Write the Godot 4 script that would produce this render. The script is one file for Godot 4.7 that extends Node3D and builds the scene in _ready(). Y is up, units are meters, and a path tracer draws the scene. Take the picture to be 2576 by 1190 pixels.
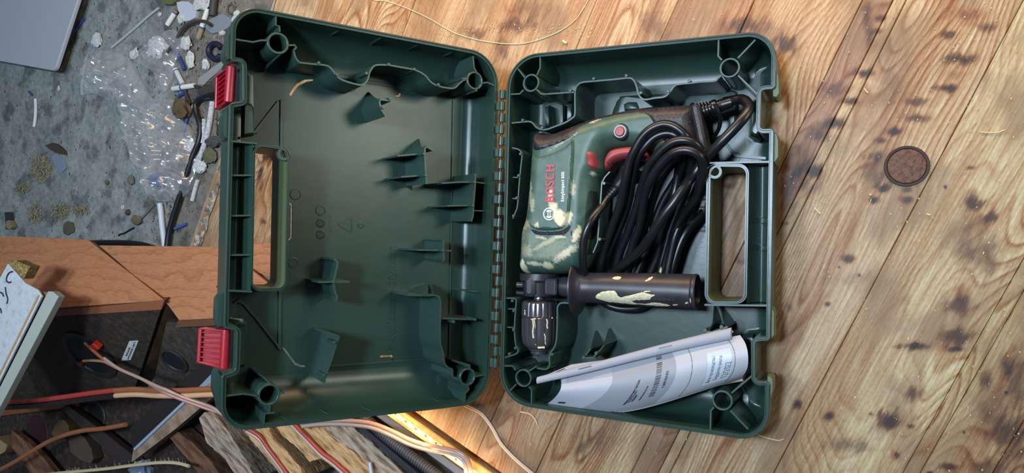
extends Node3D
# A drill in its open case on a plank worktop beside a littered concrete floor.
# Lengths in metres, y up. PX(u, v, y) meets the view ray of pixel (u, v) with the level y.

const FOC := 1840.0
const TILT := 25.5
const PITCH := 1.0
const YT := 0.12      # worktop
const YR := 0.19      # rim of the lower case half
const YC := 0.929     # camera
const BODY_D := 0.068
const LID_D := 0.058
const LID_ANGLE := 57.5
const LED_POWER := 0.0011

var cam_r: Vector3
var cam_f: Vector3
var cam_d: Vector3
var rng := RandomNumberGenerator.new()
var names := {}
var origins := {}
var mats := {}


func _ready():
	rng.seed = 7
	set_camera_and_light()
	set_materials()
	build_floor()
	build_worktop()
	build_case()
	build_drill()
	build_booklet()
	build_strip_and_hose()
	build_pile()
	build_litter()
	build_crumbs()


# ------------------------------------------------------------------ camera, sky, lamps
func set_camera_and_light():
	var th := deg_to_rad(TILT)
	var ph := deg_to_rad(PITCH)
	cam_r = Vector3(cos(th), -sin(th), 0)
	var f0 := Vector3(-sin(th), -cos(th), 0)
	cam_f = f0 * cos(ph) - Vector3(0, 0, 1) * sin(ph)
	cam_d = Vector3(0, 0, 1) * cos(ph) + f0 * sin(ph)
	var cam := Camera3D.new()
	cam.name = "camera"
	add_child(cam)
	cam.transform = Transform3D(Basis(cam_r, -cam_d, -cam_f), Vector3(0, YC, 0))
	cam.fov = rad_to_deg(2.0 * atan(595.0 / FOC))
	cam.near = 0.02
	cam.current = true

	var env := Environment.new()
	env.background_mode = Environment.BG_COLOR
	env.background_color = Color(0.80, 0.88, 1.0)
	env.background_energy_multiplier = 0.11
	env.tonemap_mode = Environment.TONE_MAPPER_LINEAR
	env.tonemap_exposure = 1.0
	env.sdfgi_enabled = true
	env.ssao_enabled = true
	env.ssil_enabled = true
	var we := WorldEnvironment.new()
	we.name = "surroundings"
	we.environment = env
	add_child(we)

	# two cool ceiling lamps over the worktop, the second one further left and weaker
	area_lamp("ceiling_lamp", Vector3(-0.20, 1.75, -0.16), Vector3(-0.20, 0.1, -0.12), Vector2(0.15, 0.15), Color(0.82, 0.91, 1.0), 2.15)
	area_lamp("second_ceiling_lamp", Vector3(-0.66, 1.75, -0.22), Vector3(-0.30, 0.1, 0.0), Vector2(0.25, 0.25), Color(0.84, 0.92, 1.0), 1.45)
	# softer lamp low on the right, it fills the lid
	area_lamp("side_lamp", Vector3(1.20, 0.60, -0.36), Vector3(-0.45, 0.24, 0.0), Vector2(0.35, 0.35), Color(0.98, 1.0, 0.93), 0.62)
	# warm strip light on the shelf beyond the far edge
	area_lamp("shelf_strip_lamp", Vector3(-0.22, 0.46, -0.62), Vector3(-0.20, 0.12, -0.26), Vector2(0.9, 0.03), Color(1.0, 0.84, 0.64), 0.62)


func area_lamp(called, at: Vector3, towards: Vector3, size: Vector2, col: Color, energy: float):
	var l := AreaLight3D.new()
	l.name = called
	l.area_size = size
	l.light_color = col
	l.light_energy = energy
	l.shadow_enabled = true
	l.set("area_range", 8.0)
	l.set("area_attenuation", 2.0)
	add_child(l)
	var up := Vector3.UP if absf((towards - at).normalized().y) < 0.95 else Vector3(1, 0, 0)
	l.look_at_from_position(at, towards, up)
	return l


func PX(u: float, v: float, y: float) -> Vector3:
	var d := cam_f + cam_r * ((u - 1288.0) / FOC) + cam_d * ((v - 595.0) / FOC)
	return Vector3(0, YC, 0) + d * ((y - YC) / d.y)


func pxs(list: Array, y: float) -> Array:
	var out := []
	for p in list:
		out.append(PX(p[0], p[1], p[2] if p.size() > 2 else y))
	return out


# ------------------------------------------------------------------ mesh tools
class MB:
	var v := PackedVector3Array()
	var c := PackedColorArray()
	var uv := PackedVector2Array()
	var col := Color.WHITE
	var colored := false
	var mapped := false

	func tri(a: Vector3, b: Vector3, d: Vector3):
		v.append(a); v.append(b); v.append(d)
		if colored:
			c.append(col); c.append(col); c.append(col)

	func tric(a: Vector3, b: Vector3, d: Vector3, ca: Color, cb: Color, cd: Color):
		v.append(a); v.append(b); v.append(d)
		c.append(ca); c.append(cb); c.append(cd)
		colored = true

	func quad(a: Vector3, b: Vector3, d: Vector3, e: Vector3):
		tri(a, b, d)
		tri(a, d, e)

	func quv(a: Vector3, b: Vector3, d: Vector3, e: Vector3, ua: Vector2, ub: Vector2, ud: Vector2, ue: Vector2):
		quad(a, b, d, e)
		mapped = true
		uv.append(ua); uv.append(ub); uv.append(ud)
		uv.append(ua); uv.append(ud); uv.append(ue)

	func made(off: Vector3, smooth := 38.0) -> ArrayMesh:
		var n := v.size() / 3
		var fn := PackedVector3Array()
		var fh := PackedVector3Array()
		fn.resize(n)
		fh.resize(n)
		for i in n:
			var x := (v[i * 3 + 2] - v[i * 3]).cross(v[i * 3 + 1] - v[i * 3])
			fn[i] = x
			fh[i] = (x * 1e6).normalized()
		var nn := PackedVector3Array()
		nn.resize(n * 3)
		if smooth <= 0.0:
			for i in n:
				nn[i * 3] = fh[i]; nn[i * 3 + 1] = fh[i]; nn[i * 3 + 2] = fh[i]
		else:
			var at := {}
			for i in n * 3:
				var k := Vector3i((v[i] * 20000.0).round())
				if at.has(k):
					at[k].append(i / 3)
				else:
					at[k] = [i / 3]
			var lim := cos(deg_to_rad(smooth))
			for i in n * 3:
				var me := fh[i / 3]
				var s := Vector3.ZERO
				for j in at[Vector3i((v[i] * 20000.0).round())]:
					if fh[j].dot(me) > lim:
						s += fn[j]
				s = (s * 1e6).normalized()
				nn[i] = s if s.length_squared() > 0.5 else (me if me.length_squared() > 0.5 else Vector3.UP)
		var moved := PackedVector3Array()
		moved.resize(v.size())
		for i in v.size():
			moved[i] = v[i] - off
		var arr := []
		arr.resize(Mesh.ARRAY_MAX)
		arr[Mesh.ARRAY_VERTEX] = moved
		arr[Mesh.ARRAY_NORMAL] = nn
		if colored:
			arr[Mesh.ARRAY_COLOR] = c
		if mapped:
			arr[Mesh.ARRAY_TEX_UV] = uv
		var m := ArrayMesh.new()
		m.add_surface_from_arrays(Mesh.PRIMITIVE_TRIANGLES, arr)
		return m

	func base() -> Vector3:
		var lo := v[0]
		var hi := v[0]
		for p in v:
			lo = lo.min(p)
			hi = hi.max(p)
		return Vector3((lo.x + hi.x) / 2, lo.y, (lo.z + hi.z) / 2)

	# tube along points, r a number or a list
	func tube(p: Array, r, segs := 10, caps := true):
		var n := p.size()
		var t0: Vector3 = (p[1] - p[0]).normalized()
		var side := t0.cross(Vector3.UP)
		if side.length() < 0.05:
			side = t0.cross(Vector3.RIGHT)
		side = side.normalized()
		var rings := []
		for i in n:
			var t: Vector3 = (p[mini(i + 1, n - 1)] - p[maxi(i - 1, 0)]).normalized()
			side = (side - t * side.dot(t)).normalized()
			var other := t.cross(side)
			var rr: float = r[i] if r is Array else r
			var ring := []
			for k in segs:
				var a := TAU * k / segs
				ring.append(p[i] + (side * cos(a) + other * sin(a)) * rr)
			rings.append(ring)
		for i in n - 1:
			for k in segs:
				var k2 := (k + 1) % segs
				quad(rings[i][k], rings[i + 1][k], rings[i + 1][k2], rings[i][k2])
		if caps:
			for k in segs:
				tri(p[0], rings[0][k], rings[0][(k + 1) % segs])
				tri(p[n - 1], rings[n - 1][(k + 1) % segs], rings[n - 1][k])

	# solid of revolution: o, axis w, profile of Vector2(radius, height)
	func lathe(o: Vector3, w: Vector3, prof: Array, segs := 24):
		var x := w.cross(Vector3.UP)
		if x.length() < 0.05:
			x = w.cross(Vector3.RIGHT)
		x = x.normalized()
		var y := w.cross(x).normalized()
		for i in prof.size() - 1:
			for k in segs:
				var a := TAU * k / segs
				var b := TAU * (k + 1) / segs
				var da := x * cos(a) + y * sin(a)
				var db := x * cos(b) + y * sin(b)
				var p: Vector2 = prof[i]
				var q: Vector2 = prof[i + 1]
				quad(o + da * p.x + w * p.y, o + da * q.x + w * q.y, o + db * q.x + w * q.y, o + db * p.x + w * p.y)

	# loops of points joined ring by ring
	func loft(loops: Array, closed := true):
		for i in loops.size() - 1:
			var n: int = loops[i].size()
			for k in (n if closed else n - 1):
				var k2 := (k + 1) % n
				quad(loops[i][k], loops[i + 1][k], loops[i + 1][k2], loops[i][k2])

	# box with chamfered edges: xf has the middle and the axes (unit), size, bevel
	func rbox(xf: Transform3D, s: Vector3, b: float):
		var h := s / 2.0
		b = minf(b, minf(h.x, minf(h.y, h.z)) * 0.6)
		var loops := []
		for l in [[-h.y, b], [-h.y + b, 0.0], [h.y - b, 0.0], [h.y, b]]:
			var x: float = h.x - l[1]
			var z: float = h.z - l[1]
			var k: float = b if l[1] == 0.0 else b * 0.4
			var loop := []
			for q in [Vector2(x, -z + k), Vector2(x, z - k), Vector2(x - k, z), Vector2(-x + k, z), Vector2(-x, z - k), Vector2(-x, -z + k), Vector2(-x + k, -z), Vector2(x - k, -z)]:
				loop.append(xf * Vector3(q.x, l[0], q.y))
			loops.append(loop)
		loft(loops)
		for k2 in range(1, 7):
			tri(loops[3][0], loops[3][k2], loops[3][k2 + 1])
			tri(loops[0][0], loops[0][k2 + 1], loops[0][k2])

	# box between two points with width and height; up is the height's side
	func bar(a: Vector3, b: Vector3, w: float, h: float, up := Vector3.UP, bev := 0.0008):
		var z := (b - a).normalized()
		var x := up.cross(z).normalized()
		var y := z.cross(x)
		rbox(Transform3D(Basis(x, y, z), (a + b) / 2.0), Vector3(w, h, (b - a).length()), bev)

	# filled polygon between two loops (top, bottom), caps cut into triangles in the plane (ax, ay)
	func prism(top: Array, bottom: Array, ax := Vector3(1, 0, 0), ay := Vector3(0, 0, 1), low := true):
		var flat := PackedVector2Array()
		for p in top:
			flat.append(Vector2(p.dot(ax), p.dot(ay)))
		var idx := Geometry2D.triangulate_polygon(flat)
		for i in range(0, idx.size(), 3):
			tri(top[idx[i]], top[idx[i + 1]], top[idx[i + 2]])
			if low:
				tri(bottom[idx[i]], bottom[idx[i + 2]], bottom[idx[i + 1]])
		loft([bottom, top])

	# upright wall along a path: tops and feet, with thickness
	func wall(top: Array, foot: Array, t: float):
		var n := top.size()
		var la := []
		var lb := []
		var fa := []
		var fb := []
		for i in n:
			var d: Vector3 = (top[mini(i + 1, n - 1)] - top[maxi(i - 1, 0)]).normalized()
			var s: Vector3 = d.cross(foot[i] - top[i]).normalized() * t * 0.5
			la.append(top[i] + s); lb.append(top[i] - s)
			fa.append(foot[i] + s * 1.25); fb.append(foot[i] - s * 1.25)
		for i in n - 1:
			quad(la[i], la[i + 1], lb[i + 1], lb[i])
			quad(fa[i], fa[i + 1], la[i + 1], la[i])
			quad(lb[i], lb[i + 1], fb[i + 1], fb[i])
		quad(la[0], lb[0], fb[0], fa[0])
		quad(lb[n - 1], la[n - 1], fa[n - 1], fb[n - 1])


# ------------------------------------------------------------------ scene tools
func numbered(called: String) -> String:
	var n: int = names.get(called, 0)
	names[called] = n + 1
	return called if n == 0 else "%s_%03d" % [called, n]


func thing(called: String, label: String, category: String, at: Vector3, group := "") -> Node3D:
	var o := Node3D.new()
	o.name = numbered(called)
	add_child(o)
	o.position = at
	origins[o] = at
	tag(o, label, category, group)
	return o


func tag(o, label: String, category: String, group := ""):
	o.set_meta("label", label)
	if category:
		o.set_meta("category", category)
	if group:
		o.set_meta("group", group)


func part(mb: MB, called: String, m: Material, parent: Node3D, smooth := 38.0) -> MeshInstance3D:
	var o := MeshInstance3D.new()
	o.name = called
	o.mesh = mb.made(origins[parent], smooth)
	o.mesh.surface_set_material(0, m)
	parent.add_child(o, true)
	origins[o] = origins[parent]
	return o


func solo(mb: MB, called: String, m: Material, label: String, category: String, group := "", smooth := 38.0) -> MeshInstance3D:
	var o := MeshInstance3D.new()
	o.name = numbered(called)
	var at := mb.base()
	o.mesh = mb.made(at, smooth)
	o.mesh.surface_set_material(0, m)
	add_child(o)
	o.position = at
	origins[o] = at
	tag(o, label, category, group)
	return o


func struct(mb: MB, called: String, m: Material, smooth := 38.0) -> MeshInstance3D:
	var o := MeshInstance3D.new()
	o.name = called
	o.mesh = mb.made(Vector3.ZERO, smooth)
	o.mesh.surface_set_material(0, m)
	add_child(o)
	origins[o] = Vector3.ZERO
	o.set_meta("kind", "structure")
	return o


func smooth_path(p: Array, per := 6, closed := false) -> Array:
	var out := []
	var n := p.size()
	for i in (n if closed else n - 1):
		var a = p[(i - 1 + n) % n] if closed else p[maxi(i - 1, 0)]
		var b = p[i]
		var c = p[(i + 1) % n]
		var d = p[(i + 2) % n] if closed else p[mini(i + 2, n - 1)]
		for k in per:
			var t := float(k) / per
			out.append(0.5 * ((2.0 * b) + (c - a) * t + (2.0 * a - 5.0 * b + 4.0 * c - d) * t * t + (3.0 * b - 3.0 * c + d - a) * t * t * t))
	if not closed:
		out.append(p[n - 1])
	return out


# 2D polygon with its corners rounded; each entry Vector2, radii in metres
func rounded(p: Array, radii: Array, per := 8) -> Array:
	var out := []
	var n := p.size()
	for i in n:
		var b: Vector2 = p[i]
		var a: Vector2 = (p[(i - 1 + n) % n] - b)
		var c: Vector2 = (p[(i + 1) % n] - b)
		var da := a.normalized()
		var dc := c.normalized()
		var ang := absf(da.angle_to(dc))
		var cut := minf(radii[i] / tan(ang / 2.0), minf(a.length(), c.length()) * 0.48)
		var r := cut * tan(ang / 2.0)
		var mid := b + (da + dc).normalized() * (r / sin(ang / 2.0))
		var s := b + da * cut
		var e := b + dc * cut
		var turn := (s - mid).angle_to(e - mid)
		var steps := maxi(2, per if radii[i] > 0.006 else 4)
		for k in steps + 1:
			out.append(mid + (s - mid).rotated(turn * k / steps))
	return out


func edge_dist(q: Vector2, poly: PackedVector2Array) -> float:
	var best := 1e9
	var n := poly.size()
	var a := poly[n - 1]
	for i in n:
		var b := poly[i]
		var ab := b - a
		var t := clampf((q - a).dot(ab) / maxf(ab.length_squared(), 1e-12), 0.0, 1.0)
		best = minf(best, (a + ab * t).distance_squared_to(q))
		a = b
	return sqrt(best)


# a domed surface over a 2D outline (x, z): hf(Vector2, distance to the edge) gives y; skirt falls to y0
func relief(mb: MB, poly: PackedVector2Array, hf: Callable, cell: float, y0: float, cf = null):
	var lo := poly[0]
	var hi := poly[0]
	for p in poly:
		lo = lo.min(p)
		hi = hi.max(p)
	var nx := int(ceil((hi.x - lo.x) / cell))
	var nz := int(ceil((hi.y - lo.y) / cell))
	var cache := {}
	var put := func(q: Vector2) -> Array:
		var k := Vector2i((q * 40000.0).round())
		if not cache.has(k):
			var d := edge_dist(q, poly)
			var y: float = hf.call(q, d)
			cache[k] = [Vector3(q.x, y, q.y), cf.call(q) if cf else Color.WHITE]
		return cache[k]
	for i in nx:
		for j in nz:
			var a := lo + Vector2(i, j) * cell
			var corners := PackedVector2Array([a, a + Vector2(cell, 0), a + Vector2(cell, cell), a + Vector2(0, cell)])
			var mid := a + Vector2(cell, cell) * 0.5
			var inside := Geometry2D.is_point_in_polygon(mid, poly)
			var dm := edge_dist(mid, poly)
			var pieces := []
			if dm > cell * 0.75:
				if not inside:
					continue
				pieces = [corners]
			else:
				pieces = Geometry2D.intersect_polygons(corners, poly)
			for piece in pieces:
				if Geometry2D.is_polygon_clockwise(piece):
					piece.reverse()
				var idx := Geometry2D.triangulate_polygon(piece) if piece.size() > 4 else PackedInt32Array([0, 1, 2] if piece.size() == 3 else [0, 1, 2, 0, 2, 3])
				for t in range(0, idx.size(), 3):
					var p0: Array = (put as Callable).call(piece[idx[t]])
					var p1: Array = (put as Callable).call(piece[idx[t + 1]])
					var p2: Array = (put as Callable).call(piece[idx[t + 2]])
					if cf:
						mb.tric(p0[0], p1[0], p2[0], p0[1], p1[1], p2[1])
					else:
						mb.tri(p0[0], p1[0], p2[0])
	var n := poly.size()
	for i in n:
		var a2 := poly[i]
		var b2 := poly[(i + 1) % n]
		var parts := maxi(1, int((b2 - a2).length() / cell))
		for k in parts:
			var pa: Array = (put as Callable).call(a2.lerp(b2, float(k) / parts))
			var pb: Array = (put as Callable).call(a2.lerp(b2, float(k + 1) / parts))
			var va: Vector3 = pa[0]
			var vb: Vector3 = pb[0]
			if cf:
				mb.tric(va, vb, Vector3(vb.x, y0, vb.z), pa[1], pb[1], pb[1])
				mb.tric(va, Vector3(vb.x, y0, vb.z), Vector3(va.x, y0, va.z), pa[1], pb[1], pa[1])
			else:
				mb.quad(va, vb, Vector3(vb.x, y0, vb.z), Vector3(va.x, y0, va.z))


func flat2(list: Array, y: float) -> PackedVector2Array:
	var out := PackedVector2Array()
	for p in list:
		var w := PX(p[0], p[1], y)
		out.append(Vector2(w.x, w.z))
	return out


func smooth2(list: Array, y: float, per := 4) -> PackedVector2Array:
	var a := []
	for p in flat2(list, y):
		a.append(p)
	return PackedVector2Array(smooth_path(a, per, true))


# letters as a solid; put(Vector2) lays a point of the text (in units of the letter height, from the middle) onto a surface, lift is along up(Vector2)
func lettering(mb: MB, text: String, bold: bool, put: Callable, thick: float):
	var tm := TextMesh.new()
	var f := SystemFont.new()
	f.font_names = PackedStringArray(["Droid Sans"])
	f.font_weight = 700 if bold else 400
	tm.font = f
	tm.text = text
	tm.font_size = 32
	tm.pixel_size = 1.0 / 23.0
	tm.depth = 1.0
	tm.curve_step = 1.0
	var arr := tm.get_mesh_arrays() if tm.get_surface_count() == 0 else tm.surface_get_arrays(0)
	var vs: PackedVector3Array = arr[Mesh.ARRAY_VERTEX]
	var ix: PackedInt32Array = arr[Mesh.ARRAY_INDEX]
	for s in range(0, ix.size(), 3):
		var q := []
		for k in 3:
			var p := vs[ix[s + k]]
			q.append(put.call(Vector2(p.x, p.y), thick if p.z > 0 else -thick * 0.3))
		mb.tri(q[0], q[1], q[2])


func blob(mb: MB, at: Vector3, r: Vector3, seed_: int, rough := 0.35, seg := 8):
	var nz := FastNoiseLite.new()
	nz.seed = seed_
	nz.frequency = 0.9
	var loops := []
	for i in seg + 1:
		var th := PI * i / seg
		var ring := []
		for k in seg * 2:
			var a := TAU * k / (seg * 2)
			var d := Vector3(sin(th) * cos(a), cos(th), sin(th) * sin(a))
			var m := 1.0 + rough * nz.get_noise_3dv(d * 1.6) * 2.0
			ring.append(at + d * r * m)
		loops.append(ring)
	mb.loft(loops)


# ------------------------------------------------------------------ materials
func mat(r: float, g: float, b: float, rough := 0.6, metal := 0.0) -> StandardMaterial3D:
	var k := "%f %f %f %f %f" % [r, g, b, rough, metal]
	if mats.has(k):
		return mats[k]
	var m := StandardMaterial3D.new()
	m.albedo_color = Color(r / 255.0, g / 255.0, b / 255.0)
	m.roughness = rough
	m.metallic = metal
	mats[k] = m
	return m


func noise_tex(freq: float, ramp: Array, size := 512, seed_ := 1, kind := FastNoiseLite.TYPE_SIMPLEX_SMOOTH, oct := 4) -> NoiseTexture2D:
	var n := FastNoiseLite.new()
	n.noise_type = kind
	n.frequency = freq
	n.seed = seed_
	n.fractal_octaves = oct
	var t := NoiseTexture2D.new()
	t.width = size
	t.height = size
	t.seamless = true
	t.noise = n
	if ramp.size():
		var g := Gradient.new()
		g.offsets = PackedFloat32Array(ramp[0])
		g.colors = PackedColorArray(ramp[1])
		t.color_ramp = g
	return t


func bump_tex(freq: float, size := 256, seed_ := 5, strength := 4.0, oct := 3) -> NoiseTexture2D:
	var t := noise_tex(freq, [], size, seed_, FastNoiseLite.TYPE_SIMPLEX_SMOOTH, oct)
	t.as_normal_map = true
	t.bump_strength = strength
	return t


func rgb(r, g, b) -> Color:
	return Color(r / 255.0, g / 255.0, b / 255.0)


# a material with a two- or three-tone noise wrapped round the thing
func mottled(cols: Array, offs: Array, freq: float, scale: Vector3, rough: float, bump := 0.0, seed_ := 3, world := true) -> StandardMaterial3D:
	var m := StandardMaterial3D.new()
	m.albedo_texture = noise_tex(freq, [offs, cols], 512 if seed_ == 61 else 256, seed_)
	m.uv1_triplanar = true
	m.uv1_world_triplanar = world
	m.uv1_scale = scale
	m.roughness = rough
	if bump > 0.0:
		m.normal_enabled = true
		m.normal_texture = bump_tex(freq * 3.0, 256, seed_ + 9, 6.0)
		m.normal_scale = bump
	return m


var M := {}


func set_materials():
	var plastic := mat(38, 60, 51, 0.31)
	plastic.metallic_specular = 0.48
	plastic.normal_enabled = true
	plastic.normal_texture = bump_tex(0.02, 256, 11, 1.2)
	plastic.normal_scale = 0.10
	plastic.uv1_triplanar = true
	plastic.uv1_scale = Vector3(9, 9, 9)
	M.plastic = plastic
	M.plastic_out = mat(84, 96, 62, 0.5)
	M.rib = mat(42, 65, 57, 0.35)
	M.emboss = mat(41, 62, 56, 0.28)
	M.dark_print = mat(22, 36, 36, 0.5)
	M.red = mat(150, 20, 34, 0.34)
	M.rubber = mottled([rgb(30, 28, 32), rgb(40, 37, 42), rgb(56, 51, 54)], [0.25, 0.6, 0.95], 0.02, Vector3(14, 14, 14), 0.5, 0.25, 21)
	M.black = mat(22, 22, 25, 0.38)
	M.cord = mat(20, 20, 22, 0.34)
	M.grip = mottled([rgb(38, 36, 40), rgb(48, 46, 52), rgb(58, 54, 56)], [0.2, 0.6, 0.95], 0.012, Vector3(10, 10, 10), 0.42, 0.0, 23)
	M.steel = mat(150, 150, 152, 0.3, 0.9)
	M.chuck = mat(104, 101, 106, 0.2, 0.7)
	M.cream = mottled([rgb(200, 188, 150), rgb(222, 212, 178)], [0.3, 0.8], 0.03, Vector3(20, 20, 20), 0.8, 0.5, 31)
	M.trigger = mat(152, 60, 62, 0.45)
	M.white = mat(226, 228, 226, 0.5)
	M.red_print = mat(180, 42, 50, 0.45)
	M.paper = mat(158, 158, 166, 0.75)
	M.paper_edge = mat(182, 172, 168, 0.8)
	M.ink = mat(40, 40, 46, 0.7)
	var house := StandardMaterial3D.new()
	house.vertex_color_use_as_albedo = true
	house.roughness = 0.46
	house.normal_enabled = true
	house.normal_texture = bump_tex(0.16, 256, 41, 2.0, 2)
	house.normal_scale = 0.18
	house.uv1_triplanar = true
	house.uv1_scale = Vector3(34, 34, 34)
	M.house = house


# ------------------------------------------------------------------ concrete floor
func build_floor():
	var period := 1.25
	var lo := Vector2(PX(0, 0, 0).x - 0.06, PX(0, -10, 0).z - 0.06)
	var mb := MB.new()
	mb.mapped = true
	var x0 := -2.9
	var x1 := 1.4
	var z0 := -1.8
	var z1 := 1.8
	var c := [Vector3(x0, 0, z0), Vector3(x1, 0, z0), Vector3(x1, 0, z1), Vector3(x0, 0, z1)]
	var u := []
	for p in c:
		u.append((Vector2(p.x, p.z) - lo) / period)
	mb.quv(c[0], c[1], c[2], c[3], u[0], u[1], u[2], u[3])
	for k in 4:
		var k2 := (k + 1) % 4
		var d := Vector3(0, -0.1, 0)
		mb.quv(c[k] + d, c[k2] + d, c[k2], c[k], u[k], u[k2], u[k2], u[k])
	mb.quv(c[3] + Vector3(0, -0.1, 0), c[2] + Vector3(0, -0.1, 0), c[1] + Vector3(0, -0.1, 0), c[0] + Vector3(0, -0.1, 0), u[3], u[2], u[1], u[0])
	var n := 1000
	var bytes := PackedByteArray()
	bytes.resize(n * n * 3)
	var n1 := FastNoiseLite.new()
	n1.seed = 91
	n1.frequency = 1.0
	n1.fractal_octaves = 4
	var n2 := FastNoiseLite.new()
	n2.seed = 92
	n2.frequency = 1.0
	n2.fractal_octaves = 2
	# dirt thickens towards the worktop's edge
	var e0 := PX(500, 40, 0)
	var e1 := PX(470, 420, 0)
	var along_e := Vector2(e1.x - e0.x, e1.z - e0.z).normalized()
	var across := Vector2(-along_e.y, along_e.x)
	if across.x < 0:
		across = -across
	for j in n:
		for i in n:
			var x := lo.x + period * i / n
			var z := lo.y + period * j / n
			var broad := n1.get_noise_2d(x * 5.0, z * 5.0)
			var patch := n1.get_noise_2d(x * 16.0 + 7.0, z * 16.0)
			var speck := n2.get_noise_2d(x * 210.0, z * 210.0)
			var fine := n2.get_noise_2d(x * 70.0 + 3.0, z * 70.0)
			var k := 1.0 + 0.16 * broad + 0.10 * fine - 0.42 * clampf(patch * 1.8 - 0.22, 0.0, 0.6) - 0.5 * clampf(speck * 1.6 - 0.55, 0.0, 0.7)
			var dd := Vector2(x - e0.x, z - e0.z).dot(across)
			var dirt := clampf(smoothstep(-0.16, 0.02, dd + 0.09 * patch) * 0.9 + clampf(broad * 1.2 - 0.25, 0.0, 0.3), 0.0, 0.9)
			var o := (j * n + i) * 3
			bytes[o] = int(clampf(lerpf(138.0, 116.0, dirt) * k, 0, 255))
			bytes[o + 1] = int(clampf(lerpf(143.0, 109.0, dirt) * k, 0, 255))
			bytes[o + 2] = int(clampf(lerpf(139.0, 98.0, dirt) * k, 0, 255))
	var m := StandardMaterial3D.new()
	m.albedo_texture = ImageTexture.create_from_image(Image.create_from_data(n, n, false, Image.FORMAT_RGB8, bytes))
	m.roughness = 0.7
	m.normal_enabled = true
	m.normal_texture = bump_tex(0.06, 256, 61, 4.0)
	m.normal_scale = 0.35
	struct(mb, "floor", m)


# ------------------------------------------------------------------ plank worktop
var grain_s: Vector2
var grain_w: Vector2
var tex_lo: Vector2
var tex_size: Vector2


func sw(u: float, v: float) -> Vector2:
	var p := PX(u, v, YT)
	return Vector2(grain_s.dot(Vector2(p.x, p.z)), grain_w.dot(Vector2(p.x, p.z)))


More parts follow.
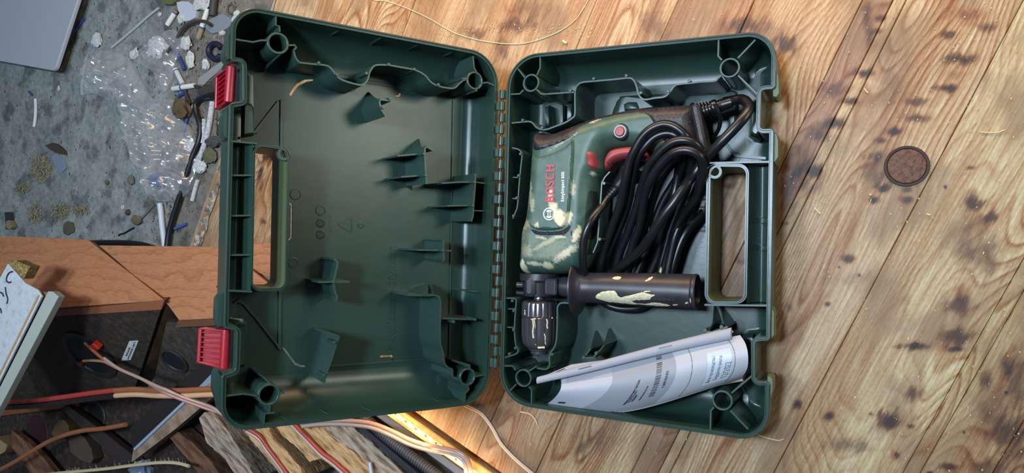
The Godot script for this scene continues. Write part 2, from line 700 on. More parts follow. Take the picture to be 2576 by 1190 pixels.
func build_worktop():
	var a := PX(2571, 10, YT)
	var b := PX(1956, 1174, YT)
	grain_s = Vector2(b.x - a.x, b.z - a.z).normalized()
	grain_w = Vector2(grain_s.y, -grain_s.x)
	tex_lo = Vector2(1e9, 1e9)
	var hi := Vector2(-1e9, -1e9)
	for c in [[660, -30], [2610, -30], [2610, 1220], [1260, 1220], [440, 632]]:
		var q := sw(c[0], c[1])
		tex_lo = tex_lo.min(q)
		hi = hi.max(q)
	tex_size = hi - tex_lo
	# seams between the planks, one pixel on each, from the far left to the near right
	var seams := []
	for c in [[640, 470], [812, 0], [1040, 12], [1462, 90], [1666, 90], [1884, 30], [2065, 214], [2098, 300], [2200, 160], [2258, 600], [2424, 920], [2452, 950], [2540, 1120]]:
		seams.append(sw(c[0], c[1]).y)
	seams.sort()
	var wood := StandardMaterial3D.new()
	wood.albedo_texture = ImageTexture.create_from_image(plank_picture(seams))
	wood.texture_repeat = true
	wood.roughness = 0.55
	var outline := PackedVector2Array()
	for c in [[756, -200], [2800, -200], [2800, 1400], [1558, 1400], [472, 632]]:
		outline.append(sw(c[0], c[1]))
	var top := thing("worktop", "worn pine plank worktop with dark stains, knots and sawdust under the open tool case", "worktop", Vector3(PX(1900, 600, 0).x, 0, 0))
	var cuts := [-9.0] + seams + [9.0]
	for i in cuts.size() - 1:
		var band := PackedVector2Array([Vector2(-9, cuts[i] + 0.00025), Vector2(9, cuts[i] + 0.00025), Vector2(9, cuts[i + 1] - 0.00025), Vector2(-9, cuts[i + 1] - 0.00025)])
		for piece in Geometry2D.intersect_polygons(band, outline):
			if not Geometry2D.is_polygon_clockwise(piece):
				piece.reverse()
			var up := rng.randf_range(-0.0009, -0.0001)
			plank(piece, YT + up, YT - 0.035, wood, top)
	# two thick bearers carry the planks
	var mb := MB.new()
	for c in [[[1000, 200], [2500, 200]], [[1560, 820], [2500, 820]]]:
		var p0 := PX(c[0][0], c[0][1], 0.043)
		var p1 := PX(c[1][0], c[1][1], 0.043)
		p0.y = 0.0425
		p1.y = 0.0425
		mb.bar(p0, p1, 0.09, 0.085, Vector3.UP, 0.003)
	part(mb, "bearer", mat(140, 110, 74, 0.8), top)
	# waney edge with grey bark along the left side
	var wb := MB.new()
	var up_l := []
	var out_l := []
	var low_l := []
	for i in 60:
		var t := i / 59.0
		var e := PX(lerpf(705, 452, t), lerpf(-60, 626, t), YT)
		var inn := PX(lerpf(716, 505, t) + rng.randf_range(-2.5, 2.5), lerpf(-60, 626, t), YT)
		inn.y = YT + 0.0012
		up_l.append(inn)
		var mid := e.lerp(inn, 0.45)
		mid.y = YT - 0.002 + rng.randf_range(-0.0015, 0.0022)
		out_l.append(mid)
		low_l.append(Vector3(e.x + rng.randf_range(-0.002, 0.002), YT - 0.02, e.z))
	var foot := []
	for p in low_l:
		foot.append(Vector3(p.x + 0.004, YT - 0.036, p.z))
	wb.loft([up_l, out_l, low_l, foot], false)
	part(wb, "bark_edge", mottled([rgb(92, 84, 76), rgb(150, 140, 126), rgb(196, 180, 150)], [0.25, 0.55, 0.85], 0.02, Vector3(16, 16, 16), 0.85, 0.8, 81), top)
	# round wooden plug let into a plank
	var o := PX(2281, 418, YT)
	var pg := MB.new()
	var prof := [Vector2(0, 0.0012), Vector2(0.003, 0.0016), Vector2(0.012, 0.0014), Vector2(0.0165, 0.001), Vector2(0.0175, -0.0006), Vector2(0.0176, -0.004)]
	pg.lathe(o, Vector3.UP, prof, 36)
	part(pg, "round_plug", mottled([rgb(60, 36, 26), rgb(92, 56, 38), rgb(106, 70, 48)], [0.2, 0.5, 0.9], 0.02, Vector3(30, 30, 30), 0.6, 0.4, 83), top).set_meta("label", "round dark brown wooden plug")
	var rg := MB.new()
	rg.lathe(o, Vector3.UP, [Vector2(0.0174, 0.0010), Vector2(0.0182, 0.0013), Vector2(0.0196, 0.0012), Vector2(0.0202, -0.001)], 36)
	part(rg, "plug_rim", mat(48, 34, 26, 0.7), top)


func plank(piece: PackedVector2Array, y: float, y0: float, m: Material, top: Node3D):
	var mb := MB.new()
	var n := piece.size()
	var at := func(q: Vector2, h: float) -> Vector3:
		var p := grain_s * q.x + grain_w * q.y
		return Vector3(p.x, h, p.y)
	var uvs := func(q: Vector2) -> Vector2:
		return (q - tex_lo) / tex_size
	var inner := Geometry2D.offset_polygon(piece, -0.0007)
	var cap: PackedVector2Array = inner[0] if inner.size() else piece
	if cap.size() != n:
		cap = piece
	# line the two loops up
	var shift := 0
	var best := 1e9
	for k in n:
		if cap[k].distance_to(piece[0]) < best:
			best = cap[k].distance_to(piece[0])
			shift = k
	var same := Geometry2D.is_polygon_clockwise(cap) == Geometry2D.is_polygon_clockwise(piece)
	var lined := PackedVector2Array()
	for k in n:
		lined.append(cap[(shift + k) % n] if same else cap[(shift - k + n) % n])
	var idx := Geometry2D.triangulate_polygon(lined)
	mb.mapped = true
	for t in range(0, idx.size(), 3):
		for k in 3:
			pass
		mb.tri((at as Callable).call(lined[idx[t]], y), (at as Callable).call(lined[idx[t + 1]], y), (at as Callable).call(lined[idx[t + 2]], y))
		for k in 3:
			mb.uv.append((uvs as Callable).call(lined[idx[t + k]]))
	for k in n:
		var k2 := (k + 1) % n
		mb.quv((at as Callable).call(piece[k], y - 0.0007), (at as Callable).call(lined[k], y), (at as Callable).call(lined[k2], y), (at as Callable).call(piece[k2], y - 0.0007),
			(uvs as Callable).call(piece[k]), (uvs as Callable).call(lined[k]), (uvs as Callable).call(lined[k2]), (uvs as Callable).call(piece[k2]))
		mb.quv((at as Callable).call(piece[k], y0), (at as Callable).call(piece[k], y - 0.0007), (at as Callable).call(piece[k2], y - 0.0007), (at as Callable).call(piece[k2], y0),
			(uvs as Callable).call(piece[k]), (uvs as Callable).call(piece[k]), (uvs as Callable).call(piece[k2]), (uvs as Callable).call(piece[k2]))
	part(mb, "plank", m, top, 20.0)


# the colour of the wood: growth rings, tone of each plank, knots, scorch marks and spilt stain
func plank_picture(seams: Array) -> Image:
	var mm := 0.0008
	var w := int(tex_size.x / mm)
	var h := int(tex_size.y / mm)
	var bytes := PackedByteArray()
	bytes.resize(w * h * 3)
	var n1 := FastNoiseLite.new()
	n1.seed = 3
	n1.frequency = 1.0
	n1.fractal_octaves = 3
	var n2 := FastNoiseLite.new()
	n2.seed = 9
	n2.frequency = 1.0
	n2.fractal_octaves = 2
	var n3 := FastNoiseLite.new()
	n3.seed = 17
	n3.frequency = 1.0
	n3.fractal_octaves = 4
	var tones := [[170, 147, 118], [173, 149, 118], [179, 154, 123], [172, 143, 109], [179, 152, 118], [168, 136, 103], [173, 147, 111], [144, 113, 88], [172, 149, 113], [170, 147, 113], [173, 154, 118], [162, 143, 103], [157, 135, 98], [136, 109, 80], [127, 101, 72]]
	for j in h:
		var ww := tex_lo.y + j * mm
		var id := 0
		while id < seams.size() and seams[id] < ww:
			id += 1
		var tone: Array = tones[id % tones.size()]
		var off := id * 3.7
		var freq := 95.0 + 30.0 * sin(id * 2.3)
		for i in w:
			var s := tex_lo.x + i * mm
			var warp: float = n2.get_noise_2d(s * 2.6 + off, ww * 11.0 + off)
			var q := ww * freq + warp * 7.0
			var ring := 0.5 + 0.5 * sin(q * TAU + 0.9 * sin(q * TAU))
			ring = ring * ring
			var fine := n1.get_noise_2d(s * 9.0 + off, ww * 420.0)
			var dirt := n3.get_noise_2d(s * 7.0, ww * 12.0)
			var streak := clampf(0.5 + 1.3 * n2.get_noise_2d(s * 1.3 - off, ww * 6.0), 0.0, 1.0)
			var k := 0.44 * ring * (0.2 + 0.8 * streak) + 0.26 * fine + 0.10 * n1.get_noise_2d(s * 160.0, ww * 260.0 + off) + 0.16 * clampf(n2.get_noise_2d(s * 0.9 + 9.0 + off, ww * 22.0) * 2.0, -0.4, 1.0) + 0.06
			var dk := clampf((dirt + 0.02) * 1.5, 0.0, 0.62)
			var r: float = tone[0] * (1.0 - k * 0.55)
			var g: float = tone[1] * (1.0 - k * 0.95)
			var b: float = tone[2] * (1.0 - k * 1.35)
			var o := (j * w + i) * 3
			bytes[o] = int(clampf(lerpf(r, 118.0, dk), 0, 255))
			bytes[o + 1] = int(clampf(lerpf(g, 92.0, dk), 0, 255))
			bytes[o + 2] = int(clampf(lerpf(b, 64.0, dk), 0, 255))
	# marks: pixel u, v of the middle, half length along and across the picture, strength, tone (0 brown, 1 black, 2 orange)
	var marks := [
		[1880, 62, 62, 24, 0.65, 0], [1850, 110, 40, 26, 0.55, 0], [1975, 108, 42, 24, 0.75, 0], [2168, 183, 27, 13, 0.85, 1], [2135, 253, 30, 11, 0.75, 1], [2090, 222, 46, 22, 0.5, 0], [2100, 309, 34, 14, 0.75, 1],
		[2062, 340, 34, 18, 0.6, 0], [2032, 428, 40, 22, 0.85, 1], [2215, 44, 22, 10, 0.65, 0], [2206, 76, 18, 9, 0.45, 0], [2432, 36, 40, 20, 0.55, 2], [2482, 66, 28, 14, 0.75, 0], [2386, 84, 22, 10, 0.7, 0],
		[2416, 146, 38, 18, 0.85, 1], [2376, 220, 30, 12, 0.9, 1], [2400, 185, 40, 16, 0.35, 2], [2300, 254, 38, 10, 0.6, 0], [2306, 295, 36, 10, 0.7, 0], [2250, 330, 24, 11, 0.85, 1], [2216, 352, 20, 9, 0.75, 0],
		[2205, 392, 32, 15, 0.65, 0], [2218, 470, 20, 12, 0.95, 1], [2196, 501, 13, 11, 0.95, 1], [2280, 500, 18, 10, 0.75, 0], [2246, 440, 22, 18, 0.5, 0], [2282, 476, 16, 8, 0.6, 0], [2200, 440, 50, 40, 0.35, 0], [2453, 512, 30, 22, 0.85, 0], [2488, 546, 22, 15, 0.7, 0], [2460, 555, 30, 30, 0.35, 2],
		[2130, 650, 16, 12, 0.85, 0], [2302, 868, 40, 11, 0.98, 1], [2400, 846, 46, 24, 0.75, 0], [2402, 876, 26, 9, 0.85, 1], [2295, 985, 22, 18, 0.6, 0], [2236, 1056, 30, 30, 0.92, 0], [2290, 1070, 10, 7, 0.7, 0], [2190, 1040, 8, 6, 0.7, 0],
		[2007, 1014, 12, 13, 1.0, 1], [2083, 1044, 12, 15, 1.0, 1], [2254, 1141, 11, 12, 1.0, 1], [2336, 1188, 10, 6, 1.0, 1], [2412, 766, 36, 26, 0.6, 0], [2420, 730, 20, 36, 0.4, 2], [2482, 958, 16, 24, 0.6, 0], [2530, 918, 18, 34, 0.6, 0], [2388, 1172, 26, 9, 0.7, 0],
		[1984, 770, 9, 14, 0.6, 0], [1978, 560, 10, 6, 0.6, 0], [2162, 690, 6, 5, 0.6, 1], [2080, 762, 6, 5, 0.6, 1], [2376, 468, 4, 5, 0.9, 1], [2110, 670, 4, 4, 0.9, 1], [2424, 1085, 4, 4, 0.9, 1], [2530, 985, 4, 4, 0.9, 1],
		[1300, 62, 46, 20, 0.5, 0], [1190, 82, 26, 16, 0.45, 0], [1290, 26, 34, 12, 0.3, 2], [1330, 20, 60, 40, 0.3, 0], [1640, 60, 40, 60, 0.35, 0], [1262, 120, 20, 40, 0.4, 0], [1250, 1040, 30, 30, 0.25, 0], [1700, 1130, 60, 30, 0.2, 2], [1500, 1100, 60, 40, 0.25, 0], [1460, 1130, 20, 30, 0.4, 0], [2150, 700, 80, 20, 0.15, 0],
		[2440, 420, 14, 6, 0.6, 0], [2480, 640, 60, 60, 0.25, 1], [2420, 620, 60, 40, 0.2, 1], [2540, 1100, 50, 70, 0.55, 0], [2560, 960, 30, 80, 0.4, 0], [2500, 1050, 40, 60, 0.3, 0], [2480, 1180, 60, 30, 0.45, 0], [2140, 1120, 70, 20, 0.3, 1], [2000, 420, 60, 60, 0.25, 1], [1985, 480, 20, 60, 0.5, 0], [2040, 470, 40, 30, 0.3, 0],
		[683, 392, 30, 14, 0.9, 0], [655, 440, 10, 40, 0.6, 1], [690, 450, 12, 12, 0.6, 2], [690, 570, 9, 8, 0.6, 0], [662, 555, 8, 8, 0.55, 0], [1862, 430, 30, 30, 0.4, 0], [1830, 440, 14, 50, 0.4, 0], [1850, 520, 8, 60, 0.35, 2], [2240, 180, 50, 120, 0.18, 0], [2180, 60, 14, 60, 0.5, 0]]
	for q in marks:
		var c := sw(q[0], q[1])
		var rad := maxf(q[2], q[3]) * 0.00062 + 0.006
		var tone2: Array = [[0.46, 0.30, 0.19], [0.42, 0.28, 0.18], [0.84, 0.60, 0.36]][q[5]]
		# the ellipse lies along the picture's axes as seen, so measure it there
		var ex := (sw(q[0] + 10.0, q[1]) - c) / 10.0
		var ey := (sw(q[0], q[1] + 10.0) - c) / 10.0
		var det := ex.x * ey.y - ex.y * ey.x
		for j in range(maxi(0, int((c.y - rad * 1.5 - tex_lo.y) / mm)), mini(h, int((c.y + rad * 1.5 - tex_lo.y) / mm))):
			for i in range(maxi(0, int((c.x - rad * 1.5 - tex_lo.x) / mm)), mini(w, int((c.x + rad * 1.5 - tex_lo.x) / mm))):
				var d := Vector2(tex_lo.x + i * mm, tex_lo.y + j * mm) - c
				var px: float = (d.x * ey.y - d.y * ey.x) / det / q[2]
				var py: float = (d.y * ex.x - d.x * ex.y) / det / q[3]
				var rr := sqrt(px * px + py * py) + 0.75 * n3.get_noise_2d((tex_lo.x + i * mm) * 34.0, (tex_lo.y + j * mm) * 90.0) + 0.35 * n1.get_noise_2d((tex_lo.x + i * mm) * 60.0, (tex_lo.y + j * mm) * 700.0)
				var k: float = smoothstep(0.0, 1.0, (1.2 - rr) * 1.5) * q[4]
				k = k * (0.75 + 0.25 * smoothstep(0.0, 1.0, (0.62 - rr) * 3.0))
				var core: float = smoothstep(0.0, 1.0, (0.60 - rr) * 2.6) * q[4] * (0.5 if q[5] == 1 else 0.3)
				var halo: float = clampf((1.75 - rr) * 0.5, 0.0, 0.35) * q[4]
				if k > 0.0 or halo > 0.0:
					var o := (j * w + i) * 3
					for ch in 3:
						bytes[o + ch] = int(bytes[o + ch] * lerpf(1.0, tone2[ch], k) * lerpf(1.0, [0.82, 0.66, 0.50][ch], halo) * (1.0 - core))
	return Image.create_from_data(w, h, false, Image.FORMAT_RGB8, bytes)


# ------------------------------------------------------------------ the tool case
class Half:
	var o: Vector3
	var ex: Vector3      # along the hinge, towards the bottom of the picture
	var ey: Vector3      # away from the hinge, in the plane of the rim
	var n: Vector3       # into the depth
	var host
	var depth := 0.06
	var lo := Vector2.ZERO
	var hi := Vector2.ZERO
	var fillet := 0.03
	var fillet_hinge := 0.012
	var wall_t := 0.003

	func uv(u: float, v: float, d: float) -> Vector2:
		var c := Vector3(0, host.YC, 0)
		var r: Vector3 = host.cam_f + host.cam_r * ((u - 1288.0) / host.FOC) + host.cam_d * ((v - 595.0) / host.FOC)
		var t: float = (o + n * d - c).dot(n) / r.dot(n)
		var p := c + r * t - o
		return Vector2(p.dot(ex), p.dot(ey))

	func w(q: Vector2, d: float) -> Vector3:
		return o + ex * q.x + ey * q.y + n * d

	func px(u: float, v: float, d: float) -> Vector3:
		return w(uv(u, v, d), d)

	func list(pts: Array, d: float) -> Array:
		var out := []
		for p in pts:
			out.append(uv(p[0], p[1], d))
		return out

	# how deep the inside goes at a place, with the rounded foot of the walls
	func floor_at(q: Vector2) -> float:
		var d := depth - wall_t
		var x := minf(q.x - lo.x, hi.x - q.x) - 0.004
		if x < fillet:
			var k := fillet - maxf(x, 0.0)
			d -= fillet - sqrt(maxf(0.0, fillet * fillet - k * k))
		var y := q.y - lo.y - 0.004
		if y < fillet_hinge:
			var k2 := fillet_hinge - maxf(y, 0.0)
			d -= fillet_hinge - sqrt(maxf(0.0, fillet_hinge * fillet_hinge - k2 * k2))
		return maxf(d, 0.012)


func loop_normals(p: Array) -> Array:
	var out := []
	var n := p.size()
	var area := 0.0
	for i in n:
		area += p[i].cross(p[(i + 1) % n])
	for i in n:
		var a: Vector2 = (p[i] - p[(i - 1 + n) % n]).normalized()
		var b: Vector2 = (p[(i + 1) % n] - p[i]).normalized()
		var m := (a + b).normalized()
		var q := Vector2(-m.y, m.x) * (1.0 if area > 0 else -1.0)
		var k := 1.0 / maxf(0.6, sqrt((1.0 + a.dot(b)) / 2.0))
		out.append(q * k)
	return out


func lifted(h: Half, p, d: float) -> Array:
	var out := []
	for q in p:
		out.append(h.w(q, d))
	return out


func case_half(h: Half, rim_px: Array, hole_px: Array, frame_px: Array, slots_px: Array, called: String, root: Node3D) -> MeshInstance3D:
	var rp := []
	var rr := []
	for p in rim_px:
		rp.append(h.uv(p[0], p[1], 0.0))
		rr.append(p[2])
	var rim := rounded(rp, rr, 14)
	h.lo = rim[0]
	h.hi = rim[0]
	for q in rim:
		h.lo = h.lo.min(q)
		h.hi = h.hi.max(q)
	var nor := loop_normals(rim)
	var n := rim.size()
	var rad := []
	for i in n:
		var u: Vector2 = nor[i].normalized()
		var at_end := minf(rim[i].x - h.lo.x, h.hi.x - rim[i].x) < 0.05
		var side: float = h.fillet_hinge if u.y > 0 else lerpf(0.005, 0.017, smoothstep(0.85, 1.0, -u.y))
		rad.append(lerpf(side, h.fillet, u.x * u.x) if at_end else side)
	var ring := func(off_fn: Callable, d_fn: Callable) -> Array:
		var out := []
		for i in n:
			out.append(h.w(rim[i] + nor[i] * off_fn.call(i), d_fn.call(i)))
		return out
	var mb := MB.new()
	var din := h.depth - h.wall_t
	var loops := []
	# outer wall from the bottom upwards, rim with a step, inner wall downwards
	var outer_floor := []
	for i in n:
		outer_floor.append(rim[i] + nor[i] * (rad[i] + 0.002))
	for k in range(6, -1, -1):
		var a := PI / 2 * k / 6.0
		loops.append((ring as Callable).call(func(i): return (rad[i] + 0.002) * (1.0 - cos(a)), func(i): return h.depth - (rad[i] + 0.002) * (1.0 - sin(a))))
	for st in [[0.0, 0.012], [-0.0008, 0.011], [-0.0008, 0.0005], [-0.0003, 0.0], [0.0008, 0.0], [0.0011, 0.0016], [0.0024, 0.0016], [0.0027, 0.0008], [0.0034, 0.0008], [0.0036, 0.004]]:
		loops.append((ring as Callable).call(func(_i): return st[0], func(_i): return st[1]))
	for k in 9:
		var a := PI / 2 * k / 8.0
		loops.append((ring as Callable).call(func(i): return 0.0042 + rad[i] * (1.0 - cos(a)), func(i): return din - rad[i] * (1.0 - sin(a))))
	mb.loft(loops)
	var inner_floor := []
	for i in n:
		inner_floor.append(rim[i] + nor[i] * (0.0042 + rad[i]))
	# handle opening with its double frame
	var fr := func(px: Array) -> Array:
		var a := []
		var b := []
		for p in px:
			a.append(h.uv(p[0], p[1], 0.0))
			b.append(p[2])
		return rounded(a, b, 8)
	var hole: Array = (fr as Callable).call(hole_px)
	var frame: Array = (fr as Callable).call(frame_px)
	var m := hole.size()
	var fl := []
	fl.append(lifted(h, frame, din))
	fl.append(lifted(h, frame, 0.001))
	var mid1 := []
	var mid2 := []
	for i in m:
		mid1.append(frame[i].lerp(hole[i], 0.4))
		mid2.append(frame[i].lerp(hole[i], 0.6))
	fl.append(lifted(h, mid1, 0.001))
	fl.append(lifted(h, mid1, 0.0022))
	fl.append(lifted(h, mid2, 0.0022))
	fl.append(lifted(h, mid2, 0.0))
	fl.append(lifted(h, hole, 0.0))
	fl.append(lifted(h, hole, h.depth))
	mb.loft(fl)
	var lining := MB.new()
	var li := []
	for i in m:
		li.append(hole[i] + (hole[(i + m / 2) % m] - hole[i]).normalized() * 0.0004)
	lining.loft([lifted(h, li, 0.0012), lifted(h, li, h.depth + 0.0004)])
	# bottoms, cut into strips so that openings split on a strip's edge
	var holes := [PackedVector2Array(frame)]
	var holes_out := [PackedVector2Array(hole)]
	var marks := [h.hi.y - 0.045]
	for s in slots_px:
		var g := PackedVector2Array(h.list(s, din))
		holes.append(g)
		holes_out.append(g)
		var mean := 0.0
		for q in g:
			mean += q.y / g.size()
		marks.append(mean)
	for q in [0, 1]:
		var e := 0.0
		for p in (frame if q == 0 else hole):
			e += p.y / m
		marks.append(e)
	marks.sort()
	for side in 2:
		var outline := PackedVector2Array(inner_floor if side == 0 else outer_floor)
		var cut: Array = holes if side == 0 else holes_out
		var prev := -9.0
		for mk in marks + [9.0]:
			if mk - prev < 0.0005:
				continue
			var strip := PackedVector2Array([Vector2(-9, prev), Vector2(9, prev), Vector2(9, mk), Vector2(-9, mk)])
			prev = mk
			var pieces := []
			pieces.append_array(Geometry2D.intersect_polygons(outline, strip))
			for c in cut:
				var next := []
				for p in pieces:
					next.append_array(Geometry2D.clip_polygons(p, c))
				pieces = next
			for p in pieces:
				if p.size() < 3:
					continue
				var idx := Geometry2D.triangulate_polygon(p)
				for t in range(0, idx.size(), 3):
					mb.tri(h.w(p[idx[t]], din if side == 0 else h.depth), h.w(p[idx[t + 1]], din if side == 0 else h.depth), h.w(p[idx[t + 2]], din if side == 0 else h.depth))
	for s in slots_px:
		var g := h.list(s, din)
		mb.loft([lifted(h, g, din), lifted(h, g, h.depth)])
	var shell := part(mb, called, M.plastic, root, 32.0)
	part(lining, "opening_lining", M.plastic_out, shell, 60.0)
	return shell


func rib(h: Half, parent: Node3D, pts: Array, t := 0.0016, top := 0.002, foot = null, curve := false, called := "rib"):
	var p := h.list(pts, top)
	if curve:
		p = smooth_path(p, 5)
	var a := []
	var b := []
	var n := p.size()
	for i in n:
		a.append(h.w(p[i], top))
		var d: float = h.floor_at(p[i]) + 0.001 if foot == null else foot
		b.append(h.w(p[i], maxf(d, top + 0.002)))
	var mb := MB.new()
	mb.wall(a, b, t)
	return part(mb, called, M.rib, parent, 30.0)


# a rib with its own top depths: entries [u, v, depth]
func fin(h: Half, parent: Node3D, pts: Array, t := 0.0014):
	var a := []
	var b := []
	for p in pts:
		var q := h.uv(p[0], p[1], p[2])
		a.append(h.w(q, p[2]))
		b.append(h.w(q, maxf(h.floor_at(q) + 0.0008, p[2] + 0.001)))
	var mb := MB.new()
	mb.wall(a, b, t)
	return part(mb, "fin", M.rib, parent, 30.0)


func pins(h: Half, parent: Node3D, pts: Array, r := 0.0017, top := 0.0015):
	for p in pts:
		var q := h.uv(p[0], p[1], top)
		var mb := MB.new()
		mb.lathe(h.w(q, 0), h.n, [Vector2(0, top), Vector2(r * 0.85, top), Vector2(r, top + 0.0003), Vector2(r, top + 0.022)], 14)
		part(mb, "ejector_pin", M.rib, parent)


func post(h: Half, parent: Node3D, u: float, v: float, ro: float, ri: float, top := 0.003):
	var q := h.uv(u, v, top)
	var d: float = h.floor_at(q) + 0.002
	var k: float = h.uv(u + 10.0, v, top).distance_to(q) / 10.0
	var mb := MB.new()
	mb.lathe(h.w(q, 0), h.n, [Vector2(ro * k * 1.06, d), Vector2(ro * k, top + 0.0004), Vector2(ro * k - 0.0004, top), Vector2(ri * k + 0.0004, top), Vector2(ri * k, top + 0.0004), Vector2(ri * k * 0.97, d - 0.004), Vector2(0, d - 0.004)], 32)
	part(mb, "screw_post", M.rib, parent)


func trough(h: Half, parent: Node3D, e0: Array, e1: Array, deep: float, called: String):
	# e0, e1: two pixel pairs, the long edges of the hollow grip
	var a0 := h.uv(e0[0][0], e0[0][1], 0.002)
	var a1 := h.uv(e0[1][0], e0[1][1], 0.002)
	var b0 := h.uv(e1[0][0], e1[0][1], 0.002)
	var b1 := h.uv(e1[1][0], e1[1][1], 0.002)
	var mb := MB.new()
	var rows := []
	for k in 19:
		var t := k / 18.0
		var d := 0.002 + deep * pow(sin(PI * t), 0.85)
		rows.append([h.w(a0.lerp(b0, t), d), h.w(a0.lerp(b0, t).lerp(a1.lerp(b1, t), 0.5), d + 0.0004), h.w(a1.lerp(b1, t), d)])
	mb.loft(rows, false)
	part(mb, called, M.plastic, parent)


func flat_text(h: Half, parent: Node3D, text: String, bold: bool, from: Array, to: Array, size_px: float, d: float, thick: float, m: Material, called := "lettering"):
	var a := h.uv(from[0], from[1], d)
	var b := h.uv(to[0], to[1], d)
	var x := (b - a).normalized()
	var y := Vector2(x.y, -x.x)
	if y.y > 0.0:
		y = -y
	# letters read from "from" to "to" and stand with their heads towards the picture's left
	var left := h.uv(from[0] - 10, from[1], d) - a
	if y.dot(left) < 0:
		y = -y
	var size := size_px * h.uv(from[0] + 10, from[1], d).distance_to(a) / 10.0
	var mb := MB.new()
	var span := 0.0
	var mid := (a + b) / 2.0
	# measure, then fit the width
	var probe := MB.new()
	lettering(probe, text, bold, func(p: Vector2, l: float): return Vector3(p.x, p.y, l), 0.1)
	var lo := 1e9
	var hi := -1e9
	var ylo := 1e9
	var yhi := -1e9
	for p in probe.v:
		lo = minf(lo, p.x)
		hi = maxf(hi, p.x)
		ylo = minf(ylo, p.y)
		yhi = maxf(yhi, p.y)
	var sx := a.distance_to(b) / (hi - lo)
	for i in probe.v.size():
		var p := probe.v[i]
		var q := a + x * (p.x - lo) * sx + y * (p.y - (ylo + yhi) / 2.0) * size / (yhi - ylo)
		mb.v.append(h.w(q, d - (thick if p.z > 0 else -0.0002)))
	return part(mb, called, m, parent, 0.0)


func build_case():
	var root := thing("tool_case", "dark green plastic tool case lying open on the planks with red latches", "tool case", Vector3(PX(1258, 590, YR).x, YT, PX(1258, 590, YR).z))
	var body := Half.new()
	body.host = self
	body.o = PX(1276, 226, YR)
	body.ex = (PX(1258, 935, YR) - body.o).normalized()
	body.ey = Vector3.UP.cross(body.ex).normalized()
	if body.ey.x < 0:
		body.ey = -body.ey
	body.n = Vector3.DOWN
	body.depth = BODY_D
	body.fillet = 0.026
	body.fillet_hinge = 0.012
	body_half(body, root)
	var lid := Half.new()
	lid.host = self
	lid.o = PX(1252, 227, YR)
	lid.ex = (PX(1232, 931, YR) - lid.o).normalized()
	var left := Vector3.UP.cross(lid.ex).normalized()
	if left.x > 0:
		left = -left
	var a := deg_to_rad(LID_ANGLE)
	lid.ey = left * cos(a) + Vector3.UP * sin(a)
	lid.n = left * sin(a) - Vector3.UP * cos(a)
	lid.depth = LID_D
	lid.fillet = 0.034
	lid.fillet_hinge = 0.013
	lid_half(lid, root)
	# feet under the lower half
	var fb := MB.new()
	for p in [[1330, 190], [1830, 170], [1820, 1000], [1320, 960]]:
		var q := body.px(p[0], p[1], BODY_D)
		fb.lathe(Vector3(q.x, YT, q.z), Vector3.UP, [Vector2(0.008, 0.0), Vector2(0.009, 0.0022), Vector2(0, 0.0024)], 16)
	part(fb, "foot", M.black, root)
	hinge(body, lid, root)
	latch(lid, root, [582, 168], [576, 258], 26, 0.016, [[549, 194], [547, 276]], 0.044)
	latch(lid, root, [568, 829], [563, 927], 24, 0.012, [[505, 825], [500, 911]], 0.020)


func hinge(body: Half, lid: Half, root: Node3D):
	var a := PX(1264, 226, YR)
	var b := PX(1246, 930, YR)
	var ax := (b - a).normalized()
	var len := a.distance_to(b)
	var pin := MB.new()
	pin.tube([a, b], 0.0014, 10)
	part(pin, "hinge_pin", mat(20, 30, 28, 0.4), root)
	var n := 24
	for k in n:
		var mb := MB.new()
		var t0 := len * (k + 0.04) / n
		var t1 := len * (k + 0.78) / n
		mb.lathe(a, ax, [Vector2(0, t0), Vector2(0.0030, t0), Vector2(0.0033, t0 + 0.0004), Vector2(0.0033, t1 - 0.0004), Vector2(0.0030, t1), Vector2(0, t1)], 14)
		# tab to the half that carries this knuckle
		var h := body if k % 2 == 0 else lid
		var mid := a + ax * ((t0 + t1) / 2.0)
		var to := mid + h.ey * 0.005 + h.n * 0.003
		mb.rbox(Transform3D(Basis(ax, (to - mid).normalized().cross(ax).normalized(), (to - mid).normalized()), (mid + to) / 2.0 + h.n * 0.001), Vector3(t1 - t0 - 0.0006, 0.0034, 0.006), 0.0005)
		part(mb, "hinge_knuckle", M.rib, root)


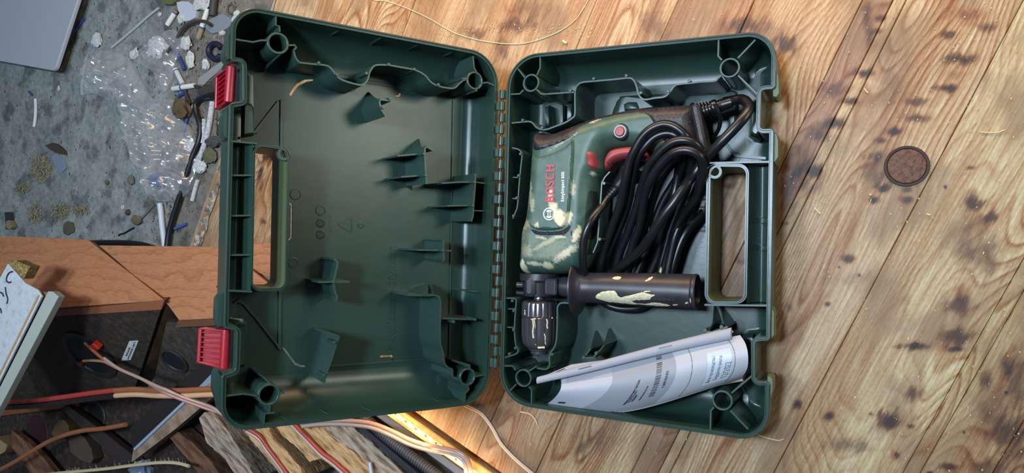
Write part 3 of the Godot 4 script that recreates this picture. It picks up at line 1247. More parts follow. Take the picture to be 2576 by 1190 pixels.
func latch(h: Half, root: Node3D, p0: Array, p1: Array, wide: float, d: float, outer: Array, d2: float):
	var mb := MB.new()
	var a := h.px(p0[0], p0[1], d)
	var b := h.px(p1[0], p1[1], d)
	var ax := (b - a).normalized()
	var r := wide * 0.5 * h.px(p0[0] + 10, p0[1], d).distance_to(a) / 10.0
	mb.lathe(a, ax, [Vector2(0, 0), Vector2(r * 0.9, 0), Vector2(r, 0.0006), Vector2(r, a.distance_to(b) - 0.0006), Vector2(r * 0.9, a.distance_to(b)), Vector2(0, a.distance_to(b))], 24)
	var o := part(mb, "latch", M.red, root)
	o.set_meta("label", "red plastic latch")
	var c := h.px(outer[0][0], outer[0][1], d2)
	var e := h.px(outer[1][0], outer[1][1], d2)
	var out := ((c + e) / 2.0 - (a + b) / 2.0)
	var flat := out.normalized()
	var up := ax.cross(flat).normalized()
	if up.dot(h.n) > 0:
		up = -up
	# thin plate, thick outer bar, seven webs, two cheeks
	var pl := MB.new()
	pl.bar((a + b) / 2.0 - up * r * 0.55, (c + e) / 2.0 - up * r * 0.55, a.distance_to(b) * 0.94, 0.0014, up, 0.0004)
	part(pl, "latch_plate", M.red, o)
	var ob := MB.new()
	ob.bar(c, e, r * 0.75, r * 1.1, up, 0.0006)
	part(ob, "latch_bar", M.red, o)
	for k in 7:
		var t := (k + 0.5) / 7.0
		var w := MB.new()
		w.bar(a.lerp(b, t), c.lerp(e, clampf(t + 0.05, 0, 1)), 0.0012, r * 0.8, up, 0.0003)
		part(w, "latch_web", M.red, o)
	for k in 2:
		var ck := MB.new()
		ck.bar(a.lerp(b, 0.02 + 0.96 * k), c.lerp(e, 0.01 + 0.98 * k), 0.0018, r * 1.25, up, 0.0005)
		part(ck, "latch_cheek", M.red, o)
	for k in [0.25, 0.5, 0.75]:
		var nb := MB.new()
		nb.lathe(a.lerp(b, k) - ax * 0.0005, ax, [Vector2(0, 0), Vector2(r * 1.05, 0), Vector2(r * 1.05, 0.001), Vector2(0, 0.001)], 20)
		part(nb, "latch_ring", M.red, o)


func guard(h: Half, parent: Node3D, pts: Array, d0: float, d1: float, m: Material):
	var mb := MB.new()
	var p := h.list(pts, d0)
	var small := []
	var mid := Vector2.ZERO
	for q in p:
		mid += q / p.size()
	for q in p:
		small.append(mid + (q - mid) * 0.88)
	mb.prism(lifted(h, small, d0), lifted(h, p, d0 + 0.003), h.ex, h.ey, false)
	mb.loft([lifted(h, small, d1), lifted(h, p, d1 - 0.004), lifted(h, p, d0 + 0.003)])
	part(mb, "latch_guard", m, parent, 50.0)


func body_half(h: Half, root: Node3D):
	var rim := [[1278, 142.5, 0.036], [1951, 76, 0.043], [1948.5, 222, 0.003], [1913, 225, 0.004], [1910, 326, 0.004], [1944.5, 325, 0.003], [1936, 855, 0.003], [1898, 858, 0.004], [1899, 961, 0.004], [1934, 961, 0.003], [1931, 1112, 0.043], [1257.5, 1012.5, 0.036]]
	var hole := [[1788, 419, 0.008], [1877, 420, 0.008], [1871, 757, 0.008], [1781, 758, 0.008]]
	var frame := [[1777, 411, 0.010], [1884, 412, 0.010], [1878, 764, 0.010], [1771.5, 766, 0.010]]
	var b := case_half(h, rim, hole, frame, [], "case_body", root)
	b.set_meta("label", "lower half of the green case holding the drill")
	# hollow grip and its two end walls
	trough(h, b, [[1883, 413], [1878, 764]], [[1939, 413], [1933, 764]], 0.026, "grip_hollow")
	rib(h, b, [[1776, 410], [1942, 407]], 0.0018, 0.0015, h.depth - 0.003)
	rib(h, b, [[1772, 767], [1936, 769]], 0.0018, 0.0015, h.depth - 0.003)
	# ring for a tag in the corner of the opening
	var q := h.uv(1798, 432, 0.001)
	var k: float = h.uv(1808, 432, 0.001).distance_to(q) / 10.0
	var rg := MB.new()
	rg.lathe(h.w(q, 0), h.n, [Vector2(18.5 * k, 0.006), Vector2(18.5 * k, 0.0015), Vector2(18 * k, 0.001), Vector2(11 * k, 0.001), Vector2(10.5 * k, 0.0015), Vector2(10.5 * k, 0.006), Vector2(18.5 * k, 0.006)], 28)
	part(rg, "tag_ring", M.rib, b)
	# posts and their webs
	post(h, b, 1335.5, 208.5, 21, 16.4)
	post(h, b, 1835.4, 170.5, 26, 20.7)
	post(h, b, 1817, 1008, 26, 21)
	post(h, b, 1316, 951.4, 20.7, 16.5)
	for p in [
		[[1358.7, 136], [1358.7, 170], [1350.5, 189]], [[1299, 168], [1320, 195]], [[1278, 237.5], [1307, 236], [1317, 226]], [[1350, 225], [1361, 236], [1374, 236.5]],
		[[1807.9, 93], [1806.5, 141], [1816, 151]], [[1900, 100], [1856, 146]], [[1857, 190], [1909, 241]],
		[[1786.5, 1086], [1788, 1033], [1796, 1025]], [[1837, 1033], [1882, 1080]], [[1840, 989], [1897, 941]], [[1794, 994], [1783, 984]],
		[[1261, 920.5], [1289, 921], [1297, 932]], [[1276, 990.5], [1298, 967]], [[1337, 1024], [1337, 981], [1330, 973]], [[1330, 934], [1350, 921]]]:
		rib(h, b, p)
	# cradle walls that follow the drill
	rib(h, b, [[1374, 236.5], [1420, 233.3], [1446, 231.6]], 0.0016, 0.003)
	rib(h, b, [[1287, 309.6], [1314, 306.8], [1332, 305.8], [1340, 310], [1348, 319], [1358, 324.5], [1374, 325.7], [1395, 318.4], [1420, 309], [1438, 298], [1446, 287], [1446, 248], [1447, 227], [1453, 214], [1466, 207], [1502, 203.5], [1554, 198.7], [1583, 196], [1594, 202], [1600, 214], [1605, 233], [1612, 245.5], [1624, 250.4], [1646, 246.7], [1672, 243], [1685, 231], [1697, 216], [1711, 211.4], [1736, 209], [1760, 206], [1797, 203.6], [1806, 197], [1813, 190]], 0.0017, 0.003, null, true)
	rib(h, b, [[1288, 372], [1302, 375], [1310, 381], [1313, 390], [1310, 421], [1306, 462], [1301.6, 517], [1296, 535], [1290, 550]], 0.0015, 0.003, null, true)
	rib(h, b, [[1274, 750], [1293, 751], [1298, 757], [1297, 776], [1294, 828], [1297, 866], [1303, 880], [1298, 890], [1270, 899.5]], 0.0016, 0.003, null, true)
	rib(h, b, [[1452, 764], [1416, 762], [1406, 766], [1402, 776], [1402, 794], [1400, 849], [1394, 874], [1384, 889], [1382, 910], [1382, 919], [1377, 927], [1366, 929], [1350, 926]], 0.0018, 0.003, null, true)
	rib(h, b, [[1534, 432], [1522, 445], [1514, 459], [1511, 500], [1509, 525], [1506, 570], [1503, 609], [1492, 636]], 0.0014, 0.002, 0.03)
	rib(h, b, [[1467.4, 901.6], [1492.6, 899.4], [1500, 891]], 0.0016, 0.010)
	fin(h, b, [[1466, 903, 0.014], [1486, 878, 0.020], [1498, 833, 0.060]])
	fin(h, b, [[1500, 893, 0.014], [1520, 868, 0.020], [1532, 827, 0.060]])
	rib(h, b, [[1769, 833], [1790, 836], [1814, 828], [1830, 822]], 0.0018, 0.010)
	fin(h, b, [[1782, 833, 0.012], [1794, 812, 0.022], [1797, 770, 0.058]])
	fin(h, b, [[1826, 823, 0.012], [1820, 805, 0.022], [1812, 770, 0.058]])
	for p in [[[1290, 446], [1303, 446.5]], [[1289, 499], [1298, 500]], [[1278, 777], [1297, 777]], [[1276, 823], [1294, 825]]]:
		rib(h, b, p, 0.0012, 0.004)
	pins(h, b, [[1434.3, 228], [1493, 197.6], [1575, 190], [1314, 302], [1363, 321], [1611.7, 233.3], [1680.4, 229.7], [1733.6, 203.6], [1308.5, 387], [1304, 441.6], [1298.8, 498], [1291, 543], [1288, 757], [1291.6, 782], [1291, 830], [1296, 875.7], [1280.5, 890.6], [1388, 892]])
	pins(h, b, [[1519, 461], [1508, 602]], 0.0018, 0.001)
	pins(h, b, [[1467.4, 900], [1499, 889], [1773, 831], [1814.6, 822.6]], 0.002, 0.009)
	# recess with a tongue near the back wall, pad under the cord
	var din := h.depth - h.wall_t
	raised(h, b, [[1546, 262], [1556, 246], [1568, 240], [1680, 236], [1684, 256], [1690, 290], [1546, 300]], din, 0.006, 0.004)
	raised(h, b, [[1568, 262], [1578, 256], [1600, 256], [1606, 270], [1602, 276], [1570, 278]], din - 0.006, 0.003, 0.003)
	raised(h, b, [[1720, 240], [1800, 232], [1846, 226], [1856, 250], [1850, 330], [1800, 350], [1716, 350]], din, 0.004, 0.003)
	raised(h, b, [[1368, 268], [1380, 264], [1384, 300], [1382, 318], [1368, 320]], din, 0.020, 0.004)
	raised(h, b, [[1424, 258], [1440, 258], [1440, 300], [1424, 310]], din, 0.014, 0.004)
	raised(h, b, [[1410, 262], [1416, 262], [1416, 308], [1410, 312]], din, 0.024, 0.001)
	# stacked block behind the notch of the upper latch
	raised(h, b, [[1891, 256], [1904, 250], [1908, 258], [1908, 340], [1900, 346], [1888, 340]], din, 0.040, 0.004)
	raised(h, b, [[1878, 842], [1894, 842], [1894, 960], [1884, 962], [1876, 950]], din, 0.018, 0.004)
	raised(h, b, [[1816, 352], [1846, 396], [1936, 402], [1936, 396], [1850, 390], [1822, 350]], din, 0.002, 0.0006)
	for p in [[1851, 396, 13], [1913, 555, 9], [1912, 624, 9]]:
		var c := h.uv(p[0], p[1], din - 0.02)
		var disc := MB.new()
		var kk: float = h.uv(p[0] + 10, p[1], din).distance_to(h.uv(p[0], p[1], din)) / 10.0
		var dd: float = din if p[0] < 1900 else 0.0275
		c = h.uv(p[0], p[1], dd)
		disc.lathe(h.w(c, 0), h.n, [Vector2(p[2] * kk, dd + 0.001), Vector2(p[2] * kk, dd - 0.0004), Vector2(p[2] * kk - 0.0006, dd - 0.0005), Vector2(p[2] * kk - 0.0008, dd + 0.0005)], 24)
		part(disc, "mould_mark", M.rib, b)
	# raised web address, part of it printed dark
	flat_text(h, b, "www.", false, [1763, 682], [1763, 588], 24, din, 0.0006, M.emboss)
	flat_text(h, b, "bosch", true, [1763, 584], [1763, 488], 30, din, 0.0006, M.dark_print)
	flat_text(h, b, "-diy.com", false, [1763, 484], [1763, 330], 30, din, 0.0006, M.emboss)
	# latch guards outside
	guard(h, b, [[1949, 166], [1958, 188], [1960, 238], [1953, 248], [1944, 246], [1944, 166]], 0.004, 0.030, M.plastic_out)
	guard(h, b, [[1946, 328], [1954, 336], [1958, 350], [1958, 398], [1949, 412], [1942, 412], [1942, 328]], 0.004, 0.030, M.plastic_out)
	guard(h, b, [[1940, 772], [1947, 780], [1947, 846], [1941, 854], [1934, 854], [1934, 772]], 0.004, 0.030, M.plastic_out)
	guard(h, b, [[1936, 944], [1944, 952], [1944, 985], [1936, 1010], [1930, 1010], [1930, 944]], 0.004, 0.030, M.plastic_out)


func raised(h: Half, parent: Node3D, pts: Array, d: float, lift: float, bev: float, m = null):
	var p := PackedVector2Array(smooth_path(h.list(pts, d - lift), 3, true)) if pts.size() > 6 else PackedVector2Array(h.list(pts, d - lift))
	var mid := Vector2.ZERO
	for q in p:
		mid += q / p.size()
	var small := []
	for q in p:
		var dd: Vector2 = mid - q
		small.append(q + dd.normalized() * minf(bev, dd.length() * 0.4))
	var mb := MB.new()
	mb.prism(lifted(h, small, d - lift), lifted(h, Array(p), d - lift + minf(bev, lift * 0.7)), h.ex, h.ey, false)
	mb.loft([lifted(h, Array(p), d + 0.0005), lifted(h, Array(p), d - lift + minf(bev, lift * 0.7))])
	return part(mb, "raised_pad", m if m else M.plastic, parent, 50.0)


func lid_half(h: Half, root: Node3D):
	var rim := [[586, 9.5, 0.045], [1255, 139, 0.036], [1229.5, 1014, 0.036], [557, 1087, 0.045], [560, 945, 0.003], [594, 934, 0.004], [597, 830, 0.004], [565, 825, 0.003], [579, 261, 0.003], [613, 256, 0.004], [612, 155, 0.004], [582, 152, 0.003]]
	var hole := [[643, 367, 0.007], [724, 378, 0.007], [717, 726.5, 0.007], [636, 727, 0.007]]
	var frame := [[638.5, 361, 0.009], [730, 371, 0.009], [723, 732, 0.009], [631.5, 732.5, 0.009]]
	var slots := [
		[[727, 238], [733, 242], [751, 216], [770, 206], [789, 203], [789, 198.5], [766, 200], [745, 212]],
		[[709, 874], [714, 880], [741, 918], [755, 923], [769, 924], [769, 920.5], [757, 918.5], [745, 913], [717, 876]],
		[[730, 509], [736, 515], [735, 598], [728, 606], [725.5, 603], [731, 596], [732, 517], [727, 511]],
		[[955, 897], [958, 894], [984, 893.5], [989, 898], [990, 910], [986.5, 910], [985, 899], [980, 898.5], [956, 900.5]],
		[[994, 242], [1005, 244], [1009, 239], [1010, 234], [1006, 233], [1003, 239], [995, 239]]]
	var b := case_half(h, rim, hole, frame, slots, "case_lid", root)
	b.set_meta("label", "propped up empty lid of the green case")
	trough(h, b, [[637, 362], [631, 732]], [[582, 362], [573, 730]], 0.019, "grip_hollow")
	rib(h, b, [[580, 355], [646, 361]], 0.0016, 0.001, h.depth - 0.003)
	rib(h, b, [[571, 731], [634, 734]], 0.0016, 0.001, h.depth - 0.003)
	for p in [[[580, 441], [639, 441]], [[577, 543], [634, 542]], [[575, 642], [634, 641]]]:
		rib(h, b, p, 0.0016, 0.003, 0.022)
	var q := h.uv(714.5, 387.5, 0.001)
	var k: float = h.uv(724.5, 387.5, 0.001).distance_to(q) / 10.0
	var rg := MB.new()
	rg.lathe(h.w(q, 0), h.n, [Vector2(17 * k, 0.006), Vector2(17 * k, 0.0015), Vector2(16.5 * k, 0.001), Vector2(9.5 * k, 0.001), Vector2(9 * k, 0.0015), Vector2(9 * k, 0.006), Vector2(17 * k, 0.006)], 28)
	part(rg, "tag_ring", M.rib, b)
	post(h, b, 699.8, 108.4, 27.7, 21.5)
	post(h, b, 1195, 202.6, 20, 15.7)
	post(h, b, 1176.6, 948.7, 20, 15.6)
	post(h, b, 677, 993, 28.5, 22.3)
	for p in [
		[[694.6, 37], [693.6, 63], [703, 66], [704, 80]], [[590, 98.5], [636, 105.7], [658, 101], [672, 102]], [[727, 114], [741, 113], [746, 119], [739, 126]],
		[[562, 997], [590, 993.5], [612, 991], [648, 996]], [[663, 1069], [666, 1041], [692, 1038]], [[678.6, 1020], [678, 1038]], [[704, 990], [717, 989]],
		[[1190, 141], [1193, 171], [1199, 181]], [[1163, 198], [1176, 197]], [[1215, 208.7], [1226, 207], [1248, 217]], [[1198, 222], [1199, 230]],
		[[1182, 929], [1183, 919], [1151, 911]], [[1196, 947.5], [1210, 945], [1222, 944]], [[1176, 968], [1180, 980], [1171, 990], [1169, 1012]]]:
		rib(h, b, p)
	fin(h, b, [[705, 136, 0.004], [690, 150, 0.014], [668, 174, 0.040]])
	fin(h, b, [[680, 965, 0.004], [664, 950, 0.014], [642, 936, 0.030]])
	# wavy cradle wall along the top, stepped one along the bottom right
	rib(h, b, [[739, 126], [744, 145], [753, 157]], 0.0016, 0.004, null, true)
	rib(h, b, [[753, 157], [787, 161], [818, 164], [832, 171], [844, 187], [858, 199.5], [880, 207.5], [906, 213.6], [918, 209.6], [926, 197.5], [930.6, 181], [940, 167], [953, 163], [979, 164], [1008, 169], [1044, 176], [1069, 189], [1084, 206], [1104, 216.7], [1140, 222], [1155, 211], [1166, 202], [1176, 200]], 0.0017, 0.003, null, true)
	rib(h, b, [[1156, 952], [1140, 949], [1138, 930], [1128, 925], [1119, 914], [1115, 888], [1108, 862], [1107.8, 800], [1107.8, 756], [1099, 744], [1076, 743.5]], 0.0017, 0.003, null, true)
	rib(h, b, [[1024, 742], [1080, 744]], 0.0022, 0.012)
	fin(h, b, [[1076, 742, 0.006], [1078, 728, 0.022], [1077, 716, 0.050]])
	fin(h, b, [[1092, 742, 0.010], [1089, 728, 0.026], [1088, 716, 0.050]])
	rib(h, b, [[1107, 801], [1140, 802], [1198, 804]], 0.0020, 0.006)
	rib(h, b, [[1182, 732], [1232, 737]], 0.0016, 0.016)
	# loose standing brackets
	rib(h, b, [[984, 253], [957, 250], [955, 259], [961, 277], [971, 292]], 0.0020, 0.004)
	fin(h, b, [[956, 251, 0.008], [944, 246, 0.026], [936, 240, 0.040], [928, 232, 0.053]])
	rib(h, b, [[1090, 378], [1074, 369], [1069, 374], [1069, 392], [1071, 430], [1073, 463]], 0.0020, 0.004)
	rib(h, b, [[1000, 392], [1035, 389], [1069, 387]], 0.0016, 0.014)
	rib(h, b, [[1010, 445], [1040, 443], [1072, 441]], 0.0016, 0.014)
	fin(h, b, [[1060, 372, 0.022], [1056, 360, 0.036], [1054, 350, 0.054]])
	fin(h, b, [[1036, 463, 0.040], [1036, 470, 0.050], [1036, 478, 0.055]])
	rib(h, b, [[1196, 437], [1196, 458], [1191.5, 517], [1190, 544], [1186, 557]], 0.0018, 0.003)
	rib(h, b, [[1112, 461], [1150, 458], [1196, 458]], 0.0016, 0.008)
	rib(h, b, [[1126, 518], [1160, 517], [1191, 517]], 0.0016, 0.008)
	rib(h, b, [[1197, 458], [1238, 464]], 0.0014, 0.012)
	rib(h, b, [[1192, 530], [1238, 531]], 0.0014, 0.012)
	rib(h, b, [[1113, 604], [1116, 608], [1116, 631], [1117, 654], [1113, 657]], 0.0018, 0.008)
	rib(h, b, [[1050, 629], [1114, 630], [1135, 631]], 0.0018, 0.008)
	rib(h, b, [[840, 652], [849, 661], [845, 684], [840, 710], [843, 735], [848, 746], [845, 759]], 0.0020, 0.014, null, true)
	rib(h, b, [[801, 710], [840, 709.5], [880, 709]], 0.0018, 0.010)
	rib(h, b, [[853, 846], [845, 868], [834, 904], [820, 943], [816, 964]], 0.0020, 0.004)
	rib(h, b, [[826, 839], [853, 846]], 0.0016, 0.004)
	pins(h, b, [[802.6, 158], [849, 187], [922.6, 184], [978.5, 162], [1043, 174], [1103.5, 212.7], [982, 247.5], [965, 270], [1068, 387], [1072, 441], [1195, 458], [1191, 517], [1115, 630], [841.5, 862], [816, 945], [1142, 810], [1196, 804]])
	pins(h, b, [[840, 709.5]], 0.0019, 0.009)
	# gussets under the rim
	for p in [[[749, 50, 0.006], [741, 58, 0.014], [733, 66, 0.030]], [[855, 72, 0.006], [844, 81, 0.014], [832, 91, 0.030]], [[957, 95, 0.006], [946, 103, 0.014], [935, 111, 0.030]], [[1052, 111, 0.006], [1040, 119, 0.014], [1029, 126, 0.030]], [[1140, 128, 0.006], [1130, 135, 0.014], [1120, 141, 0.028]],
		[[724, 1057, 0.006], [711, 1049, 0.016], [699, 1041, 0.030]], [[832, 1046, 0.006], [816, 1038, 0.016], [801, 1030, 0.030]], [[933, 1034, 0.006], [917, 1028, 0.016], [902, 1021, 0.030]], [[1028, 1027, 0.006], [1014, 1021, 0.016], [999, 1015, 0.030]], [[1118, 1018, 0.006], [1100, 1010, 0.016], [1084, 1003, 0.030]]]:
		fin(h, b, p, 0.0018)
	# low pads, seams and mould marks on the bottom of the lid
	var din := h.depth - h.wall_t
	for p in [[[706, 250], [711, 250], [707, 880], [700, 880]], [[1140, 250], [1142.5, 250], [1131, 900], [1129, 900]]]:
		raised(h, b, p, din, 0.0022, 0.0004, M.rib)
	for p in [[[720, 186], [960, 214], [1100, 240], [1100, 237], [960, 211], [720, 183]], [[790, 926], [960, 914], [1070, 904], [1070, 901], [960, 911], [790, 923]]]:
		raised(h, b, p, din, 0.0016, 0.0003, M.rib)
	raised(h, b, [[600, 345], [640, 330], [700, 252], [704, 256], [646, 336], [604, 350]], din, 0.003, 0.0008, M.rib)
	raised(h, b, [[590, 763], [612, 766], [690, 862], [706, 882], [708, 878], [694, 858], [616, 760], [592, 757]], din, 0.003, 0.0008, M.rib)
	raised(h, b, [[613, 262], [620, 258], [634, 260], [640, 270], [640, 340], [613, 344]], 0.03, 0.012, 0.003)
	raised(h, b, [[595, 822], [604, 816], [616, 818], [618, 830], [616, 924], [595, 928]], 0.03, 0.012, 0.003)
	for p in [[743, 489, 14], [737, 660, 13], [806, 529, 12.5], [806, 561, 11], [806, 590, 11], [907, 567, 7], [882, 217, 14]]:
		var c := h.uv(p[0], p[1], din)
		var kk: float = h.uv(p[0] + 10, p[1], din).distance_to(c) / 10.0
		var disc := MB.new()
		disc.lathe(h.w(c, 0), h.n, [Vector2(p[2] * kk, din + 0.001), Vector2(p[2] * kk, din - 0.0006), Vector2(p[2] * kk - 0.0006, din - 0.0007), Vector2(p[2] * kk - 0.0008, din + 0.0005)], 28)
		part(disc, "mould_mark", M.rib, b)
	for c in [[806, 561], [806, 590]]:
		var dial := MB.new()
		for s in 12:
			var a := TAU * s / 12.0
			var q0 := h.uv(c[0] + 6.0 * cos(a), c[1] + 6.0 * sin(a), din)
			var q1 := h.uv(c[0] + 11.0 * cos(a), c[1] + 11.0 * sin(a), din)
			dial.bar(h.w(q0, din - 0.0003), h.w(q1, din - 0.0003), 0.0006, 0.0012, h.n, 0.0001)
		var ar := h.uv(c[0] - 4, c[1] + 3, din)
		dial.bar(h.w(ar, din - 0.0003), h.w(h.uv(c[0] + 4, c[1] - 4, din), din - 0.0003), 0.0007, 0.0012, h.n, 0.0001)
		part(dial, "date_dial", M.rib, b)
	var tr := MB.new()
	for e in [[[851, 563], [882, 548]], [[885, 551], [885, 582]], [[882, 584], [852, 566]]]:
		tr.bar(h.px(e[0][0], e[0][1], din - 0.0003), h.px(e[1][0], e[1][1], din - 0.0003), 0.0008, 0.0012, h.n, 0.0001)
	part(tr, "recycling_mark", M.rib, b)
	flat_text(h, b, "5", true, [870, 567], [870, 560], 8, din, 0.0005, M.rib)
	flat_text(h, b, ">PP<", false, [832, 585], [832, 541], 9, din, 0.0005, M.rib)
	flat_text(h, b, "www.bosch-diy.com", false, [985, 888], [988, 618], 24, din, 0.0007, M.emboss)
	# outside of the latch corners
	guard(h, b, [[586, 60], [573, 100], [566, 118], [565, 142], [572, 152], [584, 152]], 0.003, 0.026, M.plastic)
	guard(h, b, [[580, 262], [568, 276], [561, 290], [560, 335], [566, 350], [578, 354]], 0.003, 0.026, M.plastic)
	guard(h, b, [[566, 735], [556, 742], [548, 752], [546, 810], [552, 826], [566, 826]], 0.003, 0.026, M.plastic)
	guard(h, b, [[560, 946], [548, 930], [541, 944], [540, 990], [548, 1012], [566, 1030]], 0.003, 0.026, M.plastic)


# ------------------------------------------------------------------ the drill
var house_poly: PackedVector2Array
var smears := []


func house_y(q: Vector2) -> float:
	var d := edge_dist(q, house_poly) if Geometry2D.is_point_in_polygon(q, house_poly) else 0.0
	return house_h(q, d)


func house_h(q: Vector2, d: float) -> float:
	var x0 := PX(1490, 330, YR).x
	var x1 := PX(1570, 330, YR).x
	var hz := PX(1500, 440, YR).y
	var t := smoothstep(x0, x1, q.x)
	var tall := lerpf(0.036, 0.026, t)
	var rd := lerpf(0.020, 0.017, t)
	var k := 1.0 - minf(d / rd, 1.0)
	return YR - 0.026 + tall * sqrt(maxf(0.0, 1.0 - k * k))


func house_color(q: Vector2) -> Color:
	var base := Color(0.20, 0.325, 0.285).srgb_to_linear()
	var cream := Color(0.82, 0.78, 0.64).srgb_to_linear()
	var n := noise_a.get_noise_2d(q.x * 260.0, q.y * 260.0)
	var k := 0.03 + 0.05 * noise_a.get_noise_2d(q.x * 60.0, q.y * 60.0)
	for s in smears:
		var e: Vector2 = (q - s[0]).rotated(-s[3])
		var r: float = sqrt(pow(e.x / s[1], 2) + pow(e.y / s[2], 2)) + n * s[5]
		k = maxf(k, clampf((1.1 - r) * s[6], 0.0, 1.0) * s[4])
	return base.lerp(cream, clampf(k, 0.0, 1.0))


var noise_a := FastNoiseLite.new()


func over_house(add: float, edge: float) -> Callable:
	return func(q: Vector2, d: float) -> float: return house_y(q) + add * clampf(d / edge, 0.0, 1.0)


func build_drill():
	noise_a.seed = 5
	noise_a.frequency = 1.0
	var lev := YR - 0.010
	var base := PX(1430, 560, YR - 0.055)
	var root := thing("power_drill", "green corded impact drill with black side handle and dried filler smears in the case", "drill", Vector3(base.x, YR - 0.055, base.z))
	house_poly = smooth2([[1338, 350], [1345, 336], [1354, 331], [1375, 333], [1400, 330], [1440, 314], [1480, 299], [1520, 287], [1560, 276], [1610, 267], [1660, 262], [1710, 260], [1740, 261], [1752, 266], [1758, 300], [1766, 340], [1773, 372], [1768, 402], [1740, 400], [1700, 396], [1650, 392], [1625, 382], [1593, 369], [1547, 373], [1531, 384], [1522, 408], [1522, 428], [1510, 446], [1505, 480], [1503, 520], [1500, 570], [1497, 610], [1488, 640], [1474, 668], [1453, 685], [1400, 691], [1335, 692], [1314, 687], [1305, 668], [1307, 640], [1309, 600], [1311, 580], [1318, 560], [1322, 540], [1328, 490], [1333, 430], [1336, 390]], lev, 3)
	var sm := [[1397, 497, 6, 20, 8, 0.95, 0.3, 4], [1404, 520, 10, 12, -30, 0.95, 0.3, 4], [1418, 545, 15, 16, 0, 1.0, 0.35, 4], [1424, 560, 11, 10, 0, 1.0, 0.35, 4], [1440, 548, 8, 14, 20, 0.9, 0.5, 3], [1352, 515, 5, 22, 5, 0.45, 0.6, 3], [1333, 500, 4, 30, -10, 0.45, 0.6, 3], [1346, 490, 3, 30, 0, 0.5, 0.6, 3],
		[1390, 607, 50, 7, -28, 0.5, 0.6, 2], [1432, 636, 44, 9, -32, 0.75, 0.6, 2], [1424, 646, 40, 4, -32, 0.7, 0.6, 2], [1383, 668, 14, 9, 0, 0.9, 0.4, 3], [1332, 630, 20, 16, 0, 0.35, 0.7, 2], [1320, 672, 9, 20, 0, 1.0, 0.4, 4], [1352, 663, 20, 4, 5, 0.8, 0.5, 3], [1458, 590, 7, 20, 20, 0.95, 0.5, 4],
		[1400, 628, 66, 34, -25, 0.22, 0.8, 1.2], [1345, 600, 36, 50, 0, 0.16, 0.8, 1.2], [1316, 566, 5, 10, 0, 0.9, 0.4, 4], [1325, 565, 20, 14, 0, 0.4, 0.6, 2], [1418, 597, 14, 3, 0, 0.95, 0.3, 4], [1370, 598, 14, 3, 10, 0.7, 0.5, 3], [1363, 566, 6, 6, 0, 0.8, 0.5, 3], [1424, 360, 40, 2.5, -28, 0.5, 0.6, 2], [1496, 306, 16, 3, -20, 0.7, 0.5, 3], [1492, 437, 5, 5, 0, 0.9, 0.6, 4], [1337, 420, 3, 34, 5, 0.35, 0.6, 3], [1450, 480, 5, 20, 0, 0.5, 0.7, 2], [1322, 600, 5, 50, 0, 0.25, 0.7, 2]]
	for s in sm:
		var c := PX(s[0], s[1], YR)
		var k := PX(s[0] + 10.0, s[1], YR).distance_to(c) / 10.0
		smears.append([Vector2(c.x, c.z), s[2] * k, s[3] * k, deg_to_rad(s[4]), s[5], s[6], s[7]])
	var hb := MB.new()
	relief(hb, house_poly, func(q: Vector2, d: float): return house_h(q, d), 0.0016, YR - 0.045, func(q: Vector2): return house_color(q))
	var house := part(hb, "housing", M.house, root, 50.0)
	# lower shell under the parting line, rests in the cradle
	var under := MB.new()
	var l0 := []
	var l1 := []
	var l2 := []
	var mid := Vector2.ZERO
	for q in house_poly:
		mid += q / house_poly.size()
	for q in house_poly:
		l0.append(Vector3(q.x, YR - 0.044, q.y))
		var e: Vector2 = q.lerp(mid, 0.06)
		l1.append(Vector3(e.x, YR - 0.055, e.y))
	under.prism(l1, l0)
	part(under, "lower_shell", mat(46, 76, 66, 0.5), root)

	# name panel, proud of the housing, with vent slots at its foot
	var panel := smooth2([[1351, 390], [1358, 399], [1375, 400], [1402, 392], [1430, 380], [1450, 365], [1459, 352], [1462, 380], [1459, 430], [1455, 490], [1449, 545], [1442, 566], [1430, 577], [1405, 581], [1372, 580], [1354, 572], [1346, 556], [1345, 520], [1347, 460]], lev, 3)
	var pb := MB.new()
	relief(pb, panel, over_house(0.0042, 0.0022), 0.0016, YR - 0.004, func(q: Vector2): return house_color(q))
	var pan := part(pb, "name_panel", M.house, root, 50.0)
	var vent := smooth2([[1355, 577], [1375, 583], [1405, 584], [1432, 580], [1449, 568], [1452, 574], [1440, 589], [1424, 592], [1375, 592], [1360, 586]], lev, 2)
	var vb := MB.new()
	relief(vb, vent, over_house(0.0005, 0.001), 0.002, YR - 0.004)
	part(vb, "vent_slot", mat(14, 15, 16, 0.7), root)
	for u in [1377, 1395, 1417, 1437]:
		var sl := MB.new()
		var a := PX(u, 581, YR + 0.011)
		var b := PX(u, 592, YR + 0.011)
		sl.bar(Vector3(a.x, house_y(Vector2(a.x, a.z)) + 0.0008, a.z), Vector3(b.x, house_y(Vector2(b.x, b.z)) + 0.0006, b.z), 0.0010, 0.002, Vector3.UP, 0.0003)
		part(sl, "vent_slat", mat(60, 62, 60, 0.5), root)
	# soft black overmould along the back of the grip
	var soft := smooth2([[1352, 333], [1375, 335], [1400, 332], [1440, 316], [1480, 301], [1520, 289], [1560, 278], [1610, 269], [1660, 264], [1710, 262], [1738, 263], [1749, 268], [1756, 300], [1763, 340], [1768, 372], [1764, 398], [1740, 396], [1700, 380], [1672, 352], [1656, 325], [1648, 308], [1637, 294], [1620, 287], [1594, 287], [1560, 291], [1518, 301], [1492, 311], [1472, 325], [1461, 341], [1443, 357], [1411, 370], [1380, 381], [1366, 383], [1356, 378], [1350, 360]], lev, 3)
	var sb := MB.new()
	relief(sb, soft, over_house(0.0016, 0.0016), 0.0023, YR - 0.034)
	var over := part(sb, "soft_grip", M.rubber, root, 50.0)
	var dots := MB.new()
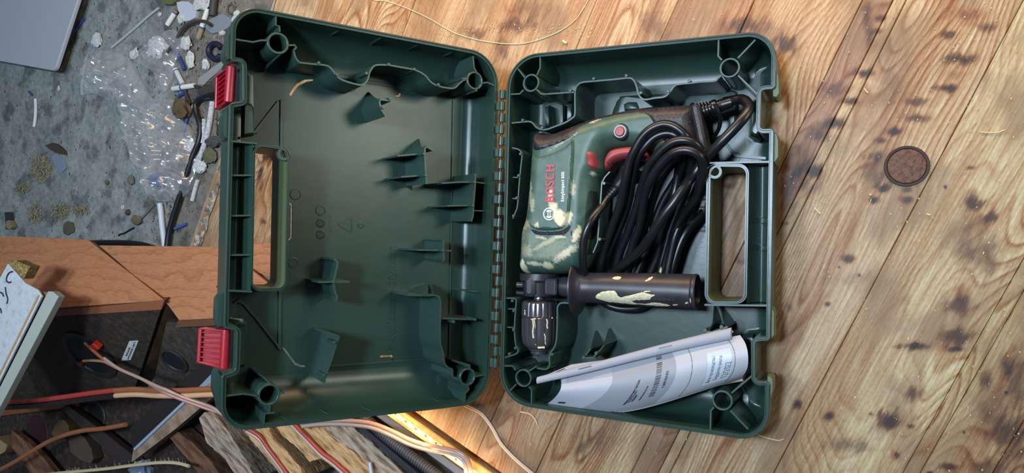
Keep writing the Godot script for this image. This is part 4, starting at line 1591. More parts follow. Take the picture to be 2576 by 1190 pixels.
	for j in 9:
		for i in 17:
			var u := 1556.0 + i * 11.5 + (j % 2) * 5.7
			var v := 268.0 + j * 10.0 - i * 0.9
			var p := PX(u, v, YR + 0.001)
			var q := Vector2(p.x, p.z)
			if Geometry2D.is_point_in_polygon(q, soft) and edge_dist(q, soft) > 0.004 and u < 1735:
				dots.lathe(Vector3(q.x, house_y(q) + 0.0014, q.y), Vector3.UP, [Vector2(0.0008, 0), Vector2(0.0005, 0.0006), Vector2(0, 0.0007)], 6)
	part(dots, "grip_dots", M.rubber, over).set_meta("kind", "stuff")
	var end := MB.new()
	var ea := PX(1753, 268, YR - 0.012)
	var eb := PX(1779, 392, YR - 0.012)
	end.bar(ea, eb, 0.008, 0.030, Vector3.UP, 0.003)
	part(end, "grip_end_band", M.rubber, root)
	# lock button in its ring, slider and trigger
	round_button(root, 1560, 331, 21.5, 17, 11.5)
	var slide := smooth2([[1491, 390], [1500, 387], [1508, 392], [1510, 406], [1511, 420], [1508, 427], [1500, 428], [1494, 422], [1491, 406]], lev, 3)
	var slb := MB.new()
	relief(slb, slide, over_house(0.0026, 0.0025), 0.0014, YR - 0.02)
	part(slb, "direction_slider", M.trigger, root, 50.0).set_meta("label", "red direction slider")
	var trig := smooth2([[1524, 428], [1521, 408], [1529, 387], [1546, 374], [1593, 368], [1626, 380], [1634, 396], [1618, 404], [1590, 398], [1562, 402], [1542, 412], [1532, 427]], lev, 3)
	var tb := MB.new()
	relief(tb, trig, func(_q: Vector2, d: float): return YR - 0.012 + 0.011 * sqrt(1.0 - pow(1.0 - minf(d / 0.006, 1.0), 2)), 0.0016, YR - 0.034)
	part(tb, "trigger", M.trigger, root, 50.0).set_meta("label", "red trigger")
	# side plate with small signs
	var plate := smooth2([[1488, 486], [1497, 482], [1502, 490], [1499, 560], [1494, 600], [1484, 600], [1482, 560]], lev, 2)
	var plb := MB.new()
	relief(plb, plate, over_house(0.0007, 0.001), 0.0018, YR - 0.03)
	part(plb, "sign_plate", mat(30, 46, 42, 0.55), root)
	# raised name, type line and round emblem
	drill_text(pan, "BOSCH", true, [1385.5, 508.5], [1386.5, 415.5], 22.5, 0.0011, M.red_print)
	drill_text(pan, "EasyImpact 600", true, [1418, 507], [1419, 433], 10.0, 0.0006, M.white)
	emblem(pan, 1383, 538.5, 14.8)
	collar_and_chuck(root)
	side_handle(root)
	cord(root)


func round_button(root: Node3D, u: float, v: float, r0: float, r1: float, r2: float):
	var p := PX(u, v, YR + 0.002)
	var k := PX(u, v + 10.0, YR + 0.002).distance_to(p) / 10.0
	p.y = house_y(Vector2(p.x, p.z)) - 0.0015
	var mb := MB.new()
	mb.lathe(p, Vector3.UP, [Vector2(r0 * k, 0), Vector2(r0 * k * 0.98, 0.0024), Vector2(r1 * k, 0.0012), Vector2(r1 * k, 0)], 32)
	part(mb, "button_well", mat(24, 38, 34, 0.5), root)
	var rg := MB.new()
	rg.lathe(p, Vector3.UP, [Vector2(r1 * k, 0), Vector2(r1 * k, 0.0036), Vector2(r1 * k * 0.92, 0.0044), Vector2(r2 * k * 1.12, 0.0044), Vector2(r2 * k * 1.05, 0.0030)], 32)
	part(rg, "button_ring", mat(150, 154, 158, 0.6, 0.3), root)
	var bt := MB.new()
	bt.lathe(p, Vector3.UP, [Vector2(r2 * k * 1.05, 0.002), Vector2(r2 * k * 1.02, 0.0050), Vector2(r2 * k * 0.9, 0.0058), Vector2(0, 0.0060)], 32)
	part(bt, "lock_button", M.trigger, root).set_meta("label", "round red lock button")


func drill_text(parent: Node3D, text: String, bold: bool, from: Array, to: Array, size_px: float, thick: float, m: Material):
	var lev := YR + 0.0125
	var a := PX(from[0], from[1], lev)
	var b := PX(to[0], to[1], lev)
	var x := Vector2(b.x - a.x, b.z - a.z).normalized()
	var y := Vector2(x.y, -x.x)
	if y.x > 0:
		y = -y
	var k := PX(from[0] + 10.0, from[1], lev).distance_to(a) / 10.0
	var probe := MB.new()
	lettering(probe, text, bold, func(p: Vector2, l: float): return Vector3(p.x, p.y, l), 0.1)
	var lo := Vector2(1e9, 1e9)
	var hi := -lo
	for p in probe.v:
		lo = lo.min(Vector2(p.x, p.y))
		hi = hi.max(Vector2(p.x, p.y))
	var sx := Vector2(a.x, a.z).distance_to(Vector2(b.x, b.z)) / (hi.x - lo.x)
	var sy := size_px * k / (hi.y - lo.y)
	var mb := MB.new()
	for p in probe.v:
		var q := Vector2(a.x, a.z) + x * (p.x - lo.x) * sx + y * (p.y - (lo.y + hi.y) / 2.0) * sy
		mb.v.append(Vector3(q.x, house_y(q) + 0.0042 + (thick if p.z > 0 else -0.0002), q.y))
	part(mb, "lettering", m, parent, 0.0)


func emblem(parent: Node3D, u: float, v: float, r: float):
	var lev := YR + 0.0125
	var c := PX(u, v, lev)
	var k := PX(u + 10.0, v, lev).distance_to(c) / 10.0
	c.y = house_y(Vector2(c.x, c.z)) + 0.0042
	var mb := MB.new()
	mb.lathe(c, Vector3.UP, [Vector2(r * k, 0), Vector2(r * k, 0.0005), Vector2(r * k * 0.83, 0.0005), Vector2(r * k * 0.83, 0)], 40)
	# armature: two flat bars joined by a narrower bridge, ends cut by arcs
	var x := Vector3(1, 0, 0)
	var z := Vector3(0, 0, 1)
	for s in [-1, 1]:
		mb.lathe(c, Vector3.UP, [Vector2(0, 0)], 3)
		var arc_o := []
		var arc_i := []
		for t in 9:
			var a := lerpf(-0.85, 0.85, t / 8.0)
			arc_o.append(c + (x * sin(a) + z * cos(a) * s) * r * k * 0.66 + Vector3.UP * 0.0005)
			arc_i.append(c + (x * sin(a) * 0.80 + z * s * (0.50 - 0.04 * cos(a))) * r * k * 0.72 + Vector3.UP * 0.0005)
		mb.loft([arc_o, arc_i], false)
	for e in [[-0.18, 0.13], [0.18, 0.13]]:
		mb.rbox(Transform3D(Basis.IDENTITY, c + x * e[0] * r * k + Vector3.UP * 0.0001), Vector3(e[1] * r * k, 0.0008, 0.74 * r * k), 0.0001)
	part(mb, "emblem", M.white, parent, 0.0)


func fluted(mb: MB, o: Vector3, w: Vector3, prof: Array, count: int, amp: float, segs := 96, sharp := 2.0):
	var x := w.cross(Vector3.UP).normalized()
	var y := w.cross(x).normalized()
	var loops := []
	for p in prof:
		var ring := []
		for k in segs:
			var a := TAU * k / segs
			var g := pow(absf(cos(a * count / 2.0)), sharp)
			var r: float = p[0] * (1.0 - amp * p[2] * (1.0 - g))
			ring.append(o + (x * cos(a) + y * sin(a)) * r + w * p[1])
		loops.append(ring)
	mb.loft(loops)


func collar_and_chuck(root: Node3D):
	var lev := YR - 0.018
	var a := PX(1357, 700, lev)
	var b := PX(1356, 890, lev)
	var w := (b - a).normalized()
	var k := a.distance_to(b) / 190.0
	var kx := PX(1367, 760, lev).distance_to(PX(1357, 760, lev)) / 10.0
	# neck and spindle
	var nb := MB.new()
	nb.lathe(a, w, [Vector2(0, -12 * k), Vector2(46 * kx, -12 * k), Vector2(46 * kx, 4 * k), Vector2(40 * kx, 10 * k), Vector2(36 * kx, 44 * k), Vector2(0, 45 * k)], 32)
	part(nb, "gear_neck", mat(40, 40, 44, 0.4), root)
	var sp := MB.new()
	sp.lathe(a, w, [Vector2(0, 44 * k), Vector2(13 * kx, 44 * k), Vector2(13 * kx, 52 * k), Vector2(16 * kx, 54 * k), Vector2(0, 55 * k)], 20)
	part(sp, "spindle", M.steel, root)
	var c1 := MB.new()
	fluted(c1, a, w, [[0.0, 54 * k, 0], [30 * kx, 54 * k, 0], [38 * kx, 58 * k, 0.3], [40.5 * kx, 63 * k, 1], [41.5 * kx, 93 * k, 1], [41 * kx, 95 * k, 0], [0.0, 95.5 * k, 0]], 16, 0.045, 128, 0.35)
	part(c1, "chuck_ring", M.chuck, root, 30.0)
	var c2 := MB.new()
	fluted(c2, a, w, [[0.0, 96 * k, 0], [40 * kx, 96 * k, 0], [41.5 * kx, 98 * k, 0.2], [41.5 * kx, 102 * k, 1], [41 * kx, 142 * k, 1], [39.5 * kx, 156 * k, 1], [37 * kx, 165 * k, 0.4], [31 * kx, 173 * k, 0], [25 * kx, 176 * k, 0], [24 * kx, 180 * k, 0], [20 * kx, 182 * k, 0], [20 * kx, 189 * k, 0], [11 * kx, 190 * k, 0], [9 * kx, 184 * k, 0], [0.0, 184 * k, 0]], 12, 0.075, 144, 0.4)
	part(c2, "chuck_sleeve", M.chuck, root, 30.0)
	# filler dried in the flutes
	for f in [[1342, 802, 1344, 850, 2.2], [1346, 803, 1347, 868, 1.4], [1371, 803, 1373, 828, 1.8], [1367, 840, 1368, 868, 1.6], [1379, 802, 1385, 802, 2.0], [1338, 803, 1350, 802, 1.8], [1352, 875, 1366, 876, 2.6], [1319, 780, 1322, 792, 1.6]]:
		var q := MB.new()
		var p0 := on_chuck(f[0], f[1], a, w, kx)
		var p1 := on_chuck(f[2], f[3], a, w, kx)
		q.tube(smooth_path([p0, p0.lerp(p1, 0.35) + Vector3(0.0006, 0, 0), p0.lerp(p1, 0.7) - Vector3(0.0005, 0, 0.0002), p1], 3), f[4] * kx * 0.9, 6)
		part(q, "dried_filler", M.cream, root)


func on_chuck(u: float, v: float, a: Vector3, w: Vector3, kx: float) -> Vector3:
	var p := PX(u, v, a.y + 0.9 * 40.0 * kx)
	var along := (p - a).dot(w)
	var c := a + w * along
	var r := 40.5 * kx
	if along > 0.065:
		r *= 0.9
	var off := clampf(Vector2(p.x - c.x, p.z - c.z).dot(Vector2(-w.z, w.x)), -r * 0.95, r * 0.95)
	var s := Vector3(-w.z, 0, w.x)
	return c + s * off + Vector3.UP * sqrt(r * r - off * off)


func side_handle(root: Node3D):
	var lev := YR - 0.016
	var a := PX(1336, 718, lev)
	var b := PX(1752, 734, lev)
	var w := (b - a).normalized()
	var k := a.distance_to(b) / (1752.0 - 1336.0)
	var kv := PX(1560, 735, lev).distance_to(PX(1560, 725, lev)) / 10.0
	var at := func(u: float) -> float: return (u - 1336.0) * k
	var g := MB.new()
	var prof := []
	for e in [[1418, 0], [1418, 24], [1424, 26], [1452, 27], [1455, 24], [1458, 27], [1457, 50], [1458.5, 68], [1461, 73], [1464, 72.5], [1467, 66], [1471, 53], [1477, 44], [1486, 39.5], [1505, 38.5], [1530, 39.5], [1600, 41], [1680, 42], [1736, 42.5], [1743, 42.5], [1745, 41], [1747, 43], [1752, 43.5], [1755, 42], [1754, 39], [1738, 36], [1738, 0]]:
		prof.append(Vector2(e[1] * kv, (at as Callable).call(e[0])))
	g.lathe(a, w, prof, 48)
	var grip := part(g, "side_handle", M.grip, root, 30.0)
	grip.set_meta("label", "black side handle with a round flange")
	# filler smeared along the handle
	var top := func(q: Vector2, lift: float) -> float:
		var d := Vector2(q.x - a.x, q.y - a.z)
		var s := absf(d.x * -w.z + d.y * w.x)
		var u := 1336.0 + d.dot(Vector2(w.x, w.z)) / k
		var r := lerpf(39.5, 42.2, clampf((u - 1500.0) / 200.0, 0, 1)) * kv
		return lev + sqrt(maxf(r * r - s * s, 1e-6)) + lift
	var patches := [
		[[235, 1012], [262, 985], [310, 968], [380, 960], [412, 972], [425, 1000], [445, 1016], [500, 1004], [560, 990], [625, 975], [680, 985], [735, 998], [700, 1016], [690, 1032], [630, 1036], [580, 1040], [535, 1050], [575, 1066], [640, 1070], [720, 1060], [790, 1068], [850, 1088], [760, 1092], [640, 1084], [520, 1074], [420, 1066], [320, 1052], [250, 1032]],
		[[370, 858], [392, 846], [420, 844], [440, 852], [436, 866], [404, 870]], [[645, 880], [680, 852], [705, 846], [690, 866], [656, 884]], [[640, 968], [690, 960], [692, 966], [650, 974]], [[865, 1078], [890, 1072], [915, 1078], [890, 1086]], [[975, 1066], [998, 1054], [1000, 1062], [985, 1068]], [[1020, 1030], [1028, 1024], [1030, 1060], [1022, 1062]], [[1030, 1092], [1042, 1090], [1044, 1104], [1034, 1100]], [[740, 800], [752, 768], [760, 790], [750, 820]]]
	for pt in patches:
		var px := []
		for e in pt:
			px.append([1430.0 + e[0] / 3.305, 440.0 + e[1] / 3.305])
		var poly := smooth2(px, lev + 0.010, 4)
		var jag := PackedVector2Array()
		for q in poly:
			jag.append(q + Vector2(noise_a.get_noise_2d(q.x * 900, q.y * 900), noise_a.get_noise_2d(q.y * 900, q.x * 900)) * 0.0009)
		if Geometry2D.triangulate_polygon(jag).is_empty():
			jag = poly
		var mb := MB.new()
		var low: float = lev + 0.004
		relief(mb, jag, func(q: Vector2, d: float): return (top as Callable).call(q, 0.0002 + 0.0007 * minf(d / 0.002, 1.0)), 0.0014, low)
		part(mb, "dried_filler", M.cream, grip, 50.0)
	# stamped line on the handle
	var st := MB.new()
	for i in 14:
		var p := PX(1642 + i * 4.0, 752 + i * 0.16, lev + 0.014)
		var q := Vector2(p.x, p.z)
		var y: float = (top as Callable).call(q, 0.0004)
		st.rbox(Transform3D(Basis.IDENTITY, Vector3(q.x, y, q.y)), Vector3(0.0011, 0.0008, 0.0016 + 0.0006 * (i % 3)), 0.0002)
	part(st, "stamped_line", mat(18, 17, 17, 0.6), grip)
	# clamp round the neck, thumb pad, threaded bolt
	var c := MB.new()
	c.rbox(Transform3D(Basis(w, Vector3.UP, w.cross(Vector3.UP)), a + w * (at as Callable).call(1352)), Vector3(28 * k, 0.044, 54 * kv), 0.004)
	part(c, "clamp_band", mat(52, 52, 58, 0.38), root)
	var c2 := MB.new()
	c2.lathe(a, w, [Vector2(0, (at as Callable).call(1362)), Vector2(25 * kv, (at as Callable).call(1362)), Vector2(26 * kv, (at as Callable).call(1366)), Vector2(22 * kv, (at as Callable).call(1376)), Vector2(20 * kv, (at as Callable).call(1384)), Vector2(24 * kv, (at as Callable).call(1388)), Vector2(24 * kv, (at as Callable).call(1419)), Vector2(0, (at as Callable).call(1419))], 32)
	part(c2, "clamp_neck", mat(50, 46, 44, 0.35, 0.2), root)
	var pad := MB.new()
	var p0: Vector3 = a + w * (at as Callable).call(1403) + Vector3.UP * 0.0125
	pad.rbox(Transform3D(Basis(w, Vector3.UP, w.cross(Vector3.UP)), p0), Vector3(32 * k, 0.006, 42 * kv), 0.003)
	part(pad, "thumb_pad", mat(56, 56, 64, 0.4), root)
	var gr := MB.new()
	for i in 8:
		gr.rbox(Transform3D(Basis(w, Vector3.UP, w.cross(Vector3.UP)), p0 + w * (i * 2.6 - 9) * k + Vector3.UP * 0.0032), Vector3(1.2 * k, 0.0012, 34 * kv), 0.0003)
	part(gr, "thumb_ridges", mat(36, 36, 40, 0.4), root)
	var bolt := MB.new()
	var bp := []
	for i in 12:
		var s: float = (at as Callable).call(1292 + i * 3.9)
		bp.append(Vector2(6.6 * kv, s))
		bp.append(Vector2(8.2 * kv, s + 1.6 * k))
	bp.push_front(Vector2(0, bp[0].y))
	bp.append(Vector2(0, bp[bp.size() - 1].y))
	bolt.lathe(a - Vector3(0, 0.004, 0), w, bp, 16)
	part(bolt, "threaded_bolt", M.steel, root)
	var st2 := MB.new()
	st2.lathe(PX(1300, 737, lev - 0.008), w, [Vector2(0, 0), Vector2(9 * kv, 0), Vector2(10 * kv, 2 * k), Vector2(10 * kv, 40 * k), Vector2(0, 40 * k)], 16)
	part(st2, "depth_stop_sleeve", M.black, root)


func yr(list: Array) -> Array:
	var out := []
	for p in list:
		out.append(PX(p[0], p[1], YR + p[2]))
	return out


func cord(root: Node3D):
	var r := 0.0046
	var strands := [
		[[1508, 690, -0.036], [1511, 668, -0.030], [1522, 621, -0.022], [1541, 567, -0.014], [1560, 516, -0.006], [1572, 458, 0.004], [1584, 406, 0.010], [1596, 378, 0.013], [1614, 347, 0.015], [1636, 326, 0.016], [1663, 314, 0.016], [1686, 315, 0.016], [1707, 326, 0.015], [1726, 345, 0.012], [1739, 372, 0.002], [1740, 410, -0.016], [1730, 465, -0.030], [1711, 515, -0.036], [1692, 565, -0.040], [1676, 615, -0.042], [1660, 690, -0.044]],
		[[1516, 690, -0.042], [1530, 636, -0.034], [1557, 576, -0.028], [1578, 519, -0.020], [1590, 455, -0.008], [1602, 401, 0.004], [1620, 373, 0.008], [1641, 350, 0.009], [1663, 338, 0.009], [1686, 336, 0.008], [1706, 346, 0.006], [1720, 368, -0.002], [1722, 400, -0.018], [1708, 440, -0.032], [1690, 470, -0.036], [1669, 505, -0.038], [1650, 550, -0.040], [1637, 600, -0.042], [1618, 650, -0.043], [1600, 695, -0.044]],
		[[1545, 692, -0.036], [1560, 634, -0.028], [1581, 582, -0.020], [1602, 519, -0.010], [1612, 480, -0.003], [1624, 440, 0.006], [1632, 418, 0.010], [1647, 398, 0.014], [1668, 375, 0.017], [1695, 357, 0.019], [1722, 353, 0.019], [1746, 361, 0.016], [1760, 378, 0.010], [1766, 402, 0.000], [1767, 430, -0.014], [1759, 472, -0.030], [1748, 522, -0.038], [1722, 566, -0.041], [1702, 606, -0.043], [1684, 645, -0.044], [1668, 695, -0.044]],
		[[1572, 692, -0.034], [1592, 615, -0.024], [1608, 570, -0.016], [1618, 515, -0.006], [1623, 490, -0.001], [1634, 459, 0.007], [1652, 426, 0.013], [1674, 400, 0.017], [1696, 384, 0.020], [1718, 378, 0.021], [1741, 381, 0.020], [1760, 394, 0.017], [1766, 413, 0.012], [1767, 435, 0.007], [1761, 463, 0.000], [1756, 490, -0.010], [1738, 514, -0.017], [1717, 543, -0.024], [1702, 573, -0.028], [1686, 622, -0.032], [1666, 690, -0.038]],
		[[1592, 690, -0.044], [1611, 609, -0.040], [1630, 546, -0.034], [1643, 500, -0.030], [1660, 455, -0.028], [1684, 420, -0.030], [1712, 398, -0.036]],
		[[1634, 694, -0.044], [1655, 640, -0.040], [1664, 580, -0.034], [1688, 520, -0.030], [1700, 470, -0.030], [1708, 420, -0.034]],
		[[1771, 532, -0.048], [1766, 538, -0.047], [1748, 557, -0.042], [1727, 582, -0.036], [1709, 618, -0.034], [1692, 672, -0.034], [1684, 705, -0.036]],
		[[1708, 560, -0.036], [1697, 600, -0.036], [1680, 650, -0.038], [1664, 700, -0.040]],
		[[1718, 548, -0.030], [1700, 590, -0.028], [1688, 640, -0.030], [1676, 700, -0.032]],
		[[1503, 735, -0.040], [1522, 762, -0.046], [1550, 774, -0.048], [1580, 777, -0.048], [1610, 773, -0.047], [1644, 752, -0.044]]]
	for s in strands:
		var mb := MB.new()
		mb.tube(smooth_path(yr(s), 7), r, 12)
		part(mb, "power_cord", M.cord, root, 60.0)
	var d := MB.new()
	d.tube(smooth_path(yr([[1822, 257, -0.022], [1842, 253, -0.020], [1864, 250, -0.016], [1876, 255, -0.010], [1884, 268, -0.004], [1877, 287, 0.002], [1857, 313, 0.006], [1816, 356, 0.006], [1778, 396, 0.000], [1749, 434, -0.002], [1722, 469, 0.004], [1695, 509, 0.007], [1668, 545, 0.006], [1640, 590, 0.000], [1616, 624, -0.008], [1590, 648, -0.014], [1564, 668, -0.020], [1540, 690, -0.028]]), 7), 0.0052, 14)
	part(d, "power_cord", M.cord, root, 60.0)
	# bellows where the cord leaves the grip
	var lev := YR - 0.020
	var a := PX(1750, 287, lev)
	var b := PX(1842, 256, lev)
	var w := (b - a).normalized()
	var k := a.distance_to(b) / 97.0
	var prof := [Vector2(0, -6 * k), Vector2(30 * k, -6 * k), Vector2(32 * k, 2 * k)]
	for i in 5:
		prof.append(Vector2((27 - i * 1.2) * k, (4 + i * 8) * k))
		prof.append(Vector2((20 - i * 1.2) * k, (6 + i * 8) * k))
		prof.append(Vector2((20 - i * 1.2) * k, (9.5 + i * 8) * k))
		prof.append(Vector2((26 - i * 1.2) * k, (10.5 + i * 8) * k))
	for e in [[19, 46], [21, 48], [21, 58], [16, 60], [16, 66], [17, 68], [16, 72], [15, 96], [9, 97], [0, 97]]:
		prof.append(Vector2(e[0] * k, e[1] * k))
	var bl := MB.new()
	bl.lathe(a, w, prof, 28)
	part(bl, "cord_sleeve", M.cord, root, 30.0)
	var tab := MB.new()
	tab.tube(smooth_path(yr([[1798, 262, -0.010], [1808, 282, -0.012], [1812, 302, -0.018], [1808, 324, -0.026], [1797, 342, -0.034], [1786, 350, -0.040]]), 5), 0.0022, 8)
	part(tab, "sleeve_tab", M.cord, root)
	# mains plug lying between the coils
	var pa := PX(1528, 498, YR - 0.012)
	var pb := PX(1612, 408, YR - 0.022)
	var pw := (pb - pa).normalized()
	var pk := pa.distance_to(pb) / 123.0
	var pp := [Vector2(0, -2 * pk), Vector2(9 * pk, -2 * pk)]
	for i in 4:
		pp.append_array([Vector2((12 + i) * pk, (i * 8) * pk), Vector2((12 + i) * pk, (i * 8 + 4) * pk), Vector2((10 + i) * pk, (i * 8 + 5) * pk), Vector2((10 + i) * pk, (i * 8 + 7) * pk)])
	for e in [[15, 33], [18, 40], [22, 60], [30, 76], [33, 82], [33, 100], [30, 104], [0, 104]]:
		pp.append(Vector2(e[0] * pk, e[1] * pk))
	var pl := MB.new()
	pl.lathe(pa, pw, pp, 28)
	var plug := part(pl, "mains_plug", M.black, root, 30.0)
	for s in [-1, 1]:
		var pinb := MB.new()
		var side := pw.cross(Vector3.UP).normalized()
		pinb.lathe(pa + side * s * 0.0095 + pw * 104 * pk, pw, [Vector2(0.0024, -0.001), Vector2(0.0024, 0.016), Vector2(0.0016, 0.018), Vector2(0, 0.0183)], 12)
		part(pinb, "plug_pin", M.steel, plug)
	var pwire := MB.new()
	pwire.tube(smooth_path(yr([[1530, 497, -0.012], [1516, 517, -0.006], [1502, 534, 0.001], [1487, 556, 0.007], [1475, 580, 0.009], [1467, 610, 0.008], [1466, 650, 0.004], [1468, 680, -0.004], [1474, 705, -0.016]]), 7), 0.0043, 12)
	part(pwire, "power_cord", M.cord, root, 60.0)


# ------------------------------------------------------------------ the rolled booklet
func along(list: Array, t: float) -> Vector2:
	var n := list.size() - 1
	var x := clampf(t, 0.0, 1.0) * n
	var i := mini(int(x), n - 1)
	var f := x - i
	var a = list[maxi(i - 1, 0)]
	var b = list[i]
	var c = list[i + 1]
	var d = list[mini(i + 2, n)]
	var out := []
	for k in 2:
		out.append(0.5 * ((2.0 * b[k]) + (c[k] - a[k]) * f + (2.0 * a[k] - 5.0 * b[k] + 4.0 * c[k] - d[k]) * f * f + (3.0 * b[k] - 3.0 * c[k] + d[k] - a[k]) * f * f * f))
	return Vector2(out[0], out[1])


var cover_grid := []


func cover_at(s: float, t: float) -> Vector3:
	# looked up on a grid, worked out once
	if cover_grid.is_empty():
		for i in 65:
			var row := []
			for j in 33:
				row.append(cover_exact(i / 64.0, j / 32.0))
			cover_grid.append(row)
	var x := clampf(s, 0.0, 1.0) * 64.0
	var y := clampf(t, 0.0, 1.0) * 32.0
	var i := mini(int(x), 63)
	var j := mini(int(y), 31)
	var a: Vector3 = cover_grid[i][j].lerp(cover_grid[i + 1][j], x - i)
	var b: Vector3 = cover_grid[i][j + 1].lerp(cover_grid[i + 1][j + 1], x - i)
	return a.lerp(b, y - j)


func cover_exact(s: float, t: float) -> Vector3:
	var c0 := along([[1411, 950], [1525, 918], [1640, 889], [1752, 862], [1862, 843]], s)
	var c1 := along([[1370, 1021], [1464, 1032], [1562, 1034], [1660, 1012], [1765, 980], [1868, 948]], s)
	var d0 := along([[1411, 950], [1412, 968], [1408, 984], [1393, 1003], [1370, 1021]], t)
	var d1 := along([[1862, 843], [1876, 866], [1882, 896], [1880, 926], [1868, 948]], t)
	var p00 := Vector2(1411, 950)
	var p10 := Vector2(1862, 843)
	var p01 := Vector2(1370, 1021)
	var p11 := Vector2(1868, 948)
	var q := c0.lerp(c1, t) + d0.lerp(d1, s) - p00.lerp(p10, s).lerp(p01.lerp(p11, s), t)
	var h := -0.012 - 0.003 * t * t + 0.016 * sin(PI * clampf(t * 0.92 + 0.06, 0, 1)) + 0.004 * (s - 0.5)
	return PX(q.x, q.y, YR + h)


func cover_normal(s: float, t: float) -> Vector3:
	var a := cover_at(clampf(s + 0.01, 0, 1), t) - cover_at(clampf(s - 0.01, 0, 1), t)
	var b := cover_at(s, clampf(t + 0.02, 0, 1)) - cover_at(s, clampf(t - 0.02, 0, 1))
	var n := a.cross(b).normalized()
	return n if n.y > 0 else -n


func on_cover(s0: float, s1: float, t0: float, t1: float, lift: float, ns := 20, nt := 12) -> MB:
	var mb := MB.new()
	for i in ns:
		for j in nt:
			var q := []
			var u := []
			for c in [[0, 0], [1, 0], [1, 1], [0, 1]]:
				var s := lerpf(s0, s1, float(i + c[0]) / ns)
				var t := lerpf(t0, t1, float(j + c[1]) / nt)
				q.append(cover_at(s, t) + cover_normal(s, t) * lift)
				u.append(Vector2(s, t))
			mb.quv(q[0], q[1], q[2], q[3], u[0], u[1], u[2], u[3])
	return mb


func cover_text(parent: Node3D, text: String, bold: bool, s0: float, t0: float, t1: float, size: float, skew: float, m: Material):
	var probe := MB.new()
	lettering(probe, text, bold, func(p: Vector2, l: float): return Vector3(p.x, p.y, l), 0.1)
	var lo := Vector2(1e9, 1e9)
	var hi := -lo
	for p in probe.v:
		lo = lo.min(Vector2(p.x, p.y))
		hi = hi.max(Vector2(p.x, p.y))
	var mb := MB.new()
	for p in probe.v:
		var f := (p.x - lo.x) / (hi.x - lo.x)
		var t := lerpf(t0, t1, f)
		var s := s0 + skew * f - (p.y - (lo.y + hi.y) / 2.0) / (hi.y - lo.y) * size
		mb.v.append(cover_at(s, t) + cover_normal(s, t) * (0.00035 if p.z > 0 else 0.0001))
	part(mb, "printed_line", m, parent, 0.0)


